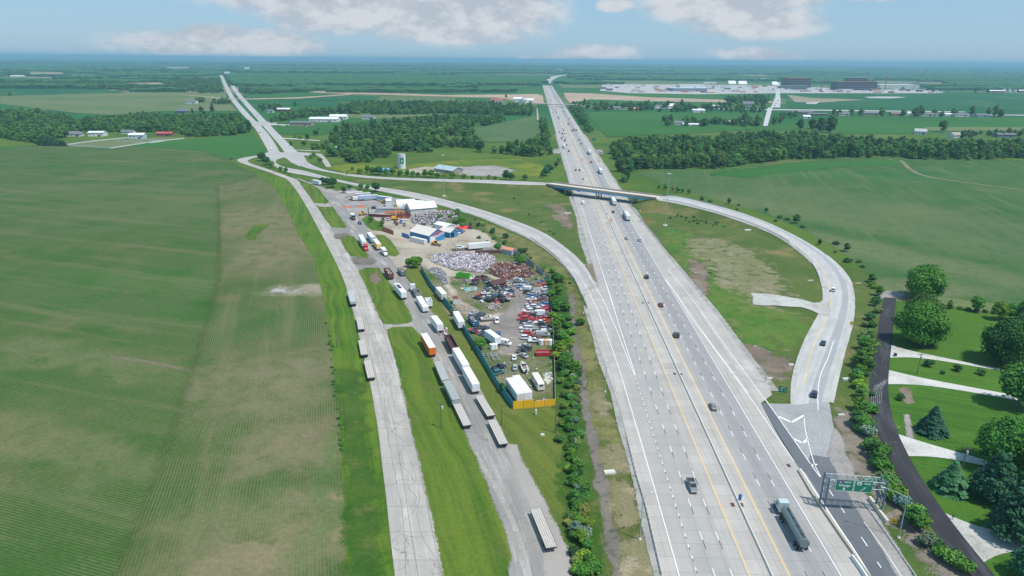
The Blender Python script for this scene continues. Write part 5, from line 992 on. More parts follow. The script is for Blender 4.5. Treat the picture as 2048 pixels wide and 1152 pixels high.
def mk_flatbed(L,planks=4,tarp=0,worn=True):
    def f():
        o=empty('flatbed_trailer'); d=MB(); w=2.5
        for i in range(planks): d.box((0,-w/2+w/planks*(i+.5),1.42),(L,w/planks-.07,.12))
        d.build('deck',WOODD,o); r=MB()
        for s_ in (-1,1): r.box((0,s_*(w/2+.02),1.38),(L,.06,.26)); r.box((0,s_*.45,1.1),(L-.4,.14,.5))
        for k in range(int(L/1.4)): r.box((-L/2+.7+k*1.4,0,1.28),(.1,w,.12))
        r.box((-L/2-.02,0,1.3),(.1,w,.34)); r.build('frame',DKM,o)
        if tarp: b=MB(); b.box((0,0,1.48+tarp/2),(L-.1,w+.04,tarp)); b.box((0,0,1.5+tarp),(L,w+.1,.06)); b.build('load_cover',DULL,o)
        for s_ in (-1,1): l=MB(); l.box((L/2-2.6,s_*.7,.6),(.14,.14,1.2)); l.box((L/2-2.6,s_*.7,.04),(.3,.3,.08)); l.build('landing_leg',DKM,o); t_=MB(); t_.box((-L/2-.08,s_*.95,1.25),(.05,.35,.14)); t_.build('tail_light',LIGHTR,o)
        wheels(o,(-L/2+1.5,-L/2+2.8),w-.05,.5,tw=.45); return o
    return f
def mk_openbox(L,w=2.5,h=1.9,zb=1.0,mat_=None,inner=None,name='dump_trailer',load=None,wh=True,seed=1):
    def f():
        o=empty(name); b=MB(); t_=.08; z=zb+h/2
        for s_ in (-1,1):
            b.box((0,s_*w/2,z),(L,t_,h))
            for k in range(int(L/.9)+1): b.box((-L/2+.1+k*(L-.2)/int(L/.9),s_*(w/2+.07),z),(.1,.09,h-.05))
            b.box((0,s_*(w/2+.02),zb+h),(L+.1,.16,.1))
        b.box((0,0,zb),(L,w,t_)); b.build('body',mat_ or DULL,o)
        for s_,n_ in ((-1,'rear_gate'),(1,'front_wall')): g=MB(); g.box((s_*L/2,0,z),(t_,w,h)); g.box((s_*(L/2+.05),0,zb+h-.1),(.1,w,.12)); g.box((s_*(L/2+.05),0,zb+.2),(.1,w,.12)); g.build(n_,mat_ or DULL,o)
        if load:
            q=MB(); scrap(q,[(-L/2+.2,-w/2+.15),(L/2-.2,-w/2+.15),(L/2-.2,w/2-.15),(-L/2+.2,w/2-.15)],zb+h*.55,h*.45,int(L*w*5),.45,random.Random(seed)); q.build('scrap_load',load,o)
        else: q=MB(); q.box((0,0,zb+h*.35),(L-.2,w-.2,.1)); q.build('floor',inner or RUSTB,o)
        if wh: wheels(o,(-L/2+1.2,-L/2+2.4),w-.05,.5,tw=.45); s2=MB(); s2.box((0,0,zb-.2),(L,.9,.25)); s2.build('frame',DKM,o)
        else: s2=MB(); s2.box((0,-.7,zb-.1),(L,.15,.15)); s2.box((0,.7,zb-.1),(L,.15,.15)); s2.build('skids',DKM,o)
        return o
    return f
def scrap(mb,poly,z,h,n,size,rnd,mats=8,domes=None):
    """tangle of bent sheets, bars and boxes heaped over a polygon"""
    x0=min(p[0] for p in poly);x1=max(p[0] for p in poly);y0=min(p[1] for p in poly);y1=max(p[1] for p in poly); cx=(x0+x1)/2;cy=(y0+y1)/2; k=0; tries=0
    while k<n and tries<n*8:
        tries+=1; x,y=rnd.uniform(x0,x1),rnd.uniform(y0,y1)
        if not inpoly(x,y,poly): continue
        e=min(1,2.2*min((x-x0)/(x1-x0),(x1-x)/(x1-x0),(y-y0)/(y1-y0),(y1-y)/(y1-y0)))**.6
        top=z+h*e*(.55+.55*noise.noise((x*.22,y*.22,1.7)))
        zz=top if rnd.random()<.8 else rnd.uniform(z,max(top,z+.1)); M=Matrix.Rotation(rnd.uniform(0,6.3),3,'Z')@Matrix.Rotation(rnd.gauss(0,.5),3,'X')@Matrix.Rotation(rnd.gauss(0,.5),3,'Y')
        s_=size*rnd.uniform(.5,1.7); ty=rnd.random(); mi=min(mats-1,int(rnd.random()**1.3*mats))
        if ty<.45: d=(s_*1.5,s_*.9,.06)
        elif ty<.7: d=(s_*2.4,s_*.16,s_*.16)
        else: d=(s_,s_*.7,s_*.55)
        mb.box((x,y,zz+s_*.12),d,M=M,mi=mi,taper=rnd.uniform(.6,1)); k+=1
def heap(px_poly,h,n,size,cols,label_name,seed):
    W=[G(*p) for p in px_poly]; poly=[(w.x,w.y) for w in W]; rnd=random.Random(seed); mb=MB()
    # the mound under the pieces
    cx=sum(p[0] for p in poly)/len(poly); cy=sum(p[1] for p in poly)/len(poly); rings=5; n0=len(poly); vs=[]
    for r_ in range(rings):
        f=1-r_/(rings-.5)*.92
        for p in poly: vs.append((cx+(p[0]-cx)*f,cy+(p[1]-cy)*f,h*.34*(1-f**2.2)*(.8+.5*noise.noise((p[0]*.2,p[1]*.2,r_)))))
    vs.append((cx,cy,h*.34)); fs=[]
    for r_ in range(rings-1):
        for i in range(n0): fs.append((r_*n0+i,r_*n0+(i+1)%n0,(r_+1)*n0+(i+1)%n0,(r_+1)*n0+i))
    for i in range(n0): fs.append(((rings-1)*n0+i,(rings-1)*n0+(i+1)%n0,len(vs)-1))
    if h>.5: mb.add(vs,fs,2)
    scrap(mb,poly,.1,h*.9,n,size,rnd,len(cols))
    o=mb.build(label_name,[plain('scrap_%d_%d'%(seed,i),c,.6,0,.3) for i,c in enumerate(cols)]); o['kind']='stuff'; return o
CARMK={'sedan':mk_sedan,'suv':mk_suv,'pickup':mk_pickup,'van':mk_van}
WHITE_=(.74,.75,.77); SILV=(.40,.42,.44); DG=(.055,.06,.07); RED=(.52,.03,.04); BLU=(.06,.16,.42); NAVY=(.02,.035,.09); MARO=(.17,.03,.04); TAN=(.45,.33,.20); GREY=(.19,.21,.23); ORG=(.65,.17,.03); BLK=(.015,.016,.018); TEALC=(.04,.16,.18); PALEB=(.35,.45,.60); CREAM=(.68,.64,.55)
CN={id(WHITE_):'white',id(SILV):'silver',id(DG):'dark grey',id(RED):'red',id(BLU):'blue',id(NAVY):'navy blue',id(MARO):'maroon',id(TAN):'tan',id(GREY):'grey',id(ORG):'orange',id(BLK):'black',id(TEALC):'teal',id(PALEB):'pale blue',id(CREAM):'cream'}
def car(kind,p,rz,col,label,group=None,z=0,rx=0,ry=0,scale=None,cat=None):
    if not isinstance(p,Vector): p=G(*p,0)
    return place('v_'+kind,CARMK[kind],(p.x,p.y,z),rz,label,cat or {'sedan':'car','suv':'car','pickup':'pickup truck','van':'van'}[kind],group,col,scale,rx,ry)
RZ=.36 # deck levels: the interstate's paving is .30 above the country
def onroad(kind,px,py,col,label,group=None,away=None,z=.305):
    s,t=ST(px,py); away=t>0 if away is None else away
    lanes=[-17.5,-13.8,-10.1,-6.4,5.6,9.3,12.9,17.5] if s>150 else [-17.7,-13.8,-10.1,-6.4,5.6,9.3,12.9,17.5]
    t=min(lanes,key=lambda q:abs(q-t)); p=HW(s,t); rz=HYAW if away else HYAW+math.pi
    if kind in CARMK: return car(kind,Vector((p.x,p.y,0)),rz,col,label,group,z)
    mk={'semi':mk_semi(),'tanker':mk_tanker}[kind]; return place('v_'+kind,mk,(p.x,p.y,z),rz,label,'semi truck' if kind=='semi' else 'tanker truck',group,col)
onroad('pickup',1390,978,GREY,'grey pickup truck nearest the camera, in the left carriageway'); onroad('tanker',1592,1062,(.45,.55,.56),'dark tanker truck with pale cab driving away past the sign gantry')
onroad('sedan',1437,818,GREY,'grey car driving away opposite the exit gore',away=True); onroad('suv',1352,674,DG,'dark car in the inner lane driving away, above the grey one'); onroad('sedan',1321,613,MARO,'dark maroon car in the inner lane just beyond the ramp nose'); onroad('suv',1294,557,DG,'dark grey car in the inner lane level with the ramp merge')
onroad('sedan',1254,479,SILV,'silver car below the two grey trucks right of the median'); onroad('sedan',1279,483,SILV,'silver car one lane right of the other silver car')
onroad('semi',1256,437,GREY,'grey semi truck driving away, nearer of the two below the overpass'); onroad('semi',1229,407,GREY,'grey semi truck driving away just below the overpass'); onroad('sedan',1226,426,DG,'dark car between the median and the two grey trucks')
onroad('van',1167,409,WHITE_,'white box van coming towards the camera just below the overpass',away=False); onroad('van',1158,383,MARO,'dark red truck in the shade of the overpass',away=False)
onroad('sedan',1152,342,DG,'left one of two dark cars side by side just above the overpass',away=False); onroad('sedan',1159,342,DG,'right one of two dark cars side by side just above the overpass',away=False); onroad('sedan',1166,360,SILV,'silver car right above the overpass in the left carriageway',away=False)
onroad('semi',1203,346,WHITE_,'white semi truck driving away just above the overpass'); onroad('van',1182,326,ORG,'orange truck driving away above the overpass'); onroad('semi',1180,308,WHITE_,'white semi truck between the two rubble patches, right carriageway')
onroad('semi',1130,296,WHITE_,'white semi truck coming between the rubble patches, left carriageway',away=False)
FARV=[(1138.5,304,BLK),(1134,291,BLK),(1130.5,282.5,BLK),(1124,278.5,DG),(1127,269,DG),(1131,268.5,DG),(1119.6,266,RED),(1127.7,262.6,BLK),(1126.4,259,DG),(1117.6,235,BLK),(1117.6,238.6,BLK),(1107,226,NAVY),(1111.6,226,NAVY),(1106.6,219.7,DG),(1112.6,219.7,DG),(1110,222,BLK),(1104,203,DG),(1099,201,BLK),(1136.5,249.8,BLK),(1139.8,239,DG),(1146,259.5,DG),(1151.9,262,BLK),(1147,262,DG),(1142.8,263.3,BLK),(1105,194.5,RED),(1109.6,197,RED),(1114.6,193,DG),(1117.6,197,BLK),(1103.5,175.6,BLK),(1105.8,179.4,DG),(1094.5,183,DG),(1112,188,BLK),(1124,214.6,BLK),(1127,224.6,BLK),(1101,190,BLK),(1107,184,SILV),(1097,178,WHITE_),(1119,205,SILV),(1122,209,WHITE_),(1134,276,SILV),(1128,274,SILV),(1162,289,DG),(1156,281,GREY)]
for x,y,c in FARV: onroad(['sedan','suv','van'][int(x*7)%3],x,y,c,CN[id(c)]+' vehicle in the distant traffic beyond the overpass','distant traffic on the interstate')
def heading(x0,y0,x1,y1): d=G(x1,y1)-G(x0,y0); return math.atan2(d.y,d.x)
car('suv',(1666,583),heading(1655,650,1672,600),WHITE_,'white car on the loop ramp at the bend',z=.36); car('sedan',(1646,690),heading(1637,720,1650,670),NAVY,'dark blue car on the exit ramp, upper of two below the white car',z=.36); car('suv',(1628,793),heading(1622,830,1632,760),NAVY,'dark blue car on the exit ramp just above the gore chevrons',z=.36)
car('van',(543,300),heading(538,290,551,308),WHITE_,'white truck waiting at the crossroads on the divided road',z=.26); car('sedan',(519,266),heading(526,275,512,258),BLU,'blue car on the divided road above the crossroads',z=.26)
car('sedan',(462,319),heading(500,316,462,317),NAVY,'dark car at the hairpin bend of the frontage road',z=.26)
for x,y,c in [(515,232,SILV),(484,199,WHITE_),(488,206,DG),(473,185,DG),(463,191,WHITE_)]: car('van',(x,y),heading(448,147,475,193),c,CN[id(c)]+' vehicle far up the divided road at %s'%{515:'the shed entrance',484:'the farm crossing, white',488:'the farm crossing',473:'the top of the right carriageway',463:'the left carriageway'}[x],'far traffic on the divided road',z=.3)
# ---------------------------------------------------------------- trailers parked along the frontage roads; ends given on their top surface
def trl(kind,maker,a,b,zt,z0,label,cat,col=None,group=None,flip=False,L0=None):
    A=G(*a,zt);B=G(*b,zt); M_=(A+B)/2; d=A-B; rz=math.atan2(d.y,d.x)+(math.pi if flip else 0)
    s_=(max(.7,min(1.35,d.length/L0)),1,1) if L0 else None
    return place('v_'+kind,maker,(M_.x,M_.y,z0),rz,label,cat,group,col,s_)
FB='flatbed trailers along the roads'
for a,b,l in [((718,634),(723,659),'plank flatbed parked at the left edge of the slab road, below the covered one'),((723,681),(729,710),'plank flatbed at the left edge of the slab road, second from the bottom'),((734.7,721.6),(743,756),'lowest plank flatbed at the left edge of the slab road'),
 ((913.8,808.4),(935,851.4),'plank flatbed directly behind the two covered trailers on the frontage road'),((957.6,791.4),(982.6,832),'plank flatbed just below the long white box trailer'),((983.8,841),(1007.4,888.6),'pinkish plank flatbed, second from the bottom of the frontage road')]:
    trl('flat',mk_flatbed(14.6),a,b,1.5,.19,l,'trailer',None,FB,L0=14.6)
fj=trl('flatw',mk_flatbed(14.6,5),(1071,1019),(1103,1095.7),1.5,.19,'long pale flatbed nearest the camera with three loose boards on it','trailer',L0=14.6)
for k,(a,b) in enumerate([((1088,1075),(1100,1090)),((1090,1073),(1103,1088)),((1094,1077),(1103,1084))]):
    P,Q=G(*a,1.7),G(*b,1.7); bd_=MB(); bd_.bar(P,Q,.16,.06); tag(bd_.build('loose_board',OFFW),'pale loose board lying across the tail of the nearest flatbed','board','boards on the nearest flatbed')
trl('cover',mk_flatbed(13,4,.9),(700,582.7),(706.5,604.5),2.4,.19,'covered flatbed, topmost trailer at the left edge of the slab road','trailer',SILV,None,L0=13)
trl('cover',None,(875,724),(891,760.5),2.4,.19,'grey covered flatbed directly below the orange box trailer','trailer',(.36,.36,.35),None,L0=13)
trl('cover2',mk_flatbed(13,4,1.5),(893.4,762),(912.6,800),3.0,.19,'taller grey-green covered flatbed in the middle of the left trailer row','trailer',(.30,.33,.32),None,L0=13)
trl('box',mk_boxtrailer(12.5),(847.7,667.4),(865,696.6),3.9,.19,'orange box trailer with pale roof on the frontage road','trailer',(.72,.16,.02),None,L0=12.5)
roof=MB(); roof.box((0,0,3.93),(12.3,2.5,.05)); roof.build('roof',ROOFW,PROTO['v_box'])
for a,b,c,l,g_ in [((911,695.8),(932,730.6),WHITE_,'upper of the two long white box trailers parked end to end',None),((932,734),(951.8,768.3),WHITE_,'lower of the two long white box trailers parked end to end',None),
 ((1018.7,755.8),(1041.4,787.7),(.66,.64,.62),'left of two white box trailers side by side in the corner by the yellow fence',None),((1031.4,751),(1057,785),WHITE_,'right of two white box trailers side by side by the yellow fence',None),
 ((792.7,567),(807.7,584.5),WHITE_,'white box trailer with a dark hole in its roof on the frontage road',None),((867,631.7),(880.5,649),WHITE_,'wrecked white box trailer spilling debris on the frontage road',None),
 ((911.5,623),(923,643.5),WHITE_,'white box trailer half hidden behind the teal fence',None),((876,574),(888.6,588),CREAM,'cream box trailer inside the upper bend of the teal fence',None),
 ((936,488),(980,484),WHITE_,'long white box trailer beside the car carrier right of the blue building',None),
 ((737.5,465),(746,475),PALEB,'white trailer with blue end at the head of the parked trucks',None),((749.7,478),(758,488.6),(.85,.55,.18),'yellow-orange trailer between the blue-ended one and the white truck',None),
 ((693,385),(725,383.5),(.55,.47,.42),'pinkish trailer leftmost in the parked row behind the gravel pile',None),((710,387.5),(741,385.5),SILV,'grey trailer behind the pinkish one',None),((718,391.5),(755,389.5),PALEB,'pale blue long trailer in the parked row',None),((755,391.5),(783,395),PALEB,'pale blue trailer at the right end of the parked row',None),
 ((626,359.5),(640,362.5),WHITE_,'white box trailer alone at the top of the frontage road',None),((980,664),(990,671),WHITE_,'short white trailer beside the heap of crushed cars',None),((837.7,588),(851,609.5),WHITE_,'low white trailer behind the white day cab',None)]:
    o=trl('box',None,a,b,3.9,.1,l,'trailer',c,g_,L0=12.5)
    if 'hole' in l: h=MB(); h.box((1.5,.1,3.99),(5.5,1.5,.03)); h.build('roof_hole',DKM,o)
    if 'low white' in l: o.scale=(o.scale[0],1,.72)
p=G(857.5,614); place('v_bx2',mk_openbox(4.5,2.5,2.6,1.0,DULL,WHT,'cargo_box',wh=False),(p.x,p.y,.1),heading(858,622,850,606),'white open-topped cargo box behind the low white trailer','cargo box',None,WHITE_)
trl('dump',mk_openbox(11.5,2.5,2.0,1.1,None,RUSTB),(895.4,670),(909,694),3.1,.19,'open-topped brown dump trailer ahead of the long white trailers','dump trailer',(.10,.055,.07),None,L0=11.5)
SC_=[plain('scrap white',(.62,.62,.66),.6,0,.3),plain('scrap rust',(.22,.09,.06),.8),plain('scrap grey',(.2,.2,.22),.6),plain('scrap pink',(.5,.36,.36),.6)]*2
trl('scrapbox',mk_openbox(8.5,2.5,2.0,1.0,RUST,None,'scrap_container',SC_,True,4),(771.6,534.5),(783.6,551),3,.19,'rusty red open container heaped with scrap on the frontage road','scrap container',None,None,L0=8.5)
trl('scrapbox2',mk_openbox(6,2.4,1.7,.6,plain('grey green bin',(.12,.20,.20),.6),None,'scrap_bin',SC_,False,5),(799.5,536),(806.5,545),2.3,.19,'grey-green scrap bin right of the rusty container','scrap bin',None,None,L0=6)
trl('rustbox',mk_openbox(4.5,2.4,1.8,1.0,plain('grey bin',(.30,.32,.34),.6),RUST,'open_bin',None,True),(831,577),(836,586),2.8,.19,'open rusty dump body behind the white cab','dump body',None,None,L0=4.5)
trl('greenbin',mk_openbox(8.5,2.4,2.1,.4,plain('lime green bin',(.13,.58,.04),.6,0,.1),RUST,'green_container',None,False),(914.5,545.5),(941,549.5),2.5,.09,'bright lime green open container in front of the white scrap heap','container',None,None,L0=8.5)
trl('bluebin',mk_openbox(5.5,2.6,2.0,.4,plain('blue bin',(.04,.15,.25),.6),RUSTB,'blue_bin',SC_,False,8),(942,632),(952,644),2.2,.09,'blue open bin with rusty inside next to the white boat','bin',None,None,L0=5.5)
trl('redbin',mk_openbox(7.5,2.6,1.2,.3,plain('red bin',(.60,.03,.05),.6),plain('grey boards',(.22,.23,.22),.8),'red_trailer',None,False),(1073,703.5),(1100,703),1.4,.09,'long red-sided low container with grey boards near the three round tanks','container',None,None,L0=7.5)
def mk_shedbox():
    o=empty('storage_box'); b=MB(); b.box((0,0,1.25),(4,2.4,2.5)); b.build('body',OFFW,o); r=MB(); r.box((0,0,2.55),(4.1,2.5,.1)); r.build('roof',RUST,o); d=MB(); d.box((-2.03,0,1.2),(.06,1.8,2.1)); d.build('door',WHT,o); return o
p=G(911,606); place('v_shedbox',mk_shedbox,(p.x,p.y,.08),heading(911,606,911,596),'small white storage box with a rusty roof beside the dirt track','storage box')
p=G(1072,582); place('v_shedbox',None,(p.x,p.y,.08),heading(1060,578,1080,576),'tan-topped storage box between the car columns','storage box')
def mk_tractoronly(): o=empty('semi_tractor'); tractor(o,4); return o
p=G(826,584); place('v_tractor',mk_tractoronly,(p.x,p.y,.19),heading(830,590,822,572),'white day cab parked nose up the frontage road','semi tractor',None,WHITE_)
p=G(731,500); place('v_tractor',None,(p.x,p.y,.19),heading(728,490,735,506),'red semi tractor coupled in front of a white trailer','semi tractor',None,RED)
trl('box',None,(720,468),(729.3,485.5),3.9,.19,'white box trailer behind the red tractor','trailer',WHITE_,None,L0=12.5)
def mk_boxtruck():
    o=empty('box_truck'); b=MB(); b.box((-1.2,0,2.0),(5.6,2.4,2.4)); b.build('cargo_box',WHT,o); tractor(o,5.2,sleeper=False); return o
p=G(768,509); place('v_boxtruck',mk_boxtruck,(p.x,p.y,.19),heading(758,492,776,512),'white box truck at the lower end of the parked trucks','truck',None,WHITE_)
p=G(706,438); place('v_boxtruck',None,(p.x,p.y,.19),heading(703,430,716,448),'white and black truck with a cargo body by the first grass patch','truck',None,BLK)
car('pickup',(720,448),heading(712,436,722,450),NAVY,'navy pickup truck right below the black-and-white truck',z=.19)
# debris by the wrecked trailer
heap([(872,655),(882,650),(893,655),(896,668),(888,676),(876,672)],1.3,90,.5,[(.62,.6,.62),(.45,.4,.38),(.2,.15,.13),(.5,.35,.3)],'debris_pile',31)
heap([(860,632),(865,626),(872,630),(868,640)],.5,12,.3,[(.5,.5,.5),(.3,.3,.3)],'debris_pile',32)
def P3(L,x0,y0,s): return [(x0+a/s,y0+b/s) for a,b in L]
heap(P3([(270,185),(340,140),(600,110),(800,105),(1050,120),(1165,180),(1130,260),(1050,340),(1000,380),(800,360),(600,330),(450,295),(300,235)],820,490,6.777),2.6,2100,.62,[(.66,.64,.68),(.72,.72,.75),(.50,.47,.55),(.55,.42,.42),(.30,.33,.45),(.42,.40,.42),(.16,.15,.17),(.45,.25,.25)],'scrap_heap',11)
heap(P3([(1080,340),(1120,290),(1200,250),(1350,240),(1500,280),(1650,320),(1710,390),(1600,440),(1450,470),(1300,470),(1150,430),(1080,385)],820,490,6.777),3.0,1300,.62,[(.22,.08,.055),(.30,.12,.07),(.14,.06,.05),(.40,.17,.09),(.13,.10,.10),(.38,.22,.16),(.5,.45,.45),(.06,.08,.16)],'rust_heap',12)
heap([(820,440),(832,430),(868,422.5),(902,422.5),(917,433),(898,441),(874,446),(862,450),(842,450),(824,447)],3.2,1500,.68,[(.66,.66,.70),(.55,.53,.58),(.20,.19,.22),(.40,.38,.42),(.13,.13,.16),(.62,.40,.30),(.3,.3,.34),(.05,.05,.06)],'scrap_heap',13)
heap(P3([(240,340),(330,300),(420,330),(480,400),(515,530),(460,545),(400,470),(330,400),(260,370)],820,490,6.777),1.4,420,.5,[(.30,.30,.34),(.22,.22,.26),(.38,.37,.40),(.14,.14,.16)],'tyre_scrap_heap',14)
heap(P3([(1040,840),(1100,800),(1220,795),(1260,850),(1200,895),(1080,890)],820,490,6.777),1.2,170,.55,[(.33,.27,.24),(.42,.36,.33),(.2,.16,.14),(.5,.46,.44)],'timber_heap',15)
heap([(1015,562),(1030,560),(1046,571),(1055,582),(1050,586),(1035,578),(1022,572)],1.1,260,.5,[(.62,.6,.64),(.45,.40,.42),(.3,.28,.3),(.55,.4,.3)],'scrap_heap',16)
heap([(922,556),(950,556),(965,562),(955,570),(930,568)],1.1,200,.5,[(.24,.14,.12),(.35,.28,.27),(.5,.48,.5),(.14,.1,.1)],'scrap_heap',17)
heap([(922,577),(950,573),(957,580),(935,586)],.8,90,.5,[(.6,.6,.62),(.5,.35,.25),(.1,.5,.5),(.7,.7,.7)],'scrap_heap',18)
heap([(952,626),(966,628),(974,638),(962,642),(950,636)],1.0,90,.5,[(.12,.12,.14),(.5,.5,.52),(.2,.2,.22)],'scrap_heap',19)
heap([(965,575),(985,572),(1000,578),(985,586),(968,584)],.9,120,.5,[(.3,.3,.32),(.5,.48,.5),(.13,.15,.2),(.6,.6,.6)],'scrap_heap',20)
for k_,(pl_,n_) in enumerate([([(880,560),(915,600),(960,640),(1010,690),(1015,740),(1000,770),(950,700),(912,645),(868,580)],260),([(1015,705),(1100,700),(1106,790),(1040,800),(1005,760)],200),([(1035,575),(1100,565),(1103,690),(1045,690)],420),([(905,556),(1000,560),(1022,600),(990,625),(935,600)],320),([(990,505),(1040,515),(1090,560),(1040,560)],160),([(1015,555),(1045,540),(1095,565),(1050,580)],200),([(800,440),(850,452),(870,455),(815,462),(790,452)],80),([(700,400),(800,405),(830,420),(740,425)],90),([(860,488),(905,486),(960,500),(900,505)],70)]): heap(pl_,.35,n_,.34,[(.5,.5,.52),(.25,.22,.2),(.12,.11,.12),(.4,.2,.12),(.15,.2,.3),(.6,.58,.55)],'scattered_junk',60+k_)
heap([(1068,806),(1085,800),(1100,802),(1098,810),(1075,812)],.8,80,.5,[(.55,.2,.2),(.6,.6,.6),(.4,.3,.3)],'debris_pile',21)
heap([(694,396),(700,391),(708,391),(712,396),(708,400),(698,401)],2.2,1,.1,[(.42,.40,.38)]*3,'gravel_pile',22)
heap([(1085,745),(1100,742),(1108,760),(1095,772),(1086,760)],.6,60,.4,[(.5,.5,.5),(.3,.4,.3),(.6,.6,.5)],'debris_pile',23)
heap([(1085,330-0),(1096,323),(1103,326),(1104,333),(1095,337)][:0] or [(1101,303),(1108,299),(1122,299),(1122,306),(1108,307)],1.6,200,.9,[(.45,.44,.42),(.38,.37,.36),(.52,.51,.5)],'rubble_bank',24)
heap([(1187,302),(1198,300),(1206,303),(1205,308),(1194,309)],1.6,200,.9,[(.45,.44,.42),(.38,.37,.36),(.52,.51,.5)],'rubble_bank',25)
# ---------------------------------------------------------------- wrecks and parked cars in the yard
INN=[(1063,572,'sedan',GREY),(1052,582,'van',WHITE_),(1060,580,'suv',SILV),(1056,587,'suv',BLK),(1064,589,'sedan',SILV),(1063,595,'sedan',BLU),(1063,600.5,'sedan',WHITE_),(1063,607.5,'sedan',RED),(1063,611.5,'pickup',SILV),(1063,616.5,'suv',WHITE_),(1064,621,'sedan',BLK),(1056,625,'suv',WHITE_),(1050,631.5,'pickup',RED),(1062,634,'suv',DG),(1055,637.5,'sedan',RED),(1045,640.5,'suv',RED),(1064,642.5,'sedan',RED),(1050,646,'sedan',BLK),(1057,649.5,'sedan',SILV),(1058,654,'sedan',GREY),(1050,659.5,'suv',WHITE_),(1063,660,'pickup',WHITE_),(1052,665,'sedan',SILV),(1057,671,'suv',RED),(1053,679,'suv',WHITE_)]
OUT=[(1084,566,'sedan',BLU),(1088,569,'sedan',RED),(1086,574,'suv',ORG),(1089,579.5,'suv',WHITE_),(1085,587,'suv',SILV),(1088,590.5,'sedan',SILV),(1083,595,'suv',DG),(1086,598,'sedan',GREY),(1085,602,'sedan',MARO),(1085,608,'sedan',GREY),(1088,613,'suv',BLU),(1084,617,'sedan',WHITE_),(1090,618,'sedan',RED),(1087,624,'suv',RED),(1076,631,'van',WHITE_),(1092,631,'sedan',GREY),(1083,637,'suv',SILV),(1079,640.5,'sedan',RED),(1091,640.5,'pickup',RED),(1090,646.5,'pickup',ORG),(1079,647,'sedan',WHITE_),(1086,653,'suv',BLK),(1091,656.5,'sedan',DG),(1080,660,'sedan',MARO),(1092,662,'suv',GREY),(1083,667,'suv',WHITE_),(1086,673,'van',SILV),(1070,678,'sedan',MARO),(1071,685,'pickup',WHITE_)]
ORD=['first','second','third','fourth','fifth','sixth','seventh','eighth','ninth','tenth','eleventh','twelfth','thirteenth','fourteenth','fifteenth','sixteenth','seventeenth','eighteenth','nineteenth','twentieth']
rc=random.Random(12)
for nm,LST,g_ in (('inner wreck column by the dirt lot',INN,'wrecked cars in the inner column'),('outer wreck column by the fence',OUT,'wrecked cars in the outer column')):
    seen={}
    for i,(x,y,k,c) in enumerate(LST):
        kn={'suv':'tall car','sedan':'car','pickup':'pickup','van':'van'}[k]; key=(CN[id(c)],kn); seen[key]=seen.get(key,0)+1; tot=sum(1 for q in LST if (CN[id(q[3])],{'suv':'tall car','sedan':'car','pickup':'pickup','van':'van'}[q[2]])==key)
        l='%s %s in the %s'%(key[0],key[1],nm) if tot==1 else '%s %s in the %s, %s such from top'%(key[0],key[1],nm,ORD[seen[key]-1])
        car(k,(x,y),(math.pi if rc.random()<.75 else 0)+rc.gauss(.04,.09),c,l,g_,z=.1)
def jumble(poly,n,cols,place_,g_,seed,lay=1.15):
    r=random.Random(seed); W=[(G(*p).x,G(*p).y) for p in poly]; x0=min(w[0] for w in W);x1=max(w[0] for w in W);y0=min(w[1] for w in W);y1=max(w[1] for w in W); k=0; cx,cy=(x0+x1)/2,(y0+y1)/2
    while k<n:
        x,y=r.uniform(x0,x1),r.uniform(y0,y1)
        if not inpoly(x,y,W): continue
        e=1-max(abs(x-cx)/(x1-x0),abs(y-cy)/(y1-y0))*1.8; z=.1+max(0,e)*r.choice([0,lay,lay*1.5]); c=r.choice(cols); kd=r.choice(['sedan','sedan','suv','pickup'])
        car(kd,Vector((x,y,0)),r.uniform(0,6.28),c,'%s crushed %s %s'%(CN[id(c)],{'sedan':'car','suv':'tall car','pickup':'pickup'}[kd],place_),g_,z,r.gauss(0,.15),r.gauss(0,.12),(.95,1,.78)); k+=1
jumble(P3([(900,680),(960,620),(1200,560),(1330,600),(1390,700),(1360,770),(1250,800),(1000,790),(890,750)],820,490,6.777),36,[WHITE_,SILV,BLK,BLK,DG,NAVY,BLU,GREY,RED,SILV,DG],'jumbled in the round heap of wrecks ringed by the track','crushed cars of the round heap',2)
jumble(P3([(690,230),(760,210),(840,220),(850,270),(790,290),(690,290)],820,620,5.487),9,[BLK,DG,SILV,RED,NAVY],'in the small heap beside the short white trailer','crushed cars of the small heap',3)
jumble(P3([(1000,520),(1160,530),(1230,500),(1340,560),(1200,640),(1050,600)],820,490,6.777),7,[DG,SILV,GREY,BLK],'above the round heap near the open shed','crushed cars near the open shed',4)
jumble(P3([(1190,470),(1250,455),(1300,500),(1270,550),(1210,530)],820,620,5.487),3,[DG,SILV,BLK],'in the weeds right of the silver car','crushed cars in the weeds',5)
jumble(P3([(880,610),(940,610),(1000,640),(1010,660),(890,670)],780,370,6.777),4,[NAVY,BLU,SILV,BLK],'behind the blue building','wrecked cars behind the blue building',6)
jumble(P3([(400,535),(560,540),(740,545),(770,580),(600,575),(420,560)],780,370,6.777),6,[DG,GREY,SILV],'in the row between the scrap heap and the blue roof','wrecked cars behind the blue roof',7)
jumble(P3([(1050,545),(1160,570),(1130,600),(1050,590)],780,370,6.777),3,[DG,GREY,NAVY],'beside the red tarp','wrecked cars beside the red tarp',8)
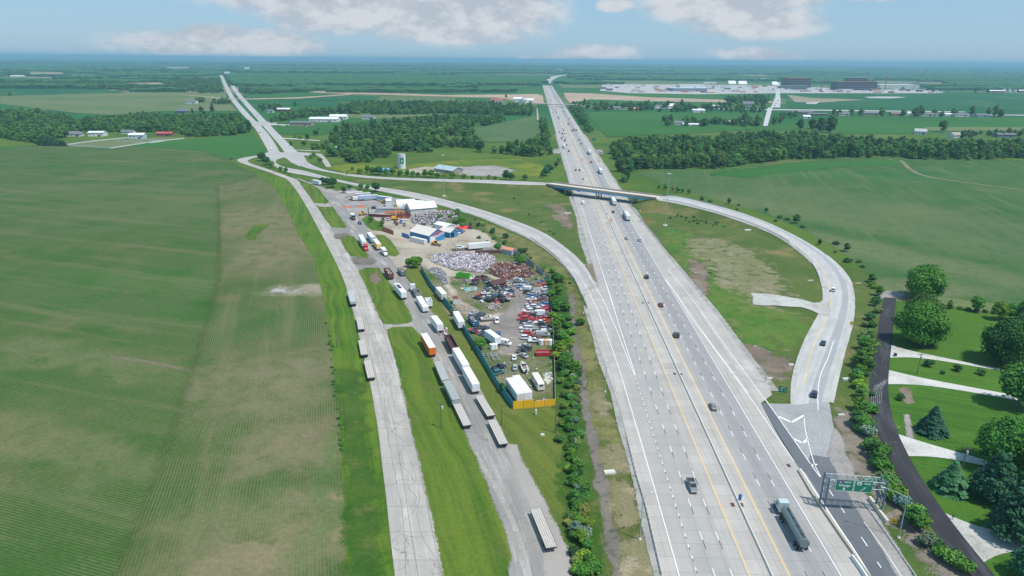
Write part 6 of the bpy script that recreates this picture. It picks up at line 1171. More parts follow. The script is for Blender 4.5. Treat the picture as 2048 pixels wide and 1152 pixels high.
for x,y,k,c,hd,l in [(1028,718,'sedan',WHITE_,(1028,722,1028,710),'white car parked alone on the grass above the white boat'),(1030,738,'sedan',SILV,(1030,742,1030,728),'silver car parked left of the white boat'),(998,738,'pickup',NAVY,(990,740,1006,735),'navy pickup by the teal fence'),(998,748,'suv',TEALC,(990,750,1006,745),'dark teal car just below the navy pickup'),(1052,700,'suv',DG,(1060,702,1045,698),'dark grey tall car on the grass below the inner column'),(1048,695,'sedan',SILV,(1056,696,1040,694),'silver car behind the dark grey tall car'),
 (994,645,'suv',WHITE_,(994,635,994,648),'white car parked on the dark dirt lot'),(997,674,'pickup',BLU,(997,665,998,676),'small blue pickup beside the short white trailer'),(1009,690,'van',WHITE_,(1004,688,1014,690),'white van at the lower end of the dirt lot'),(1047,714,'sedan',SILV,(1052,716,1042,710),'pale stripped car in the weeds below the dark grey tall car'),
 (777,441,'suv',SILV,(777,436,777,444),'silver car facing the camera under the crane'),(766,441,'suv',BLK,(766,436,766,444),'black car left of the silver one under the crane'),(802,446,'suv',BLU,(802,440,802,448),'blue tall car in the yard below the white one'),(808,441,'sedan',WHITE_,(802,441,812,440),'white car right of the crane'),(794,450,'suv',MARO,(794,444,794,452),'maroon tall car nearest the open yard'),(809,451,'pickup',GREY,(809,445,809,453),'grey pickup right of the maroon car'),(790,446,'sedan',DG,(790,440,790,448),'dark car behind the maroon one'),
 (749,418,'suv',NAVY,(745,418,755,418),'navy car left of the long grey shed'),(922,465,'sedan',BLU,(916,463,928,467),'blue car right of the blue building'),(914,467,'sedan',WHITE_,(908,466,918,468),'white car right beside the blue building')]:
    car(k,(x,y),heading(*hd),c,l,None,z=.1)
jumble([(1018,563),(1040,560),(1054,570),(1047,580),(1030,573)],12,[WHITE_,SILV,BLK,DG,RED,BLU],'behind the top of the wreck columns','wrecked cars behind the wreck columns',9,.9)
jumble([(925,556),(965,556),(975,566),(945,572)],8,[MARO,SILV,DG,WHITE_,BLK],'below the lime green container','wrecked cars below the green container',10,.8)
jumble([(945,628),(965,630),(972,640),(958,645)],4,[BLK,DG,SILV],'right of the blue open bin','wrecked cars right of the blue bin',11,.8)
def mk_boat():
    o=empty('motor_boat'); h=MB(); vs=[]; secs=[(-3.4,1.15,.5,1.5),(-1,1.25,.35,1.55),(1.2,1.15,.4,1.65),(2.7,.65,.7,1.8),(3.5,.05,1.4,1.9)]
    for x,w,z0,z1 in secs: vs+=[(x,-w,z1),(x,-w*.8,z0+.4),(x,0,z0),(x,w*.8,z0+.4),(x,w,z1)]
    fs=[]
    for i in range(4):
        for k in range(4): a=i*5+k; fs.append((a,a+5,a+6,a+1))
    fs.append((0,1,2,3,4)); h.add(vs,fs); h.build('hull',WHT,o); d=MB(); d.add([(x,sg*w*.96,z1-.06) for x,w,z0,z1 in secs for sg in (-1,1)],[(i*2,i*2+1,i*2+3,i*2+2) for i in range(4)]); d.box((.9,0,1.95),(1.6,1.7,.6),taper=.7); d.build('deck',OFFW,o)
    c=MB(); c.box((-1.2,0,1.56),(2.2,1.5,.06)); c.build('cockpit',plain('boat interior',(.25,.18,.16),.7),o); w=MB(); w.box((1.72,0,2.0),(.06,1.5,.4)); w.box((-.0,0,2.0),(.06,1.6,.5)); w.build('windscreen',GLASS,o)
    m=MB(); m.box((-3.6,0,1.3),(.4,.5,1.1)); m.build('outboard_motor',DKM,o); return o
p=G(1048,740); place('v_boat',mk_boat,(p.x,p.y,.1),heading(1053,748,1043,728),'white motor boat standing on the grass beside the silver car','boat'); p=G(977,642); place('v_boat',None,(p.x,p.y,.1),heading(968,642,988,640),'white motor boat beside the blue open bin','boat')
def mk_rv():
    o=empty('camper_trailer'); b=MB(); shell(b,[(-4.4,1.15,1.05,.5,2.7),(-4.0,1.22,1.1,.45,2.95),(4.0,1.22,1.1,.45,2.95),(4.5,1.1,1.0,.7,2.5)]); b.build('body',plain('camper cream',(.72,.70,.64),.5,0,.1),o)
    for x,y,w in ((-4.42,0,1.2),): g=MB(); g.box((x,y,2.1),(.05,w,.6)); g.build('window',GLASS,o)
    for x in (-2.6,-1.2,2.4):
        for s_ in (-1,1): g=MB(); g.box((x,s_*1.2,1.9),(.8,.06,.6)); g.build('window',GLASS,o)
    d=MB(); d.box((.6,-1.21,1.5),(.75,.05,1.8)); d.build('door',OFFW,o); v=MB(); v.box((-1,0,3.0),(.6,.6,.15)); v.box((1.8,0,3.0),(.5,.5,.12)); v.build('roof_vent',OFFW,o); wheels(o,(-.6,.5),2.4,.36); return o
A_,B_=G(1067.9,742,3),G(1084,769,3); M_=(A_+B_)/2; d=A_-B_; place('v_rv',mk_rv,(M_.x,M_.y,.1),math.atan2(d.y,d.x),'cream camper trailer near the right fence above the yellow fence','camper trailer')
def mk_tank():
    o=empty('round_tank'); b=MB(); b.cyl((0,0,.1),(0,0,2.2),1.0,n=16); b.cyl((0,0,2.2),(0,0,2.5),1.0,.3,16); b.build('shell',DULL,o); c=MB(); c.cyl((0,0,2.45),(0,0,2.65),.32,n=10); c.build('cap',DKM,o); return o
for x,y,c,l in [(1082.5,690,WHITE_,'left white one of three round tanks'),(1090.5,690,(.75,.45,.25),'peach middle one of three round tanks'),(1099,690,WHITE_,'right white one of three round tanks'),(984,699,WHITE_,'white round tank left of the white van'),(990,698,WHITE_,'white round tank next to the white van')]:
    p=G(x,y); place('v_tank',mk_tank,(p.x,p.y,.08),0,l,'tank',None,c)
def mk_frame():
    o=empty('trailer_frame'); b=MB()
    for s_ in (-1,1): b.bar((-3,s_*.9,.6),(3,s_*.9,.6),.18)
    for k in range(6): b.bar((-3+k*1.2,-.9,.6),(-3+k*1.2,.9,.6),.12)
    b.bar((3,.9,.6),(4.6,0,.5),.14); b.bar((3,-.9,.6),(4.6,0,.5),.14); b.build('chassis',GALV,o); wheels(o,(-1,),1.9,.35); return o
for x,y,hd,l in [(989,716,(994,728,984,704),'silver ladder-like trailer frame by the teal fence'),(978,712,(968,712,988,711),'silver trailer frame lying level beside the ladder-like one')]:
    p=G(x,y); place('v_frame',mk_frame,(p.x,p.y,.05),heading(*hd),l,'trailer frame')
def mk_carcarrier():
    o=empty('car_hauler'); b=MB()
    for z in (1.0,):
        for s_ in (-1,1): b.bar((-6.5,s_*1.1,z),(4,s_*1.1,z),.2)
        for k in range(9): b.bar((-6.3+k*1.25,-1.1,z),(-6.3+k*1.25,1.1,z),.14)
    b.build('deck_frame',RUSTB,o); tractor(o,8.8,sleeper=False); wheels(o,(-5,-3.8),2.4,.42,tw=.4); return o
p=G(924,501); place('v_hauler',mk_carcarrier,(p.x,p.y,.1),heading(900,501,955,497),'red-cabbed flat car hauler in front of the long white trailer','car hauler',None,RED)
car('suv',Vector((G(920,501).x,G(920,501).y,0)),heading(900,501,955,497),WHITE_,'white wreck loaded on the flat car hauler',None,z=1.2)
def mk_loader():
    o=empty('loader'); b=MB(); b.box((-.8,0,1.4),(2.6,1.7,1.0)); b.box((-1.3,0,2.0),(1.4,1.3,.4)); b.build('body',YELM,o); c=MB(); c.box((.5,0,2.2),(1.3,1.3,1.5)); c.build('cab',GLASS,o); r=MB(); r.box((.5,0,3.0),(1.4,1.4,.1)); r.build('roof',YELM,o)
    a=MB(); a.bar((.9,-.7,1.6),(3.0,-.7,.8),.2); a.bar((.9,.7,1.6),(3.0,.7,.8),.2); a.build('lift_arm',YELM,o); k=MB(); k.prism([(2.8,.3),(3.7,.2),(3.6,.35),(2.95,1.1)],-1.2,1.2); k.build('bucket',DKM,o); wheels(o,(-1.3,1.3),2.3,.7,tw=.5); return o
for x,y,hd,l in [(706,401,(712,402,700,400),'yellow loader beside the gravel pile'),(768,407,(760,406,776,408),'orange-yellow loader left of the small white shed'),(870,491,(865,488,878,490),'small yellow loader among parts in front of the blue gable'),(724,431,(720,431,728,430),'small yellow loader behind the black-and-white truck')]:
    p=G(x,y); place('v_loader',mk_loader,(p.x,p.y,.1),heading(*hd),l,'loader')
place('v_boxtruck',None,(G(716,401).x,G(716,401).y,.1),heading(710,402,724,401),'white-cabbed truck right of the gravel pile','truck',None,WHITE_)
def mk_crane():
    o=empty('crane'); b=MB(); b.box((0,0,.8),(4.5,2.6,1.0)); b.box((-.8,0,1.9),(2.6,2.2,1.3)); b.build('base',YELM,o); c=MB(); c.box((1.2,.5,2.1),(1.3,1.0,1.5)); c.build('cab',GLASS,o); m=MB(); m.bar((.6,-.3,2),(1.2,-.3,11.5),.5,.6); m.build('boom',YELM,o); j=MB(); j.bar((1.2,-.3,11.5),(3.8,-.3,5),.32,.4); j.build('stick',YELM,o); g=MB(); g.cyl((3.8,-.3,5.2),(3.8,-.3,4),.6,.15,8); g.build('grapple',DKM,o)
    for s_ in (-1,1): w=MB(); w.box((0,s_*1.3,.45),(4.2,.6,.9)); w.build('track',TYRE,o)
    return o
p=G(790,440); place('v_crane',mk_crane,(p.x,p.y,.1),R(10),'yellow scrap crane with a tall boom beside the upper scrap heap','crane')
heap([(765,432),(800,430),(820,433),(818,438),(785,437)],1.5,160,.8,[(.25,.06,.04),(.16,.05,.04),(.4,.1,.05),(.1,.08,.08)],'scrap_heap',26)
def mk_beam(): o=MB(); [o.box((0,-1+.5*i,.9+.2*(i%2)),(16-i,.35,.4)) for i in range(5)]; o.box((5,0,.4),(.4,2.4,.8)); o.box((-5,0,.4),(.4,2.4,.8)); return o.build('steel_beams',ORAN)
p=G(792,427); o=place('beams',mk_beam,(p.x,p.y,.1),heading(766,427,815,426),'stack of long orange steel beams beside the crane boom','beam stack')
def mk_barr(): b=MB(); b.prism([(-.5,0),(.5,0),(.25,.9),(-.25,.9)],-2.2,2.2); b.box((0,0,.95),(.3,4.2,.1)); b.box((0,-1.4,.1),(1.2,.4,.2)); b.box((0,1.4,.1),(1.2,.4,.2)); return b.build('road_barrier',SIGNO)
for x,y,l in [(695,415.5,'left red-orange barrier on the gravel lot'),(723,414.5,'right red-orange barrier on the gravel lot')]: p=G(x,y); place('barr',mk_barr,(p.x,p.y,.08),math.pi/2,l,'barrier')
tp=MB(); rt_=random.Random(4); tp.add([(x,y,1.6+rt_.uniform(-.5,.9)) if 0<i<4 and 0<j<3 else (x,y,.1) for i,x in enumerate((-5,-2.5,0,2.5,5)) for j,y in enumerate((-3,-1,1,3))],[(i*4+j,i*4+j+4,i*4+j+5,i*4+j+1) for i in range(4) for j in range(3)]); p=G(928,456); to=tp.build('tarpaulin',plain('red tarp',(.62,.03,.03),.6)); to.location=(p.x,p.y,.05); tag(to,'bright red tarp draped over a load behind the blue building','tarp')
mo=MB(); leaves(mo,(0,0,.6),1.9,90,.3,random.Random(2),.7); p=G(981,591); oo=mo.build('overgrown_bush',LEAF); oo.location=(p.x,p.y,0); oo.color=(.20,.24,.01,1); tag(oo,'yellow-green bush growing amid the round heap of wrecks','bush')
# ---------------------------------------------------------------- overpass
ov=empty('overpass',(0,0,0),0,'curved-ramp overpass with blue girders and tan parapets crossing the interstate','bridge')
k=MB(); k.add([bp(0,0,DH),bp(LN_,0,DH),bp(LN_,BW,DH),bp(0,BW,DH)],[(0,1,2,3)]); k.add([bp(0,0,DH-.35),bp(LN_,0,DH-.35),bp(LN_,BW,DH-.35),bp(0,BW,DH-.35)],[(3,2,1,0)])
for v in (0,BW): k.add([bp(0,v,DH-.35),bp(LN_,v,DH-.35),bp(LN_,v,DH),bp(0,v,DH)],[(0,1,2,3)])
k.build('deck',CONC,ov)
for v,n_ in ((0,'parapet'),(BW,'parapet')):
    k=MB(); s_=-1 if v==0 else 1
    a,b=bp(.3,v,DH-.5),bp(LN_-.3,v,DH-.5); k.bar((a+Vector((0,0,.8))),(b+Vector((0,0,.8))),.4,1.7); k.build(n_,CONCD,ov)
for i in range(5):
    k=MB(); v=.35+i*(BW-.7)/4; zt=DH-.35; a,b=bp(7,v,zt-.62),bp(LN_-7,v,zt-.62); k.bar(a,b,.32,1.2); k.bar(a-Vector((0,0,.6)),b-Vector((0,0,.6)),.55,.08); k.build('girder',BLUES if i in(0,4) else DKM,ov)
def on_deck(px): # distance along the bridge of a pixel column
    best=min(((bp(u,0,DH)),u) for u in np.arange(0,LN_,.5) ) if False else None
for frac in (.13,.47,.84):
    u=7+BLEN*frac; c=MB(); a,b=bp(u,.6,0),bp(u,BW-.6,0); top=DH-1.75
    c.bar(Vector((a.x,a.y,top-.1)),Vector((b.x,b.y,top-.1)),.9,.9)
    for j in range(3): q=a.lerp(b,.08+.42*j); c.cyl((q.x,q.y,0),(q.x,q.y,top-.4),.5,n=12)
    c.build('pier',CONCD,ov)
for u,s_ in ((5.5,-1),(LN_-5.5,1)):
    c=MB(); a,b=bp(u,-.2,0),bp(u,BW+.2,0); c.bar(Vector((a.x,a.y,DH/2-.5)),Vector((b.x,b.y,DH/2-.5)),1.0,DH-1.4); c.build('abutment',CONC,ov)
    # earth cone below the abutment
    zt=DH-1.9; fr=13; T=[bp(u+s_*7,-1,0),bp(u,-1,0),bp(u,BW+1,0),bp(u+s_*7,BW+1,0)]; B=[[bp(u+s_*9,-14,0)],[bp(u,-13,0),bp(u-s_*8,-11,0),bp(u-s_*fr,-4,0)],[bp(u-s_*fr,BW+4,0),bp(u-s_*8,BW+10,0),bp(u,BW+13,0)],[bp(u+s_*9,BW+14,0)]]
    vs=[(p.x,p.y,zt+(1.6 if i in(0,3) else 0)) for i,p in enumerate(T)]; ring=[]
    for i,l in enumerate(B):
        for p in l: ring.append((len(vs),i)); vs.append((p.x,p.y,.22))
    fs=[]
    for (a_,i),(b_,j) in zip(ring,ring[1:]): fs.append((i,a_,b_) if i==j else (i,a_,b_,j))
    w=MB(); w.add(vs,fs); w.build('embankment',WEEDG)['kind']='structure'; w=MB(); q=[bp(u,1,0),bp(u,BW-1,0),bp(u-s_*(fr-.5),BW+2,0),bp(u-s_*(fr-.5),-2,0)]; w.add([(q[0].x,q[0].y,zt+.08),(q[1].x,q[1].y,zt+.08),(q[2].x,q[2].y,.32),(q[3].x,q[3].y,.32)],[(0,1,2,3)]); w.build('slope_paving',LOT if s_<0 else plain('ochre slope',(.62,.45,.26),.9))['kind']='structure'
# a second bridge far along the interstate
o2=empty('far_overpass',(0,0,0),0,'small distant overpass crossing the interstate beyond the traffic','bridge'); s2=ST(1150,214)[0]
c=MB(); c.bar(HW(s2,-42,7.2),HW(s2-30,48,7.2),9,.5); c.build('deck',CONC,o2); c=MB(); c.bar(HW(s2-5,-36,6.3),HW(s2-35,42,6.3),.4,1.2); c.build('girder',GALV,o2)
for t in (-22,0,23): c=MB(); q=HW(s2-17-t*.33,t); c.box((q.x,q.y,3.1),(1.2,7,6.2)); c.build('pier',CONCD,o2)
for t0,t1 in ((-46,-150),(50,160)):
    A=[HW(s2-17-t0*.33-5,t0,6.6),HW(s2-17-t1*.33-5,t1,.3)];B=[HW(s2-17-t0*.33+5,t0,6.6),HW(s2-17-t1*.33+5,t1,.3)]; strip_mesh('embankment',A,B,MATS['far pale road']); 
    for E_,O_ in ((A,B),(B,A)): dd=(E_[0]-O_[0]).normalized(); strip_mesh('embankment',E_,[E_[0]+dd*16-Vector((0,0,6.6)),E_[1]+dd*2-Vector((0,0,.3))],GRASS)
# ---------------------------------------------------------------- barriers and rails
def barrier(name,P,label,h=.85,w=.6,m=None):
    mb=MB(); vs=[]; n=6
    for i,p in enumerate(P):
        d=P[min(i+1,len(P)-1)]-P[max(i-1,0)]; q=Vector((-d.y,d.x,0)).normalized()
        for a,z in ((w/2,0),(w/2,.12),(w*.36,.3),(w*.27,h),(-w*.27,h),(-w*.36,.3),(-w/2,.12),(-w/2,0)): vs.append(p+q*a+Vector((0,0,z)))
    fs=[(i*8+k,i*8+k+1,i*8+k+9,i*8+k+8) for i in range(len(P)-1) for k in range(7)]+[tuple(range(7,-1,-1)),tuple(range(len(vs)-8,len(vs)))]
    mb.add(vs,fs); return tag(mb.build(name,m or CONC),label,'barrier')
barrier('median_barrier',[HW(s,0,.29) for s in list(np.arange(-25,900,12))+[1200,1700,2300,2850]],'long concrete median barrier running down the middle of the interstate',.5,.5)
barrier('edge_barrier',[G(*p)+Vector((0,0,.32)) for p in [(1596,944),(1620,985),(1650,1030),(1690,1088),(1735,1152),(1748,1170)]],'low concrete barrier between the interstate and the dark exit lane',.55,.6,plain('tan barrier',(.42,.38,.31),.85))
barrier('white_barrier',[G(*p)+Vector((0,0,.3)) for p in [(1703,1118),(1722,1145),(1735,1165)]],'short bright white barrier section near the bottom edge below the sign gantry',.95,.7,WHT)
def guardrail(P,label,h=.75,sp=1.9,postm=None,railm=None,maxp=100):
    o=empty('guardrail',P[0],0,label,'guardrail'); L=0; pts=[Vector(p) for p in P]; mb=MB(); tot=sum((b-a).length for a,b in zip(pts,pts[1:])); n=min(maxp,int(tot/sp)); R_=resample(pts,n)
    for a,b in zip(R_,R_[1:]): mb.bar(a-P[0]+Vector((0,0,h-.1)),b-P[0]+Vector((0,0,h-.1)),.08,.3)
    mb.build('rail',railm or GALV,o); pm_=MB(); pm_.box((0,0,h/2),(.16,.2,h)); me=pm_.mesh('post',postm or STEELB)
    for q in R_: c=link(bpy.data.objects.new('post',me),o); c.location=q-P[0]
    return o
guardrail(smooth_line([G(*p) for p in [(1255,883),(1274,959),(1289,1008),(1305,1076),(1322,1150)]],4),'guardrail with dark posts along the near left edge of the interstate')
guardrail(smooth_line([G(*p) for p in [(1061,476),(1106,509),(1134,540),(1150,563),(1160,585),(1173,616)]],4),'guardrail curving along the outside of the lower ramp into the merge')
guardrail(smooth_line([G(*p)for p in [(1255,408),(1280,436),(1306,468),(1325,492)]],4),'guardrail at the right shoulder just below the overpass')
guardrail([p+Vector((0,0,.2)) for p in QB[1:26]],'guardrail on the inner side of the elevated loop ramp right of the overpass')
guardrail([p+Vector((0,0,.2)) for p in QA[1:14]],'guardrail on the far side of the elevated ramp right of the overpass')
guardrail([HW(s,-20.2,.25) for s in np.arange(405,560,6)],'guardrail at the left shoulder just above the overpass')
guardrail([G(*p) for p in [(1728,1010),(1770,1068),(1827,1151),(1836,1165)]],'pale guardrail right of the dark exit lane by the sign gantry',.75,1.9,GALV,WHT)
# wall footing of the gantry
w=barrier('footing_wall',[G(1738,1001),G(1758,1029),G(1774,1050)],'pale concrete wall that carries the right legs of the sign gantry',1.3,1.1,plain('cream concrete',(.60,.56,.46),.8))
# ---------------------------------------------------------------- lettering
def text(parent,s,size,loc,rz,mat_,depth=.02,align='CENTER'):
    cu=bpy.data.curves.new('lettering','FONT'); cu.body=s; cu.size=size; cu.extrude=depth; cu.align_x=align; cu.align_y='CENTER'; cu.offset=size*.012
    t_=bpy.data.objects.new('lettering_tmp',cu); COL.objects.link(t_); dg=bpy.context.evaluated_depsgraph_get(); me=bpy.data.meshes.new_from_object(t_.evaluated_get(dg)); bpy.data.objects.remove(t_); me.name='lettering'
    me.materials.clear(); me.materials.append(mat_); o=link(bpy.data.objects.new('lettering',me),parent); o.location=loc; o.rotation_euler=(math.pi/2,0,rz); return o
# ---------------------------------------------------------------- the sign gantry
ga,gb,gc,gd=G(1639,1007),G(1647.6,1020),G(1751,1016),G(1761.6,1028)
go_=empty('sign_gantry',(ga+gb)/2,0,'truss sign gantry on blue-grey legs with two green highway signs over the exit lane','sign gantry'); org=(ga+gb)/2
GH=8.6
tops=[]
for q,base in ((ga,.3),(gb,.3),(gc,1.2),(gd,1.2)):
    m=MB(); a=q-org; m.cyl((a.x,a.y,base),(a.x,a.y,GH+.5),.24,n=12); m.cyl((a.x,a.y,base),(a.x,a.y,base+.2),.45,n=12); m.build('post',STEELB,go_); tops.append(a)
for a,b in ((0,1),(2,3)):
    m=MB(); 
    for z in (GH-2.0,GH): m.bar(tops[a]+Vector((0,0,z)),tops[b]+Vector((0,0,z)),.16)
    for i in range(3): z0=1.6+i*1.8; m.bar(tops[a]+Vector((0,0,z0)),tops[b]+Vector((0,0,z0+1.8)),.09); m.bar(tops[b]+Vector((0,0,z0)),tops[a]+Vector((0,0,z0+1.8)),.09)
    m.cyl(tops[a]+Vector((0,0,.9)),tops[b]+Vector((0,0,.9)),.07,n=6); m.bar(tops[a].lerp(tops[b],.5)+Vector((0,0,.9)),tops[a].lerp(tops[b],.5)+Vector((0,0,GH)),.07); m.build('leg_bracing',STEELB,go_)
for z in (GH-1.9,GH):
    for a,b in ((0,2),(1,3)): m=MB(); m.cyl(tops[a]+Vector((0,0,z)),tops[b]+Vector((0,0,z)),.10,n=8); m.build('chord',GALV,go_)
m=MB(); nb=9
for i in range(nb):
    t0,t1=i/nb,(i+1)/nb; F=lambda a,b,t,z:tops[a].lerp(tops[b],t)+Vector((0,0,z))
    for a,b in ((0,2),(1,3)): m.bar(F(a,b,t0,GH-1.9),F(a,b,(t0+t1)/2,GH),.09); m.bar(F(a,b,(t0+t1)/2,GH),F(a,b,t1,GH-1.9),.09)
    for z in (GH-1.9,GH): m.bar(F(0,2,t0,z),F(1,3,(t0+t1)/2,z),.07); m.bar(F(1,3,(t0+t1)/2,z),F(0,2,t1,z),.07)
m.build('lattice',GALV,go_)
gdir=(tops[3]-tops[1]).normalized(); grz=math.atan2(gdir.y,gdir.x); gn=Vector((gdir.y,-gdir.x,0))
def sign_panel(parent,c,w,h,rz,m=SIGNG,border=.09,name='sign_panel',bm_=SIGNW):
    o=MB(); o.box((0,0,0),(w,.08,h)); p=o.build(name,m,parent); p.location=c; p.rotation_euler=(0,0,rz); b=MB(); e=.07
    for z in (-1,1): b.box((0,-.05,z*(h/2-e)),(w-.1,.02,border*.7))
    for x in (-1,1): b.box((x*(w/2-e),-.05,0),(border*.7,.02,h-.14))
    q=b.build('border',bm_,p); return p
def onchord(t,z,off=.35): return tops[1].lerp(tops[3],t)+gn*off+Vector((0,0,z))
s1=sign_panel(go_,onchord(.265,GH-1.05),4.1,3.2,grz)
text(s1,'North',.62,(.62,-.06,.88),0,SIGNW); text(s1,'Chicago',.82,(0,-.06,-.05),0,SIGNW)
ar=MB(); ar.add([(-.16,-.07,-.55),(.16,-.07,-.55),(.16,-.07,-.95),(.42,-.07,-.95),(0,-.07,-1.4),(-.42,-.07,-.95),(-.16,-.07,-.95)],[(6,5,4,3,2,1,0)]); ar.build('arrow',SIGNW,s1)
sh=MB(); sh.add([(-1.45,-.06,1.3),(-.55,-.06,1.3),(-.45,-.06,.85),(-.6,-.06,.55),(-1.0,-.06,.38),(-1.4,-.06,.55),(-1.55,-.06,.85)],[(6,5,4,3,2,1,0)]); sh.build('route_shield',plain('shield blue',(.02,.09,.40),.5,0,.03),s1); sh=MB(); sh.add([(-1.45,-.065,1.3),(-.55,-.065,1.3),(-.51,-.065,1.1),(-1.49,-.065,1.1)],[(3,2,1,0)]); sh.build('shield_band',plain('shield red',(.55,.03,.04),.5,0,.03),s1); text(s1,'65',.5,(-1.0,-.08,.8),0,SIGNW)
s2_=sign_panel(go_,onchord(.595,GH-1.15),4.2,3.1,grz); text(s2_,'West',.66,(.75,-.06,.82),0,SIGNW)
sh=MB(); sh.add([(-1.5,-.06,1.25),(-.6,-.06,1.25),(-.45,-.06,.9),(-.6,-.06,.45),(-1.05,-.06,.3),(-1.5,-.06,.45),(-1.65,-.06,.9)],[(6,5,4,3,2,1,0)]); sh.build('route_shield',SIGNW,s2_); text(s2_,'52',.52,(-1.05,-.08,.78),0,plain('sign black',(.02,.02,.02),.5,0,0))
ar=MB(); ar.bar((-.55,-.07,-1.15),(.3,-.07,-.3),.22,.02); ar.add([(.62,-.07,.02),(.5,-.07,-.6),(0,-.07,-.1)],[(0,1,2)]); ar.add([(.62,-.07,.02),(.5,-.07,-.6),(0,-.07,-.1)],[(2,1,0)]); ar.build('arrow',SIGNW,s2_)
s3=sign_panel(go_,onchord(.665,GH+.85),3.1,.95,grz,name='exit_tab'); text(s3,'EXIT 141',.55,(0,-.06,0),0,SIGNW)
# small signs
def post_sign(px,py,w,h,zb,m,label,cat='sign',diamond=False,face=None,txt=None,tm=None,posts=1,sy=None):
    p=G(px,py); o=empty('road_sign',p,0,label,cat); rz=face if face is not None else math.atan2(p.y,p.x)-math.pi/2
    for k in range(posts):
        x=(k-(posts-1)/2)*w*.6; q=MB(); c,s=math.cos(rz),math.sin(rz); q.box((x*c,x*s,(zb+h*.4)/2),(.1,.1,zb+h*.4)); q.build('post',GALV,o)
    b=MB()
    if diamond: b.box((0,-.07,0),(w,.05,w),M=Matrix.Rotation(math.pi/4,3,'Y'))
    else: b.box((0,-.07,0),(w,.05,h))
    pn=b.build('sign_panel',m,o); pn.location=(0,0,zb+h/2); pn.rotation_euler=(0,0,rz)
    if txt:
        for (s_,sz,x,z) in txt: text(pn,s_,sz,(x,-.11,z),0,tm or SIGNW,.01)
    return o
o=post_sign(1564,790,2.6,2.1,1.0,SIGNG,'green exit number sign standing in the grass gore',txt=[('EXIT',.62,0,.45),('141',.8,-.45,-.4)],posts=2)
pn=[c for c in o.children if c.name.startswith('sign_panel')][0]; ar=MB(); ar.bar((.35,-.1,-.75),(.85,-.1,-.2),.16,.02); ar.add([(1.05,-.11,.0),(.95,-.11,-.42),(.62,-.11,-.08)],[(0,1,2),(2,1,0)]); ar.build('arrow',SIGNW,pn)
for x,y,l in [(1431,411,'first'),(1505,431,'second'),(1574,458,'third'),(1632,491,'fourth'),(1679,530,'fifth')]:
    o=post_sign(x,y,.9,1.1,.9,SIGNY,'yellow chevron sign on the outer edge of the loop ramp, %s from the overpass'%l); pn=[c for c in o.children if c.name.startswith('sign_panel')][0]
    b=MB(); b.bar((.2,-.11,.4),(-.2,-.11,0),.16,.02); b.bar((-.2,-.11,0),(.2,-.11,-.4),.16,.02); b.build('chevron_mark',DKM,pn)
o=post_sign(1706.5,574,1.3,1.3,1.1,SIGNY,'large yellow arrow sign at the sharpest bend of the ramp'); pn=[c for c in o.children if c.name.startswith('sign_panel')][0]; b=MB(); b.bar((-.3,-.11,-.3),(.3,-.11,.3),.18,.02); b.bar((-.1,-.11,.3),(.3,-.11,.3),.16,.02); b.build('arrow_mark',DKM,pn)
post_sign(1702,655,1.3,1.3,1.3,SIGNY,'yellow diamond sign beside the exit ramp below the bend',diamond=True)
post_sign(1786,1055,1.15,1.25,1.2,SIGNY,'orange-yellow speed sign on the bank below the sign gantry',txt=[('40',.5,0,-.1)],tm=DKM)
post_sign(1280,428,1.4,1.4,1.5,SIGNY,'orange-yellow diamond sign in the grass right of the overpass',diamond=True)
post_sign(1292.5,447,1.4,1.4,1.3,SIGNO,'bright orange diamond work sign at the right shoulder',diamond=True)
post_sign(1221.5,446,1.3,1.3,1.4,SIGNO,'bright red-orange diamond sign on the median barrier',diamond=True)
post_sign(1187,284,6,3,2,SIGNG,'distant green guide sign at the right shoulder above the wood')
b_=post_sign(1478.5,1006,.75,1.7,.9,plain('blue marker',(.01,.16,.5),.5,0,.05),'narrow blue marker sign on the median barrier opposite the tanker truck'); 
post_sign(1214,432,.5,1.2,.9,MATS['blue marker'],'small blue marker sign on the median below the overpass')
for x,y,l in [(1163,321,'left group of orange barrels by the median above the overpass'),(1196,322,'orange barrels at the right shoulder by the rubble')]:
    for i in range(3): q=G(x,y-3+3*i); b=MB(); b.cyl((0,0,.3),(0,0,1.5),.45,.35,10); b.cyl((0,0,.7),(0,0,1.0),.46,.44,10); bo=b.build('traffic_barrel',SIGNO); bo.location=(q.x+i*.8,q.y,0); tag(bo,l.replace('group of ','').replace('barrels','barrel')+', one of three','traffic barrel','traffic barrels, '+l[:6])
# drains on the median
dm=MB(); dm.box((0,0,.01),(1.5,.9,.03)); dme=dm.mesh('drain_grate',MARO_ if 'MARO_' in globals() else plain('drain iron',(.10,.04,.04),.8))
for i,(x,y) in enumerate([(1465,1011.5),(1482.5,1011.5),(1349,749),(1362,750),(1285.5,607),(1296,607),(1577,933),(1215.5,447),(1222,447)]):
    s,t=ST(x,y); o=link(bpy.data.objects.new('drain_grate',dme)); o.location=HW(s,t,.315); o.rotation_euler=(0,0,HYAW); tag(o,'rusty drain cover set in the concrete beside the median','drain cover','drain covers along the median')
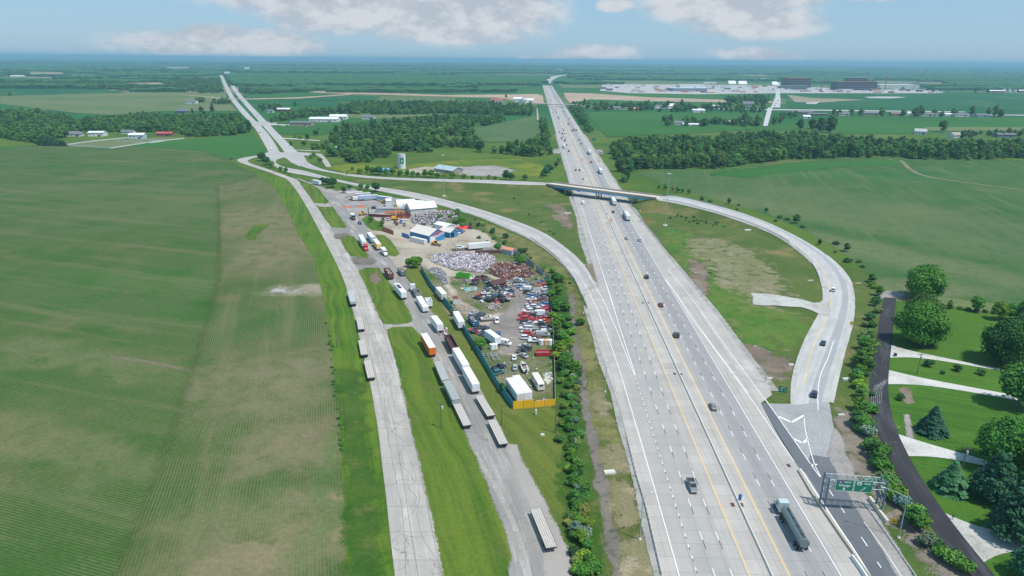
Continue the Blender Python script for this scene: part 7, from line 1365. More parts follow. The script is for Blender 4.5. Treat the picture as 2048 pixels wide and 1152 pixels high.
# culvert ends and loose slabs in the grass
for x,y,l,d in [(1219,946,'white concrete slab beside the muddy ditch',(3.2,1.6,.5)),(1691,760,'pale concrete culvert end above the brushy ditch',(2.4,1.2,.6)),(1682,831,'small pale slab at the edge of the ramp grass',(2.2,.8,.4)),(1582,731,'pale culvert end below the exit ramp',(2,1,.5)),(1539,758,'white slab in the grass by the street lamp',(2,.9,.4)),(1155,643,'small white slab beside the ditch',(1.4,.9,.4)),(1621,562,'white pipe end inside the loop ramp',(3,.5,.4)),(1496,461,'white culvert end in the loop meadow',(5,2,.6)),(1136,427,'white pipe end at the bare soil near the overpass',(5,1.5,.5)),(1716,567,'white board lying behind the big arrow sign',(4,.4,.2)),(1085,871,'stump-like rubble on the olive grass',(1.2,.8,.4)),(1072,829,'small white statue-like post below the yellow fence',(.6,.6,1.6)),(578,577,'small puddle slab in the field corner',(.1,.1,.1))]:
    if d[0]<.2: continue
    p=G(x,y); b=MB(); b.box((0,0,d[2]/2),d,taper=.9); b.box((d[0]*.1,d[1]*.1,d[2]*.95),(d[0]*.5,d[1]*.6,.12)); o=b.build('concrete_slab',CONC); o.location=(p.x,p.y,.08); o.rotation_euler=(0,0,R(8)); tag(o,l,'concrete slab')
for x,y,l in [(1790,713,'dark blue bin at the entrance of the upper driveway')]:
    p=G(x,y); o=empty('wheelie_bin',(p.x,p.y,.15),.3,l,'bin'); b=MB(); b.box((0,0,.55),(.8,.8,1.05)); b.build('body',plain('bin blue',(.02,.08,.22),.5),o); b=MB(); b.box((0,0,1.12),(.9,.9,.1)); b.build('lid',DKM,o)
for i,(x,y,l) in enumerate([(1796,862,'mailbox beside the blacktop lane above the gravel driveway'),(1905,1040,'dark mailbox at the lowest driveway entrance'),(1924,988,'small white box under the dark spruce'),(1931,995,'second small white box beside the first under the spruce')]):
    p=G(x,y); o=empty('mailbox',p,0,l,'mailbox'); b=MB(); b.box((0,0,.5),(.12,.12,1.0)); b.build('post',WOODP,o); b=MB(); b.box((0,0,1.15),(.55,.35,.4)); b.build('box',[GALV,DKM,WHT,WHT][i],o)
# ---------------------------------------------------------------- poles
def utility(px,py,h,label,arm=True,trans=False,yaw=0):
    p=G(px,py); o=empty('utility_pole',p,yaw,label,'utility pole'); b=MB(); b.cyl((0,0,-.1),(0,0,h),.17,.11,8); b.build('pole',WOODP,o)
    if arm: a=MB(); a.box((0,.0,h-.5),(2.4,.12,.14)); [a.cyl((x,0,h-.43),(x,0,h-.2),.06,n=6) for x in (-1.05,-.4,.5,1.05)]; a.build('crossarm',WOODP,o)
    if trans: t_=MB(); t_.cyl((.35,0,h-2.0),(.35,0,h-1.1),.28,n=10); t_.build('transformer',plain('transformer grey',(.55,.66,.70),.4),o)
    return o
utility(692,862,10,'bare utility pole in the green verge left of the slab road',False); utility(883,857,8.5,'utility pole with a transformer on the grass island',True,True); utility(1003,851,7,'utility pole on the olive grass below the yellow fence'); utility(1111,866,9,'utility pole at the right end of the yellow fence',True)
utility(657,605,7.5,'upper utility pole in the verge of the brown field',True); utility(674,695,9,'lower utility pole in the verge of the brown field',True); utility(1142,872,8,'utility pole among the ditch shrubs',False)
utility(1834,749,8,'utility pole with a bright lamp between the two upper driveways',True,True); utility(1922,944,7.5,'utility pole with a bright lamp behind the lower spruce',True,True); utility(1777,938,8.5,'utility pole in the shrubs by the lower bend of the blacktop lane'); utility(1737,730,8,'utility pole in the shrubs left of the blacktop lane',True); utility(548,362,12,'utility pole by the lower arm of the hairpin bend'); utility(1717,288,13,'tall pole standing in front of the wood on the right',False); utility(715,333,9,'utility pole in the meadow near the upper ramp'); utility(789,335,8,'utility pole left of the concrete silo'); utility(1760,936,6,'short pole in the shrubs above the sign gantry',False)
def lamp(px,py,h,tx,ty,label,arml=4.5):
    """mast-arm street lamp; (tx,ty) is the photo pixel of the lantern"""
    p=G(px,py,.1); q=G(tx,ty,h+.8); d=(Vector((q.x,q.y,0))-Vector((p.x,p.y,0))); d=d.normalized()*min(arml,max(2,d.length)); o=empty('street_lamp',p,math.atan2(d.y,d.x),label,'street lamp'); L=d.length
    b=MB(); b.cyl((0,0,0),(0,0,h),.14,.09,8); b.build('pole',GALV,o); b=MB(); b.cyl((0,0,0),(0,0,.35),.42,.36,10); b.build('base',CONC,o)
    b=MB(); b.cyl((0,0,h-.1),(L*.5,0,h+.55),.06,n=6); b.cyl((L*.5,0,h+.55),(L,0,h+.8),.055,n=6); b.cyl((0,0,h-.8),(L*.5,0,h+.45),.04,n=6); b.build('arm',GALV,o); b=MB(); b.box((L+.3,0,h+.78),(.9,.35,.2)); b.build('lantern',OFFW,o)
lamp(1404,595,11.5,1388,547,'street lamp in the loop meadow, upper of two'); lamp(1530,766,11.5,1510,692.5,'street lamp in the loop meadow beside the brown soil patch'); lamp(1210,784,9,1216,712,'street lamp left of the merge, opposite the gore lines',3); lamp(1166.5,627,9,1176,586,'street lamp at the ditch beside the ramp guardrail',3); lamp(1279.5,1079,11,1290,990,'street lamp at the bottom left shoulder by the guardrail',3.5); lamp(1797,1076,11,1769.5,976.5,'street lamp right of the sign gantry whose arm meets the truss',5.5)
for x,y,h,l in [(1330,451,34,'very tall slim lighting mast in the loop meadow'),(888,392,32,'very tall slim lighting mast in the meadow above the lower ramp')]:
    p=G(x,y); o=empty('light_mast',p,0,l,'light mast'); b=MB(); b.cyl((0,0,0),(0,0,h),.22,.09,8); b.build('pole',GALV,o); b=MB(); b.cyl((0,0,0),(0,0,.4),1.6,1.5,12); b.build('base',CONC,o); b=MB(); b.cyl((0,0,h),(0,0,h+.3),.9,n=12); [b.box((1.1*math.cos(a),1.1*math.sin(a),h+.1),(.5,.5,.3),rz=a) for a in (0,1.05,2.1,3.15,4.2,5.25)]; b.build('lamp_ring',OFFW,o)
# ---------------------------------------------------------------- fences of the yard
def panel_fence(name,px,h,m,label,cat='fence',pl_=2.4,gap=.0,thick=.08,postm=WOODP,lean=0,seed=1,skip=None,rail=True):
    P=smooth_line([G(*p) for p in px],1) if len(px)>2 else [G(*p) for p in px]; L=sum((b-a).length for a,b in zip(P,P[1:])); n=max(2,int(L/pl_)+1); Q=resample(P,n); o=empty(name,Q[0],0,label,cat); r=random.Random(seed)
    for i,(a,b) in enumerate(zip(Q,Q[1:])):
        if skip and i in skip: continue
        d=(b-a).normalized(); n_=Vector((-d.y,d.x,0)); hh=h*(1+r.uniform(-.05,.05)); mb=MB(); lo=a-Q[0]+d*gap; hi=b-Q[0]-d*gap; off=n_*r.uniform(-.06,.06)*(1+lean)
        k=max(2,int((hi-lo).length/.4))
        for j in range(k): u,v=lo.lerp(hi,j/k),lo.lerp(hi,(j+1)/k); w_=(.05 if j%2 else 0); mb.add([u+n_*w_,v+n_*w_,v+n_*w_+off+Vector((0,0,hh)),u+n_*w_+off+Vector((0,0,hh))],[(0,1,2,3)]); mb.add([u+n_*(w_-thick),v+n_*(w_-thick),v+n_*(w_-thick)+off+Vector((0,0,hh)),u+n_*(w_-thick)+off+Vector((0,0,hh))],[(3,2,1,0)]); mb.add([u+n_*w_+off+Vector((0,0,hh)),v+n_*w_+off+Vector((0,0,hh)),v+n_*(w_-thick)+off+Vector((0,0,hh)),u+n_*(w_-thick)+off+Vector((0,0,hh))],[(0,1,2,3)])
        mb.build('panel',m,o)
    pm_=MB(); pm_.box((0,0,h/2),(.14,.14,h+.1)); me=pm_.mesh('post',postm)
    for q in Q[:100]: c=link(bpy.data.objects.new('post',me),o); c.location=q-Q[0]
    return o
panel_fence('sheet_fence',[(842,541),(853,560),(864,578.5),(886,603),(908.5,631.7),(926,660),(947.6,696.5),(970,733),(995,775),(1025.5,817.5)],2.9,TEAL,'long teal sheet fence along the left side of the scrapyard')
panel_fence('sheet_fence',[(821,529),(826,527),(832,531)],2.6,TEAL,'short teal fence stub hidden in the bushes at the yard entrance')
panel_fence('sheet_fence',[(1026,818),(1068,815)],2.75,YFENCE,'taller left half of the bright yellow fence at the bottom of the yard')
panel_fence('sheet_fence',[(1068.3,815),(1111,810.5)],2.2,YFENCE,'lower right half of the bright yellow fence at the bottom of the yard')
panel_fence('metal_fence',[(1028,509),(1045,521),(1062,533),(1080,547),(1093,557),(1098.5,563)],3.2,FENCEW,'pale metal sheet fence with dark gaps behind the rust heap',pl_=3.2,gap=.25,skip={3,9,13},postm=DKM)
panel_fence('wire_fence',[(1099,565),(1101,600),(1102,625)],1.6,plain('weathered boards',(.30,.24,.20),.9,0,.4),'weathered board fence behind the outer column of wrecks',pl_=2.6)
panel_fence('wire_fence',[(1103,626),(1105,650),(1107,690),(1109,740),(1110.5,809)],1.5,OFFW,'low pale fence along the right side of the yard',pl_=2.6,gap=.1)
panel_fence('rusty_fence',[(764,462),(787,470)],3.0,plain('rusty fence sheet',(.45,.18,.10),.8,0,.35),'rusty orange fence panel near the yard entrance',postm=RUST)
panel_fence('blue_fence',[(804,473),(818,478)],2.6,BLUEB,'short blue fence at the left corner of the blue building')
panel_fence('rusty_fence',[(738,433),(770,435),(822,433)],2.0,plain('dark rust wall',(.20,.05,.04),.8,0,.35),'long dark red wall below the orange beams',postm=RUST,pl_=3)
panel_fence('low_fence',[(738,432.5),(762,431)],1.5,OFFW,'low white fence left of the dark red wall'); panel_fence('green_gate',[(736.5,433),(737.8,433)],6.5,plain('gate green',(.02,.14,.05),.6),'tall narrow green pillar at the white fence','pillar')
panel_fence('low_fence',[(855,513),(880,510),(905,509)],1.1,GALV,'low grey fence strip above the white scrap heap'); panel_fence('bin_wall',[(965,503),(985,501)],2.0,FENCEW,'pale wall of bins below the long white trailer')
# white paddock fence
def railfence(px,label,h=1.4,sp=4):
    P=[G(*p) for p in px]; o=empty('rail_fence',P[0],0,label,'fence'); mb=MB()
    for a,b in zip(P,P[1:]):
        for z in (.5,.95,1.4): mb.bar(a-P[0]+Vector((0,0,z)),b-P[0]+Vector((0,0,z)),.16,.30)
    mb.build('rails',WHT,o); L=sum((b-a).length for a,b in zip(P,P[1:])); n=min(100,int(L/sp)); me=MB().box((0,0,.8),(.3,.3,1.6)).mesh('post',WHT)
    for q in resample(P,n): c=link(bpy.data.objects.new('post',me),o); c.location=q-P[0]
railfence([(130,291),(222,297.5),(300,285.5),(368,278)],'white rail fence along the near side of the paddock'); railfence([(130,291),(190,283),(262,276)],'white rail fence along the far side of the paddock'); railfence([(233,282),(300,287),(330,283),(262,279)],'white rail fence round the inner pen')
# ---------------------------------------------------------------- buildings
def gable(px,py,yaw,L,W,h,rh,wall,roof,label,cat='house',door=None,win=0,over=.5,name=None,windows_on=(-1,),ez=0,hip=0):
    p=G(px,py); o=empty(name or cat.replace(' ','_'),(p.x,p.y,ez),yaw,label,cat); w=MB(); w.box((0,0,h/2),(L,W,h)); 
    if rh and not hip:
        for s_ in (-1,1): x=s_*L/2; w.add([(x,-W/2,h),(x,W/2,h),(x,0,h+rh)],[(0,1,2) if s_>0 else (2,1,0)])
    w.build('wall',wall,o); r=MB(); t=.18
    if rh:
        x0=L/2+over; y0=W/2+over; k=rh/(W/2); z0=h-over*k; hx=x0-(W/2*hip)
        for s_ in (-1,1):
            r.add([(-x0,s_*y0,z0),(x0,s_*y0,z0),(hx,0,h+rh),(-hx,0,h+rh),(-x0,s_*y0,z0+t),(x0,s_*y0,z0+t),(hx,0,h+rh+t),(-hx,0,h+rh+t)],[(0,3,2,1),(4,5,6,7),(0,1,5,4),(1,2,6,5),(3,0,4,7)] if s_<0 else [(1,2,3,0),(7,6,5,4),(4,5,1,0),(5,6,2,1),(7,4,0,3)])
        if hip:
            for s_ in (-1,1): r.add([(s_*x0,-y0,z0+t),(s_*x0,y0,z0+t),(s_*hx,0,h+rh+t)],[(0,1,2) if s_>0 else (2,1,0)])
    else: r.box((0,0,h+.1),(L+.4,W+.4,.25))
    r.build('roof',roof,o)
    if door: d=MB(); d.box((door[0],-W/2-.04,door[2]/2),(door[1],.1,door[2])); d.build('door',door[3] if len(door)>3 else DKM,o)
    for i in range(win):
        x=-L/2+L*(i+.5)/win
        if door and abs(x-door[0])<door[1]/2+.5: continue
        g=MB(); g.box((x,-W/2-.03,h*.55),(1.4,.08,1.2)); f=g.build('window',GLASS,o)
    return o
# blue hall: its two visible wall corners are known on the ground
a,b,c=G(818.5,476),G(856,486),G(891.5,479.5); d1=(b-a); d2=(c-b); Lh=d1.length; Wh=d2.length; yaw=math.atan2(d1.y,d1.x); ctr=(a+c)/2
# the ridge runs away from the gable wall, along a->b
hall=empty('blue_hall',(ctr.x,ctr.y,0),yaw,'blue steel hall with tan roof and red-and-white lettering on its gable','hall'); HH=4.4; RH=3.0
sgn=1 if Matrix.Rotation(-yaw,3,'Z')@d2==None else (1 if (Matrix.Rotation(-yaw,3,'Z')@d2).y>0 else -1)
Wp=abs((Matrix.Rotation(-yaw,3,'Z')@d2).y)
w=MB(); w.box((0,0,HH/2),(Lh,Wp,HH)); 
for s_ in (-1,1): x=s_*Lh/2; w.add([(x,-Wp/2,HH),(x,Wp/2,HH),(x,0,HH+RH)],[(0,1,2) if s_>0 else (2,1,0)])
w.build('wall',BLUEB,hall); r=MB()
for s_ in (-1,1): r.add([(-Lh/2-.3,s_*(Wp/2+.3),HH-.1),(Lh/2+.3,s_*(Wp/2+.3),HH-.1),(Lh/2+.3,0,HH+RH+.1),(-Lh/2-.3,0,HH+RH+.1),(-Lh/2-.3,s_*(Wp/2+.3),HH+.1),(Lh/2+.3,s_*(Wp/2+.3),HH+.1),(Lh/2+.3,0,HH+RH+.3),(-Lh/2-.3,0,HH+RH+.3)],[(0,1,2,3),(4,5,6,7),(0,1,5,4),(1,2,6,5),(3,0,4,7)])
r.build('roof',ROOFT,hall)
dd=MB(); dd.box((Lh/2+.05,-Wp/2+2.8,1.9),(.1,4.0,3.6)); dd.build('door',WHT,hall); tr=MB(); tr.bar((Lh/2+.32,-Wp/2-.3,HH+.1),(Lh/2+.32,0,HH+RH+.25),.25,.12); tr.bar((Lh/2+.32,Wp/2+.3,HH+.1),(Lh/2+.32,0,HH+RH+.25),.25,.12); tr.build('gable_trim',WHT,hall)
sw=MB(); rq=random.Random(3); x0=Lh/2+.14
for q in range(9):
    y0=-3.2+q*.82; z0=HH-.1+q*.20; sw.bar((x0,y0,z0-.45),(x0,y0+.35,z0+.55),.05,.3); sw.bar((x0,y0+.3,z0+.5),(x0,y0+.75,z0-.3),.05,.26)
sw.bar((x0,-3.4,HH-.7),(x0,4.2,HH+1.0),.04,.22)
sw.build('script_lettering',plain('hall red lettering',(.72,.06,.09),.5,0,0),hall)
t2=text(hall,'TRUCKS',2.1,(Lh/2+.16,2.0,HH-.75),0,SIGNW,.05); t2.matrix_basis=Matrix.Translation((Lh/2+.16,2.0,HH-.75))@Matrix(((0,0,1,0),(1,0,0,0),(0,1,0,0),(0,0,0,1)))@Matrix.Rotation(R(13),4,'Z')
an=gable(898,472,yaw,9,6.5,3.6,1.6,BLUEB,ROOFT,'lower blue annex with an open dark doorway attached right of the blue hall','annex',name='hall_annex'); 
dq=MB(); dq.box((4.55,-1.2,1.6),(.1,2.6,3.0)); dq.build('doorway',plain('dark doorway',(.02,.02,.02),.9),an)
gable(889,461,yaw,11,7,4.0,.9,WHT,ROOFW,'white-roofed extension behind the blue hall','shed',name='shed')
trl('cont',lambda:None,(0,0),(1,1),1,1,'x','x') if False else None
def mk_cont():
    o=empty('shipping_container'); b=MB(); b.box((0,0,1.4),(12.2,2.45,2.6)); 
    for k in range(28): b.box((-5.9+k*.437,-1.245,1.4),(.2,.05,2.4)); b.box((-5.9+k*.437,1.245,1.4),(.2,.05,2.4))
    b.build('body',WHT,o); r=MB(); r.box((0,0,2.74),(12.25,2.5,.08)); r.build('roof',ROOFT,o)
    for s_ in (-1,1): d=MB(); d.box((6.14,s_*.6,1.4),(.06,1.1,2.3)); [d.cyl((6.2,s_*(.6+q),.4),(6.2,s_*(.6+q),2.5),.04,n=5) for q in (-.25,.25)]; d.build('door',WHT,o)
    return o
A_,B_=G(818,481),G(857,490.5); M_=(A_+B_)/2; d=B_-A_; place('v_cont',mk_cont,(M_.x,M_.y,.1),math.atan2(d.y,d.x),'white shipping container in front of the blue hall','container')
def mk_quonset(L,W,h):
    def f():
        o=empty('arched_shelter'); b=MB(); n=12; vs=[]
        for x in (-L/2,L/2):
            for i in range(n+1): t=math.pi*i/n; vs.append((x,-math.cos(t)*W/2,math.sin(t)*h))
        b.add(vs,[(i,i+1,n+2+i,n+1+i) for i in range(n)],0,True); b.build('cover',ROOFW,o)
        e=MB(); e.add([vs[i] for i in range(n+1)],[tuple(range(n+1))]); e.add([vs[n+1+i] for i in range(n+1)],[tuple(range(n,-1,-1))]); e.build('end_wall',OFFW,o); return o
    return f
for x,y,hd,l in [(811,412,R(18),'left of two white arched shelters at the top of the yard'),(830,414,R(-8),'right of two white arched shelters at the top of the yard')]: p=G(x,y); place('quon',mk_quonset(14,9,5),(p.x,p.y,.05),hd,l,'arched shelter')
gable(842,424,heading(820,428,864,424),19,12,4,3.2,CONC,ROOFW,'white-roofed concrete barn between the shelters and the upper scrap heap','barn')
gable(778,412,heading(770,412,786,412),4,4,4.2,1.4,WHT,ROOFW,'small white gabled shed behind the long grey shed','shed',name='shed',over=.2)
gable(785,424,heading(756,423,806,423),22,5,2.8,0,SILV_ if 'SILV_' in globals() else GALV,plain('grey flat roof',(.30,.32,.34),.7),'long low grey shed above the orange steel beams','shed',name='shed')
gable(1061-10+10,505,heading(1050,503,1070,507),7,5,2.6,1,FENCEW,plain('salmon roof',(.62,.25,.16),.7),'small shed with a salmon roof at the end of the pale fence','shed',name='shed',over=.2) if False else gable(1019,507,heading(1010,505,1028,509),7,5,2.6,.8,FENCEW,plain('salmon roof',(.62,.25,.16),.7),'small shed with a salmon roof at the end of the pale fence','shed',name='shed',over=.2)
gable(993,573,heading(985,574,1002,570),8,5,2.2,1.2,plain('green shed wall',(.04,.12,.09),.7),RUSTB,'open green shed with a rusty roof above the round heap of wrecks','shed',name='shed',over=.4)
gable(976,507,heading(962,506,990,505),14,3,1.5,0,plain('rust bins',(.25,.10,.08),.8),RUSTB,'row of rusty low bins below the long white trailer','bins',name='rusty_bins')
# concrete silo with its sign
p=G(804,337); so_=empty('silo',p,0,'tall pale concrete silo with a green and white sign','silo'); b=MB(); b.cyl((0,0,0),(0,0,14.2),3.8,n=28); b.build('shell',WHT,so_); b=MB(); b.cyl((0,0,14.2),(0,0,14.35),3.9,n=28); b.build('cap',GALV,so_); b=MB(); b.box((-3.6,-.9,2.5),(1.4,1.6,5)); b.build('chute',OFFW,so_)
b=MB(); b.box((.9,-3.85,8.8),(3.6,.12,6.6)); b.build('sign_board',SIGNG,so_); b=MB(); b.box((.9,-3.93,11.3),(3.3,.04,1.4)); b.build('sign_band',plain('pale band',(.55,.62,.74),.5),so_); b=MB(); b.box((.9,-3.96,12.0),(3.5,.04,.25)); b.box((.9,-3.96,10.5),(3.5,.04,.3)); b.build('sign_rule',plain('navy band',(.03,.06,.14),.5),so_); b=MB(); b.add([(.1,-3.95,7.6),(.9,-3.95,9.3),(1.7,-3.95,7.6),(1.5,-3.95,6.9),(.3,-3.95,6.9)],[(4,3,2,1,0)]); b.build('sign_emblem',SIGNW,so_)
# sheds beside the gravel lot
gable(897,344,R(-42),26,14,3.2,2.6,plain('grey tan wall',(.30,.28,.26),.8),plain('pale blue metal roof',(.48,.57,.63),.45,.2,.1,.3),'long shed with a pale blue metal roof beside the gravel lot','shed',name='shed')
gable(765,343,R(20),11,8,1.8,1.2,OFFW,plain('bright blue canopy',(.12,.35,.75),.5),'low bright blue canopy in the trees left of the silo','canopy',name='canopy')
# houses and farm buildings: px,py,yaw,L,W,h,rh,wall,roof,label
HS=[(151,272,8,18,11,3.2,3.4,WHT,ROOFG,'white house with a dark hipped roof left of the paddock','house'),(196,272,4,20,12,5,1.6,WHT,ROOFW,'white metal barn behind the small trees by the paddock','barn'),(276,277,6,19,11,5.2,2.0,plain('pale blue siding',(.50,.60,.64),.6),ROOFW,'pale barn with a white roof inside the paddock','barn'),(331,271.5,4,20,11,3.6,1.8,plain('brick wall',(.28,.12,.09),.8),ROOFR,'red-roofed brick house right of the paddock','house'),(257,267,4,16,9,3,2,WHT,ROOFG,'small white house between the two white barns','house'),
(115-5,224,0,20,12,3,2.5,WHT,ROOFG,'','') ,(467,252,-6,18,12,3.2,3,plain('brown brick',(.20,.14,.11),.8),ROOFG,'brown house with a grey roof in the wood beside the divided road','house'),(364,226,0,22,14,4,5,ROOFG,plain('slate roof',(.13,.15,.19),.8),'house with a big slate roof above the left wood','house'),
(384,207,0,24,14,5,3,WHT,ROOFG,'white farmhouse on the far pale field','house'),(350,182,0,34,16,4,3,OFFW,plain('tan shingle roof',(.34,.30,.27),.8),'long tan-roofed farmhouse on the far left','house'),(36,154.8,0,60,25,7,3,WHT,ROOFW,'long white barn in the far left trees','barn'),
(569,223,0,26,16,5,2,RUST,ROOFW,'red barn with a white roof beside the divided road','barn'),(541,225,0,12,9,3.5,2,WHT,ROOFG,'small white house left of the red barn','house'),
(604,252,2,34,20,6,1.5,plain('tan block wall',(.34,.30,.25),.8),ROOFG,'tan block building with big doors beside the white sheds','workshop'),(650,243,0,48,24,5,2.5,WHT,ROOFW,'wide white-roofed shed among the trees','shed'),(678,238,0,30,18,5,3,WHT,ROOFW,'second white-roofed shed right of the wide one','shed'),(737,238,0,22,12,4,2.5,WHT,ROOFG,'small white farm building in the clearing','farm building'),
(672,299,0,12,8,3,1,WHT,ROOFW,'small white mobile home among the trees beside the crossroads','mobile home'),(686,299,0,12,9,3,2.5,OFFW,plain('blue grey roof',(.24,.30,.36),.7),'house with a blue-grey roof beside the mobile home','house'),
(993,205,0,30,16,6,3,WHT,ROOFR,'barn with a bright red roof beside the interstate','barn'),(1036,204,0,22,16,8,4,WHT,ROOFW,'white barn left of the round white bins','barn'),(1057,205,0,26,18,6,4,WHT,ROOFW,'low white barn right of the round white bins','barn'),
(1230,219,0,24,14,4,3,OFFW,ROOFG,'dark-roofed house at the left end of the village row','house'),(1275,221,0,20,12,4,2.5,plain('pinkish wall',(.45,.28,.22),.8),plain('terracotta roof',(.50,.22,.14),.8),'house with a terracotta roof in the village row','house'),(1319,216,0,18,12,4,3,WHT,ROOFG,'small house right of the terracotta one','house'),(1340,217,0,16,13,6,5,WHT,ROOFW,'tall white gabled house in the village row','house'),(1396,225,0,26,14,5,2,WHT,ROOFW,'wide white garage in the middle of the village','garage'),(1431,216,0,14,10,5,2,WHT,ROOFW,'small bright white shed in the village trees','shed'),(1448,216,0,12,10,4,2,CREAM_ if 'CREAM_' in globals() else OFFW,plain('cream roof',(.6,.5,.35),.7),'small cream-roofed shed in the village trees','shed'),(1495,215,0,26,16,9,5,plain('grey siding',(.30,.33,.36),.7),ROOFG,'tall grey house near the county road','house'),(1478,215,0,20,12,4,2,OFFW,MATS['terracotta roof'],'low orange-roofed house left of the tall grey one','house'),
(1334,251,0,7,6,3,2.5,WHT,ROOFW,'tiny white shed at the left end of the farmstead','shed'),(1357,250,0,16,11,4,3,WHT,ROOFG,'grey-roofed house of the farmstead','house'),(1380,252,0,26,8,3,1.5,WHT,ROOFW,'long white building of the farmstead','shed'),(1401,252,0,18,8,3,1.2,RED_ if 'RED_' in globals() else WHT,ROOFR,'low red-roofed shed at the right end of the farmstead','shed'),(1457,249,0,12,9,4,3,OFFW,plain('tan roof',(.45,.38,.30),.8),'small tan house in the farmstead hedge','house'),(1493,249,0,16,10,4,3,OFFW,MATS['blue grey roof'],'blue-roofed house near the lower end of the county road','house'),
(1602,228,0,44,14,4,2,plain('dark brick',(.20,.17,.17),.8),ROOFG,'long grey school-like building right of the county road, upper','building'),(1633,231,0,40,12,3.5,1.5,MATS['dark brick'],ROOFG,'long grey low building just right of the first','building'),(1612,237,0,13,10,4,2.5,WHT,ROOFW,'white gabled shed alone on the lawn','shed'),(1686,231,0,22,13,4,4,OFFW,ROOFG,'grey house at the left end of the right-hand row','house'),(1740,230,0,42,13,4,3,plain('rosy brick',(.33,.24,.22),.8),ROOFG,'long rosy brick house in the right-hand row','house'),(1793,231,0,26,12,4,2.5,MATS['rosy brick'],plain('brown roof',(.25,.17,.13),.8),'brown-roofed house in the right-hand row','house'),(1816,230,0,16,10,4,2,WHT,ROOFW,'small white shed behind the double tree','shed'),(1850,232,0,32,13,4,3,OFFW,ROOFG,'grey-roofed house right of the double tree','house'),(1876,232.5,0,16,10,4,2,WHT,ROOFG,'white house with a grey roof in the right-hand row','house'),(1896,232,0,18,10,4,2,WHT,ROOFW,'white garage in the right-hand row','garage'),(1921,233,0,28,12,4,2.5,WHT,ROOFG,'long white house near the right end of the row','house'),(1962,234,0,24,12,4,2.5,plain('blue siding',(.30,.40,.52),.7),ROOFG,'blue house near the right end of the row','house'),
(1840,268,-25,16,13,4.5,3.5,WHT,plain('light grey roof',(.42,.42,.42),.7),'white garage with a grey gable roof standing above the wood','garage'),(1911,275,12,18,13,4,3.5,WHT,MATS['tan shingle roof'],'house with tan roof and dark garage door above the wood','house'),(2008,274,0,26,12,4,2,plain('blue brick',(.16,.20,.27),.8),ROOFG,'dark blue-grey house at the right edge above the wood','house'),(1588,277,0,8,6,3,1.5,WHT,ROOFW,'tiny white roof peeking out of the right wood','shed'),
(1991,185,0,60,16,6,3,RUST,ROOFW,'long red barn with a white roof at the far right','barn'),(2046,184.5,0,40,16,6,3,RUST,ROOFW,'red barn at the far right edge','barn')]
for h_ in HS:
    if not h_[9]: continue
    x,y,yw,L,W,h,rh,wm,rm,l,cat=h_; gable(x,y,R(yw),L,W,h,rh,wm,rm,l,cat,door=(L*.22,min(3,L*.2),min(2.6,h*.7)),win=4 if L<30 else 7,hip=.8 if 'hipped' in l or 'big slate' in l else 0)
for i,(x,y,r_,h) in enumerate([(1046,205,6,9),(1052,206,5,7),(2008,184,6,9),(2018,184.5,6,9),(2030,184.5,5,8)]):
    p=G(x,y); o=empty('grain_bin',p,0,['large left white grain bin by the interstate farm','small right white grain bin by the interstate farm','left of three grain bins at the far right','middle of three grain bins at the far right','right of three grain bins at the far right'][i],'grain bin'); b=MB(); b.cyl((0,0,0),(0,0,h),r_,n=18); b.build('shell',ROOFW,o); b=MB(); b.cyl((0,0,h),(0,0,h+r_*.5),r_+.2,.4,18); b.build('roof',GALV,o)
# ---------------------------------------------------------------- the distant building site
FRAME=plain('dark steel frame',(.13,.11,.11),.7); DECKC=plain('floor slab',(.36,.38,.40),.8); REDST=plain('red steel',(.30,.10,.08),.7); CLAD=plain('blue-grey cladding',(.17,.24,.30),.6)
def site_block(px0,px1,py,D,floors,fh,label,top=REDST,clad=0):
    a,b=G(px0,py),G(px1,py); L=(b-a).length; o=empty('unfinished_building',(a+b)/2,math.atan2((b-a).y,(b-a).x),label,'building under construction')
    for i in range(floors+1): m=MB(); m.box((0,D/2,i*fh+.2),(L,D,.7)); m.build('floor_slab',top if i==floors else DECKC,o)
    m=MB(); nx=max(4,int(L/9)); ny=max(2,int(D/12))
    for i in range(nx+1):
        for j in range(ny+1): m.box((-L/2+L*i/nx,D*j/ny,floors*fh/2),(1.0,1.0,floors*fh))
    m.build('column_frame',FRAME,o)
    m=MB(); m.box((0,D*.5,floors*fh/2),(L*.94,D*.8,floors*fh-1)); m.build('core_wall',CLAD if clad else FRAME,o); return o
site_block(1576,1624,178,60,5,8.2,'tall unfinished steel building with a red-brown top, left of the two on the far site')
site_block(1559,1618,179.5,22,2,7,'low wide front wing before the tall left building',DECKC,1)
site_block(1676,1757,181,60,4,8,'wide unfinished building on the far site, right of the two',REDST); site_block(1694,1735,178,30,6,7.4,'raised middle block behind the wide right building',DECKC)
def slab(px0,px1,py,D,h,wm,rm,label,cat):
    a,b=G(px0,py),G(px1,py); L=(b-a).length; o=empty(cat.replace(' ','_'),(a+b)/2,math.atan2((b-a).y,(b-a).x),label,cat); w=MB(); w.box((0,D/2,h/2),(L,D,h)); w.build('wall',wm,o); r=MB(); r.box((0,D/2,h+.3),(L+1,D+1,.6)); r.build('roof',rm,o); d=MB(); d.box((L*.1,-.1,h*.25),(L*.05+1,.3,h*.5)); d.build('door',DKM,o)
slab(1757,1838,178,80,16,OFFW,ROOFW,'very long white hall right of the unfinished buildings','hall'); slab(1820,1840,174,20,12,CLAD,DECKC,'blue-grey block at the right end of the long white hall','building')
slab(1549,1569,181,16,7,WHT,ROOFW,'white tent hall at the foot of the left unfinished building','hall'); slab(1684,1706,183,18,7,WHT,ROOFW,'white tent hall at the foot of the right unfinished building','hall'); slab(1448,1466,183,16,6,WHT,ROOFW,'isolated white office trailer block left of the site','office')
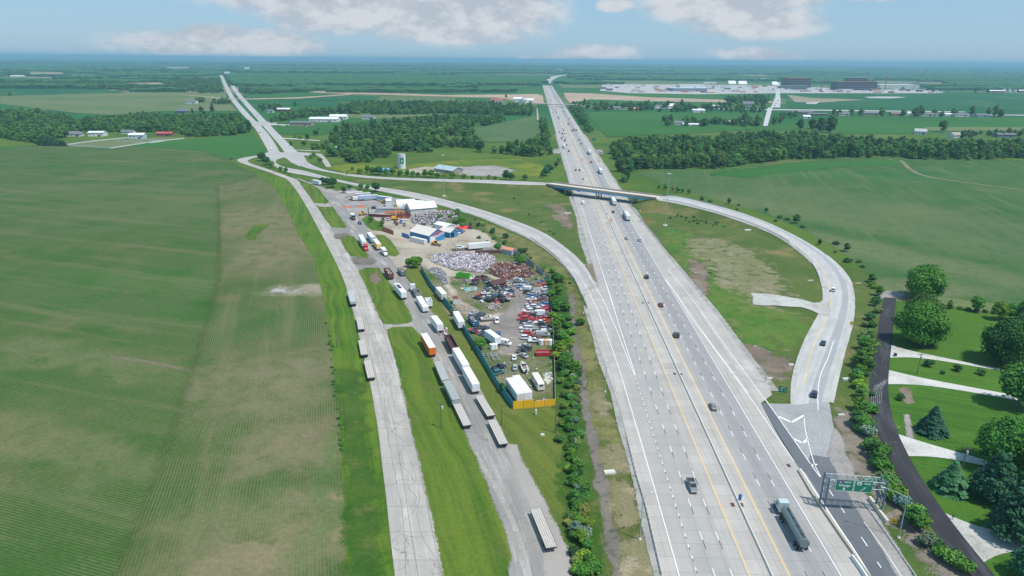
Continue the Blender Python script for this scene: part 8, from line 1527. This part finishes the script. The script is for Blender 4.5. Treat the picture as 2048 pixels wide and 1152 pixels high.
slab(1345,1428,183,60,11,CLAD,plain('white blue roof',(.55,.62,.68),.5),'large white and blue building on the left part of the site','building'); slab(1360,1410,177.5,40,15,WHT,ROOFW,'white upper block behind the white and blue building','building'); gable(1421,186,0,26,20,4,8,plain('tan gable',(.5,.42,.34),.8),plain('tan gable roof',(.5,.42,.34),.8),'small brown gabled shelter at the corner of the site','shelter')
for x,y,L,l in [(1463,169,34,'left of two white peaked domes'),(1484,169.5,38,'right of two white peaked domes'),(1548,171,24,'small white dome beside the county road')]: gable(x,y,0,L,30,4,13,ROOFW,ROOFW,l,'dome tent')
slab(1407,1432,167.5,14,8,WHT,ROOFW,'row of white trailers on the far edge of the site','trailers'); slab(1522,1533,162,20,14,WHT,ROOFW,'far white hall beyond the site','hall'); slab(490,500,142,60,28,WHT,ROOFW,'far white building right of the divided road','building'); slab(335,378,139,60,18,OFFW,ROOFW,'pale buildings on the far left horizon fields','buildings')
rs=random.Random(9); yard=[('white',WHT),('tan',plain('site tan',(.50,.40,.33),.8)),('grey',CONC),('dark',FRAME),('orange',plain('site orange',(.55,.25,.14),.8))]
for i in range(120):
    x=rs.uniform(1205,1545); y=rs.uniform(171,186)
    if rs.random()<.4: x=rs.uniform(1545,1880); y=rs.uniform(179,186.5)
    k,m=yard[min(4,int(rs.random()**1.5*5))]; p=G(x,y); key='siteb_'+k
    place(key,(lambda m=m,k=k:(lambda b:b.build('site_container',m))(MB().box((0,0,2.2),(16,5,4.2)).box((0,0,4.4),(16.4,5.4,.3)).box((3,-2.55,1.6),(2,.12,3)))),(p.x,p.y,.9),rs.uniform(-.15,.15),'%s container or stack of material on the far building site'%k,'site container','containers on the far site',None,rs.uniform(.8,1.5))
def tcrane(px,py,h,lean,label,m=REDST):
    p=G(px,py); o=empty('tower_crane',p,0,label,'crane'); b=MB()
    for sx in (-1,1):
        for sy in (-1,1): b.bar((sx,sy,0),(sx,sy,h),.5)
    for k in range(int(h/4)): b.bar((-1,-1,k*4),(1,-1,k*4+4),.35); b.bar((1,1,k*4),(-1,1,k*4+4),.35)
    b.build('mast',m,o); j=MB(); j.bar((-6,0,h),(lean[0],lean[1],h+lean[2]),.8); j.build('jib',m,o); w=MB(); w.box((-6,0,h),(3,3,3)); w.build('counterweight',CONC,o); c=MB(); c.box((0,-1.6,h+.5),(2.4,2.4,3)); c.build('cab',WHT,o)
tcrane(1769,180,58,(8,0,12),'slim red tower crane right of the wide unfinished building'); tcrane(1643,178,42,(26,0,3),'faint tower crane between the two unfinished buildings'); 
p=G(1831,182); o=empty('crawler_crane',p,0,'crawler crane with a long slanting boom at the right end of the site','crane'); b=MB(); b.bar((-14,0,3),(38,20,82),1.3,1.3); b.build('boom',FRAME,o); b=MB(); b.box((-16,0,2.5),(9,6,5)); b.build('body',REDST,o)
for x,y,h,l in [(1857,180,40,'slim pole mast at the right end of the far site'),(1603,172,46,'slim mast behind the left unfinished building'),(1740,172,50,'slim mast behind the right unfinished building'),(1914,178,30,'slim pole among the far right trees')]:
    p=G(x,y); o=empty('mast',p,0,l,'mast'); b=MB(); b.cyl((0,0,0),(0,0,h),.7,.35,6); b.build('pole',GALV,o); b=MB(); b.box((0,0,h),(3,1,.8)); b.build('head',GALV,o)
# parked traffic round the workshop
for i,(x,y,c) in enumerate([(558,253,BLU),(566,253,WHITE_),(575,252,DG),(583,253,SILV),(592,251,RED),(612,254,WHITE_)]): car('suv',(x,y),R(90),c,'%s car parked before the tan block building'%CN[id(c)],'cars before the tan block building',z=.1)
for i,(x,y) in enumerate([(1551,196),(1556,203),(1552,208),(1558,210),(1549,213),(1557,190)]): car('van',(x,y),R(90),[WHITE_,DG,SILV][i%3],'%s vehicle on the far county road'%['white','dark','silver'][i%3],'traffic on the far county road',z=1.3)
# ---------------------------------------------------------------- the hazy air
hz=MB(); hz.box((0,17000,61),(70000,34400,128)); hm=bpy.data.materials.new('haze'); hm.use_nodes=True
nt=hm.node_tree; nt.nodes.remove(nt.nodes['Principled BSDF']); pv=nt.nodes.new('ShaderNodeVolumePrincipled')
pv.inputs['Color'].default_value=(.34,.60,.82,1); pv.inputs['Density'].default_value=.000105; pv.inputs['Anisotropy'].default_value=.1
nt.links.new(pv.outputs[0],nt.nodes['Material Output'].inputs['Volume'])
ho=hz.build('haze',hm); ho['kind']='stuff'
sc.cycles.volume_bounces=1
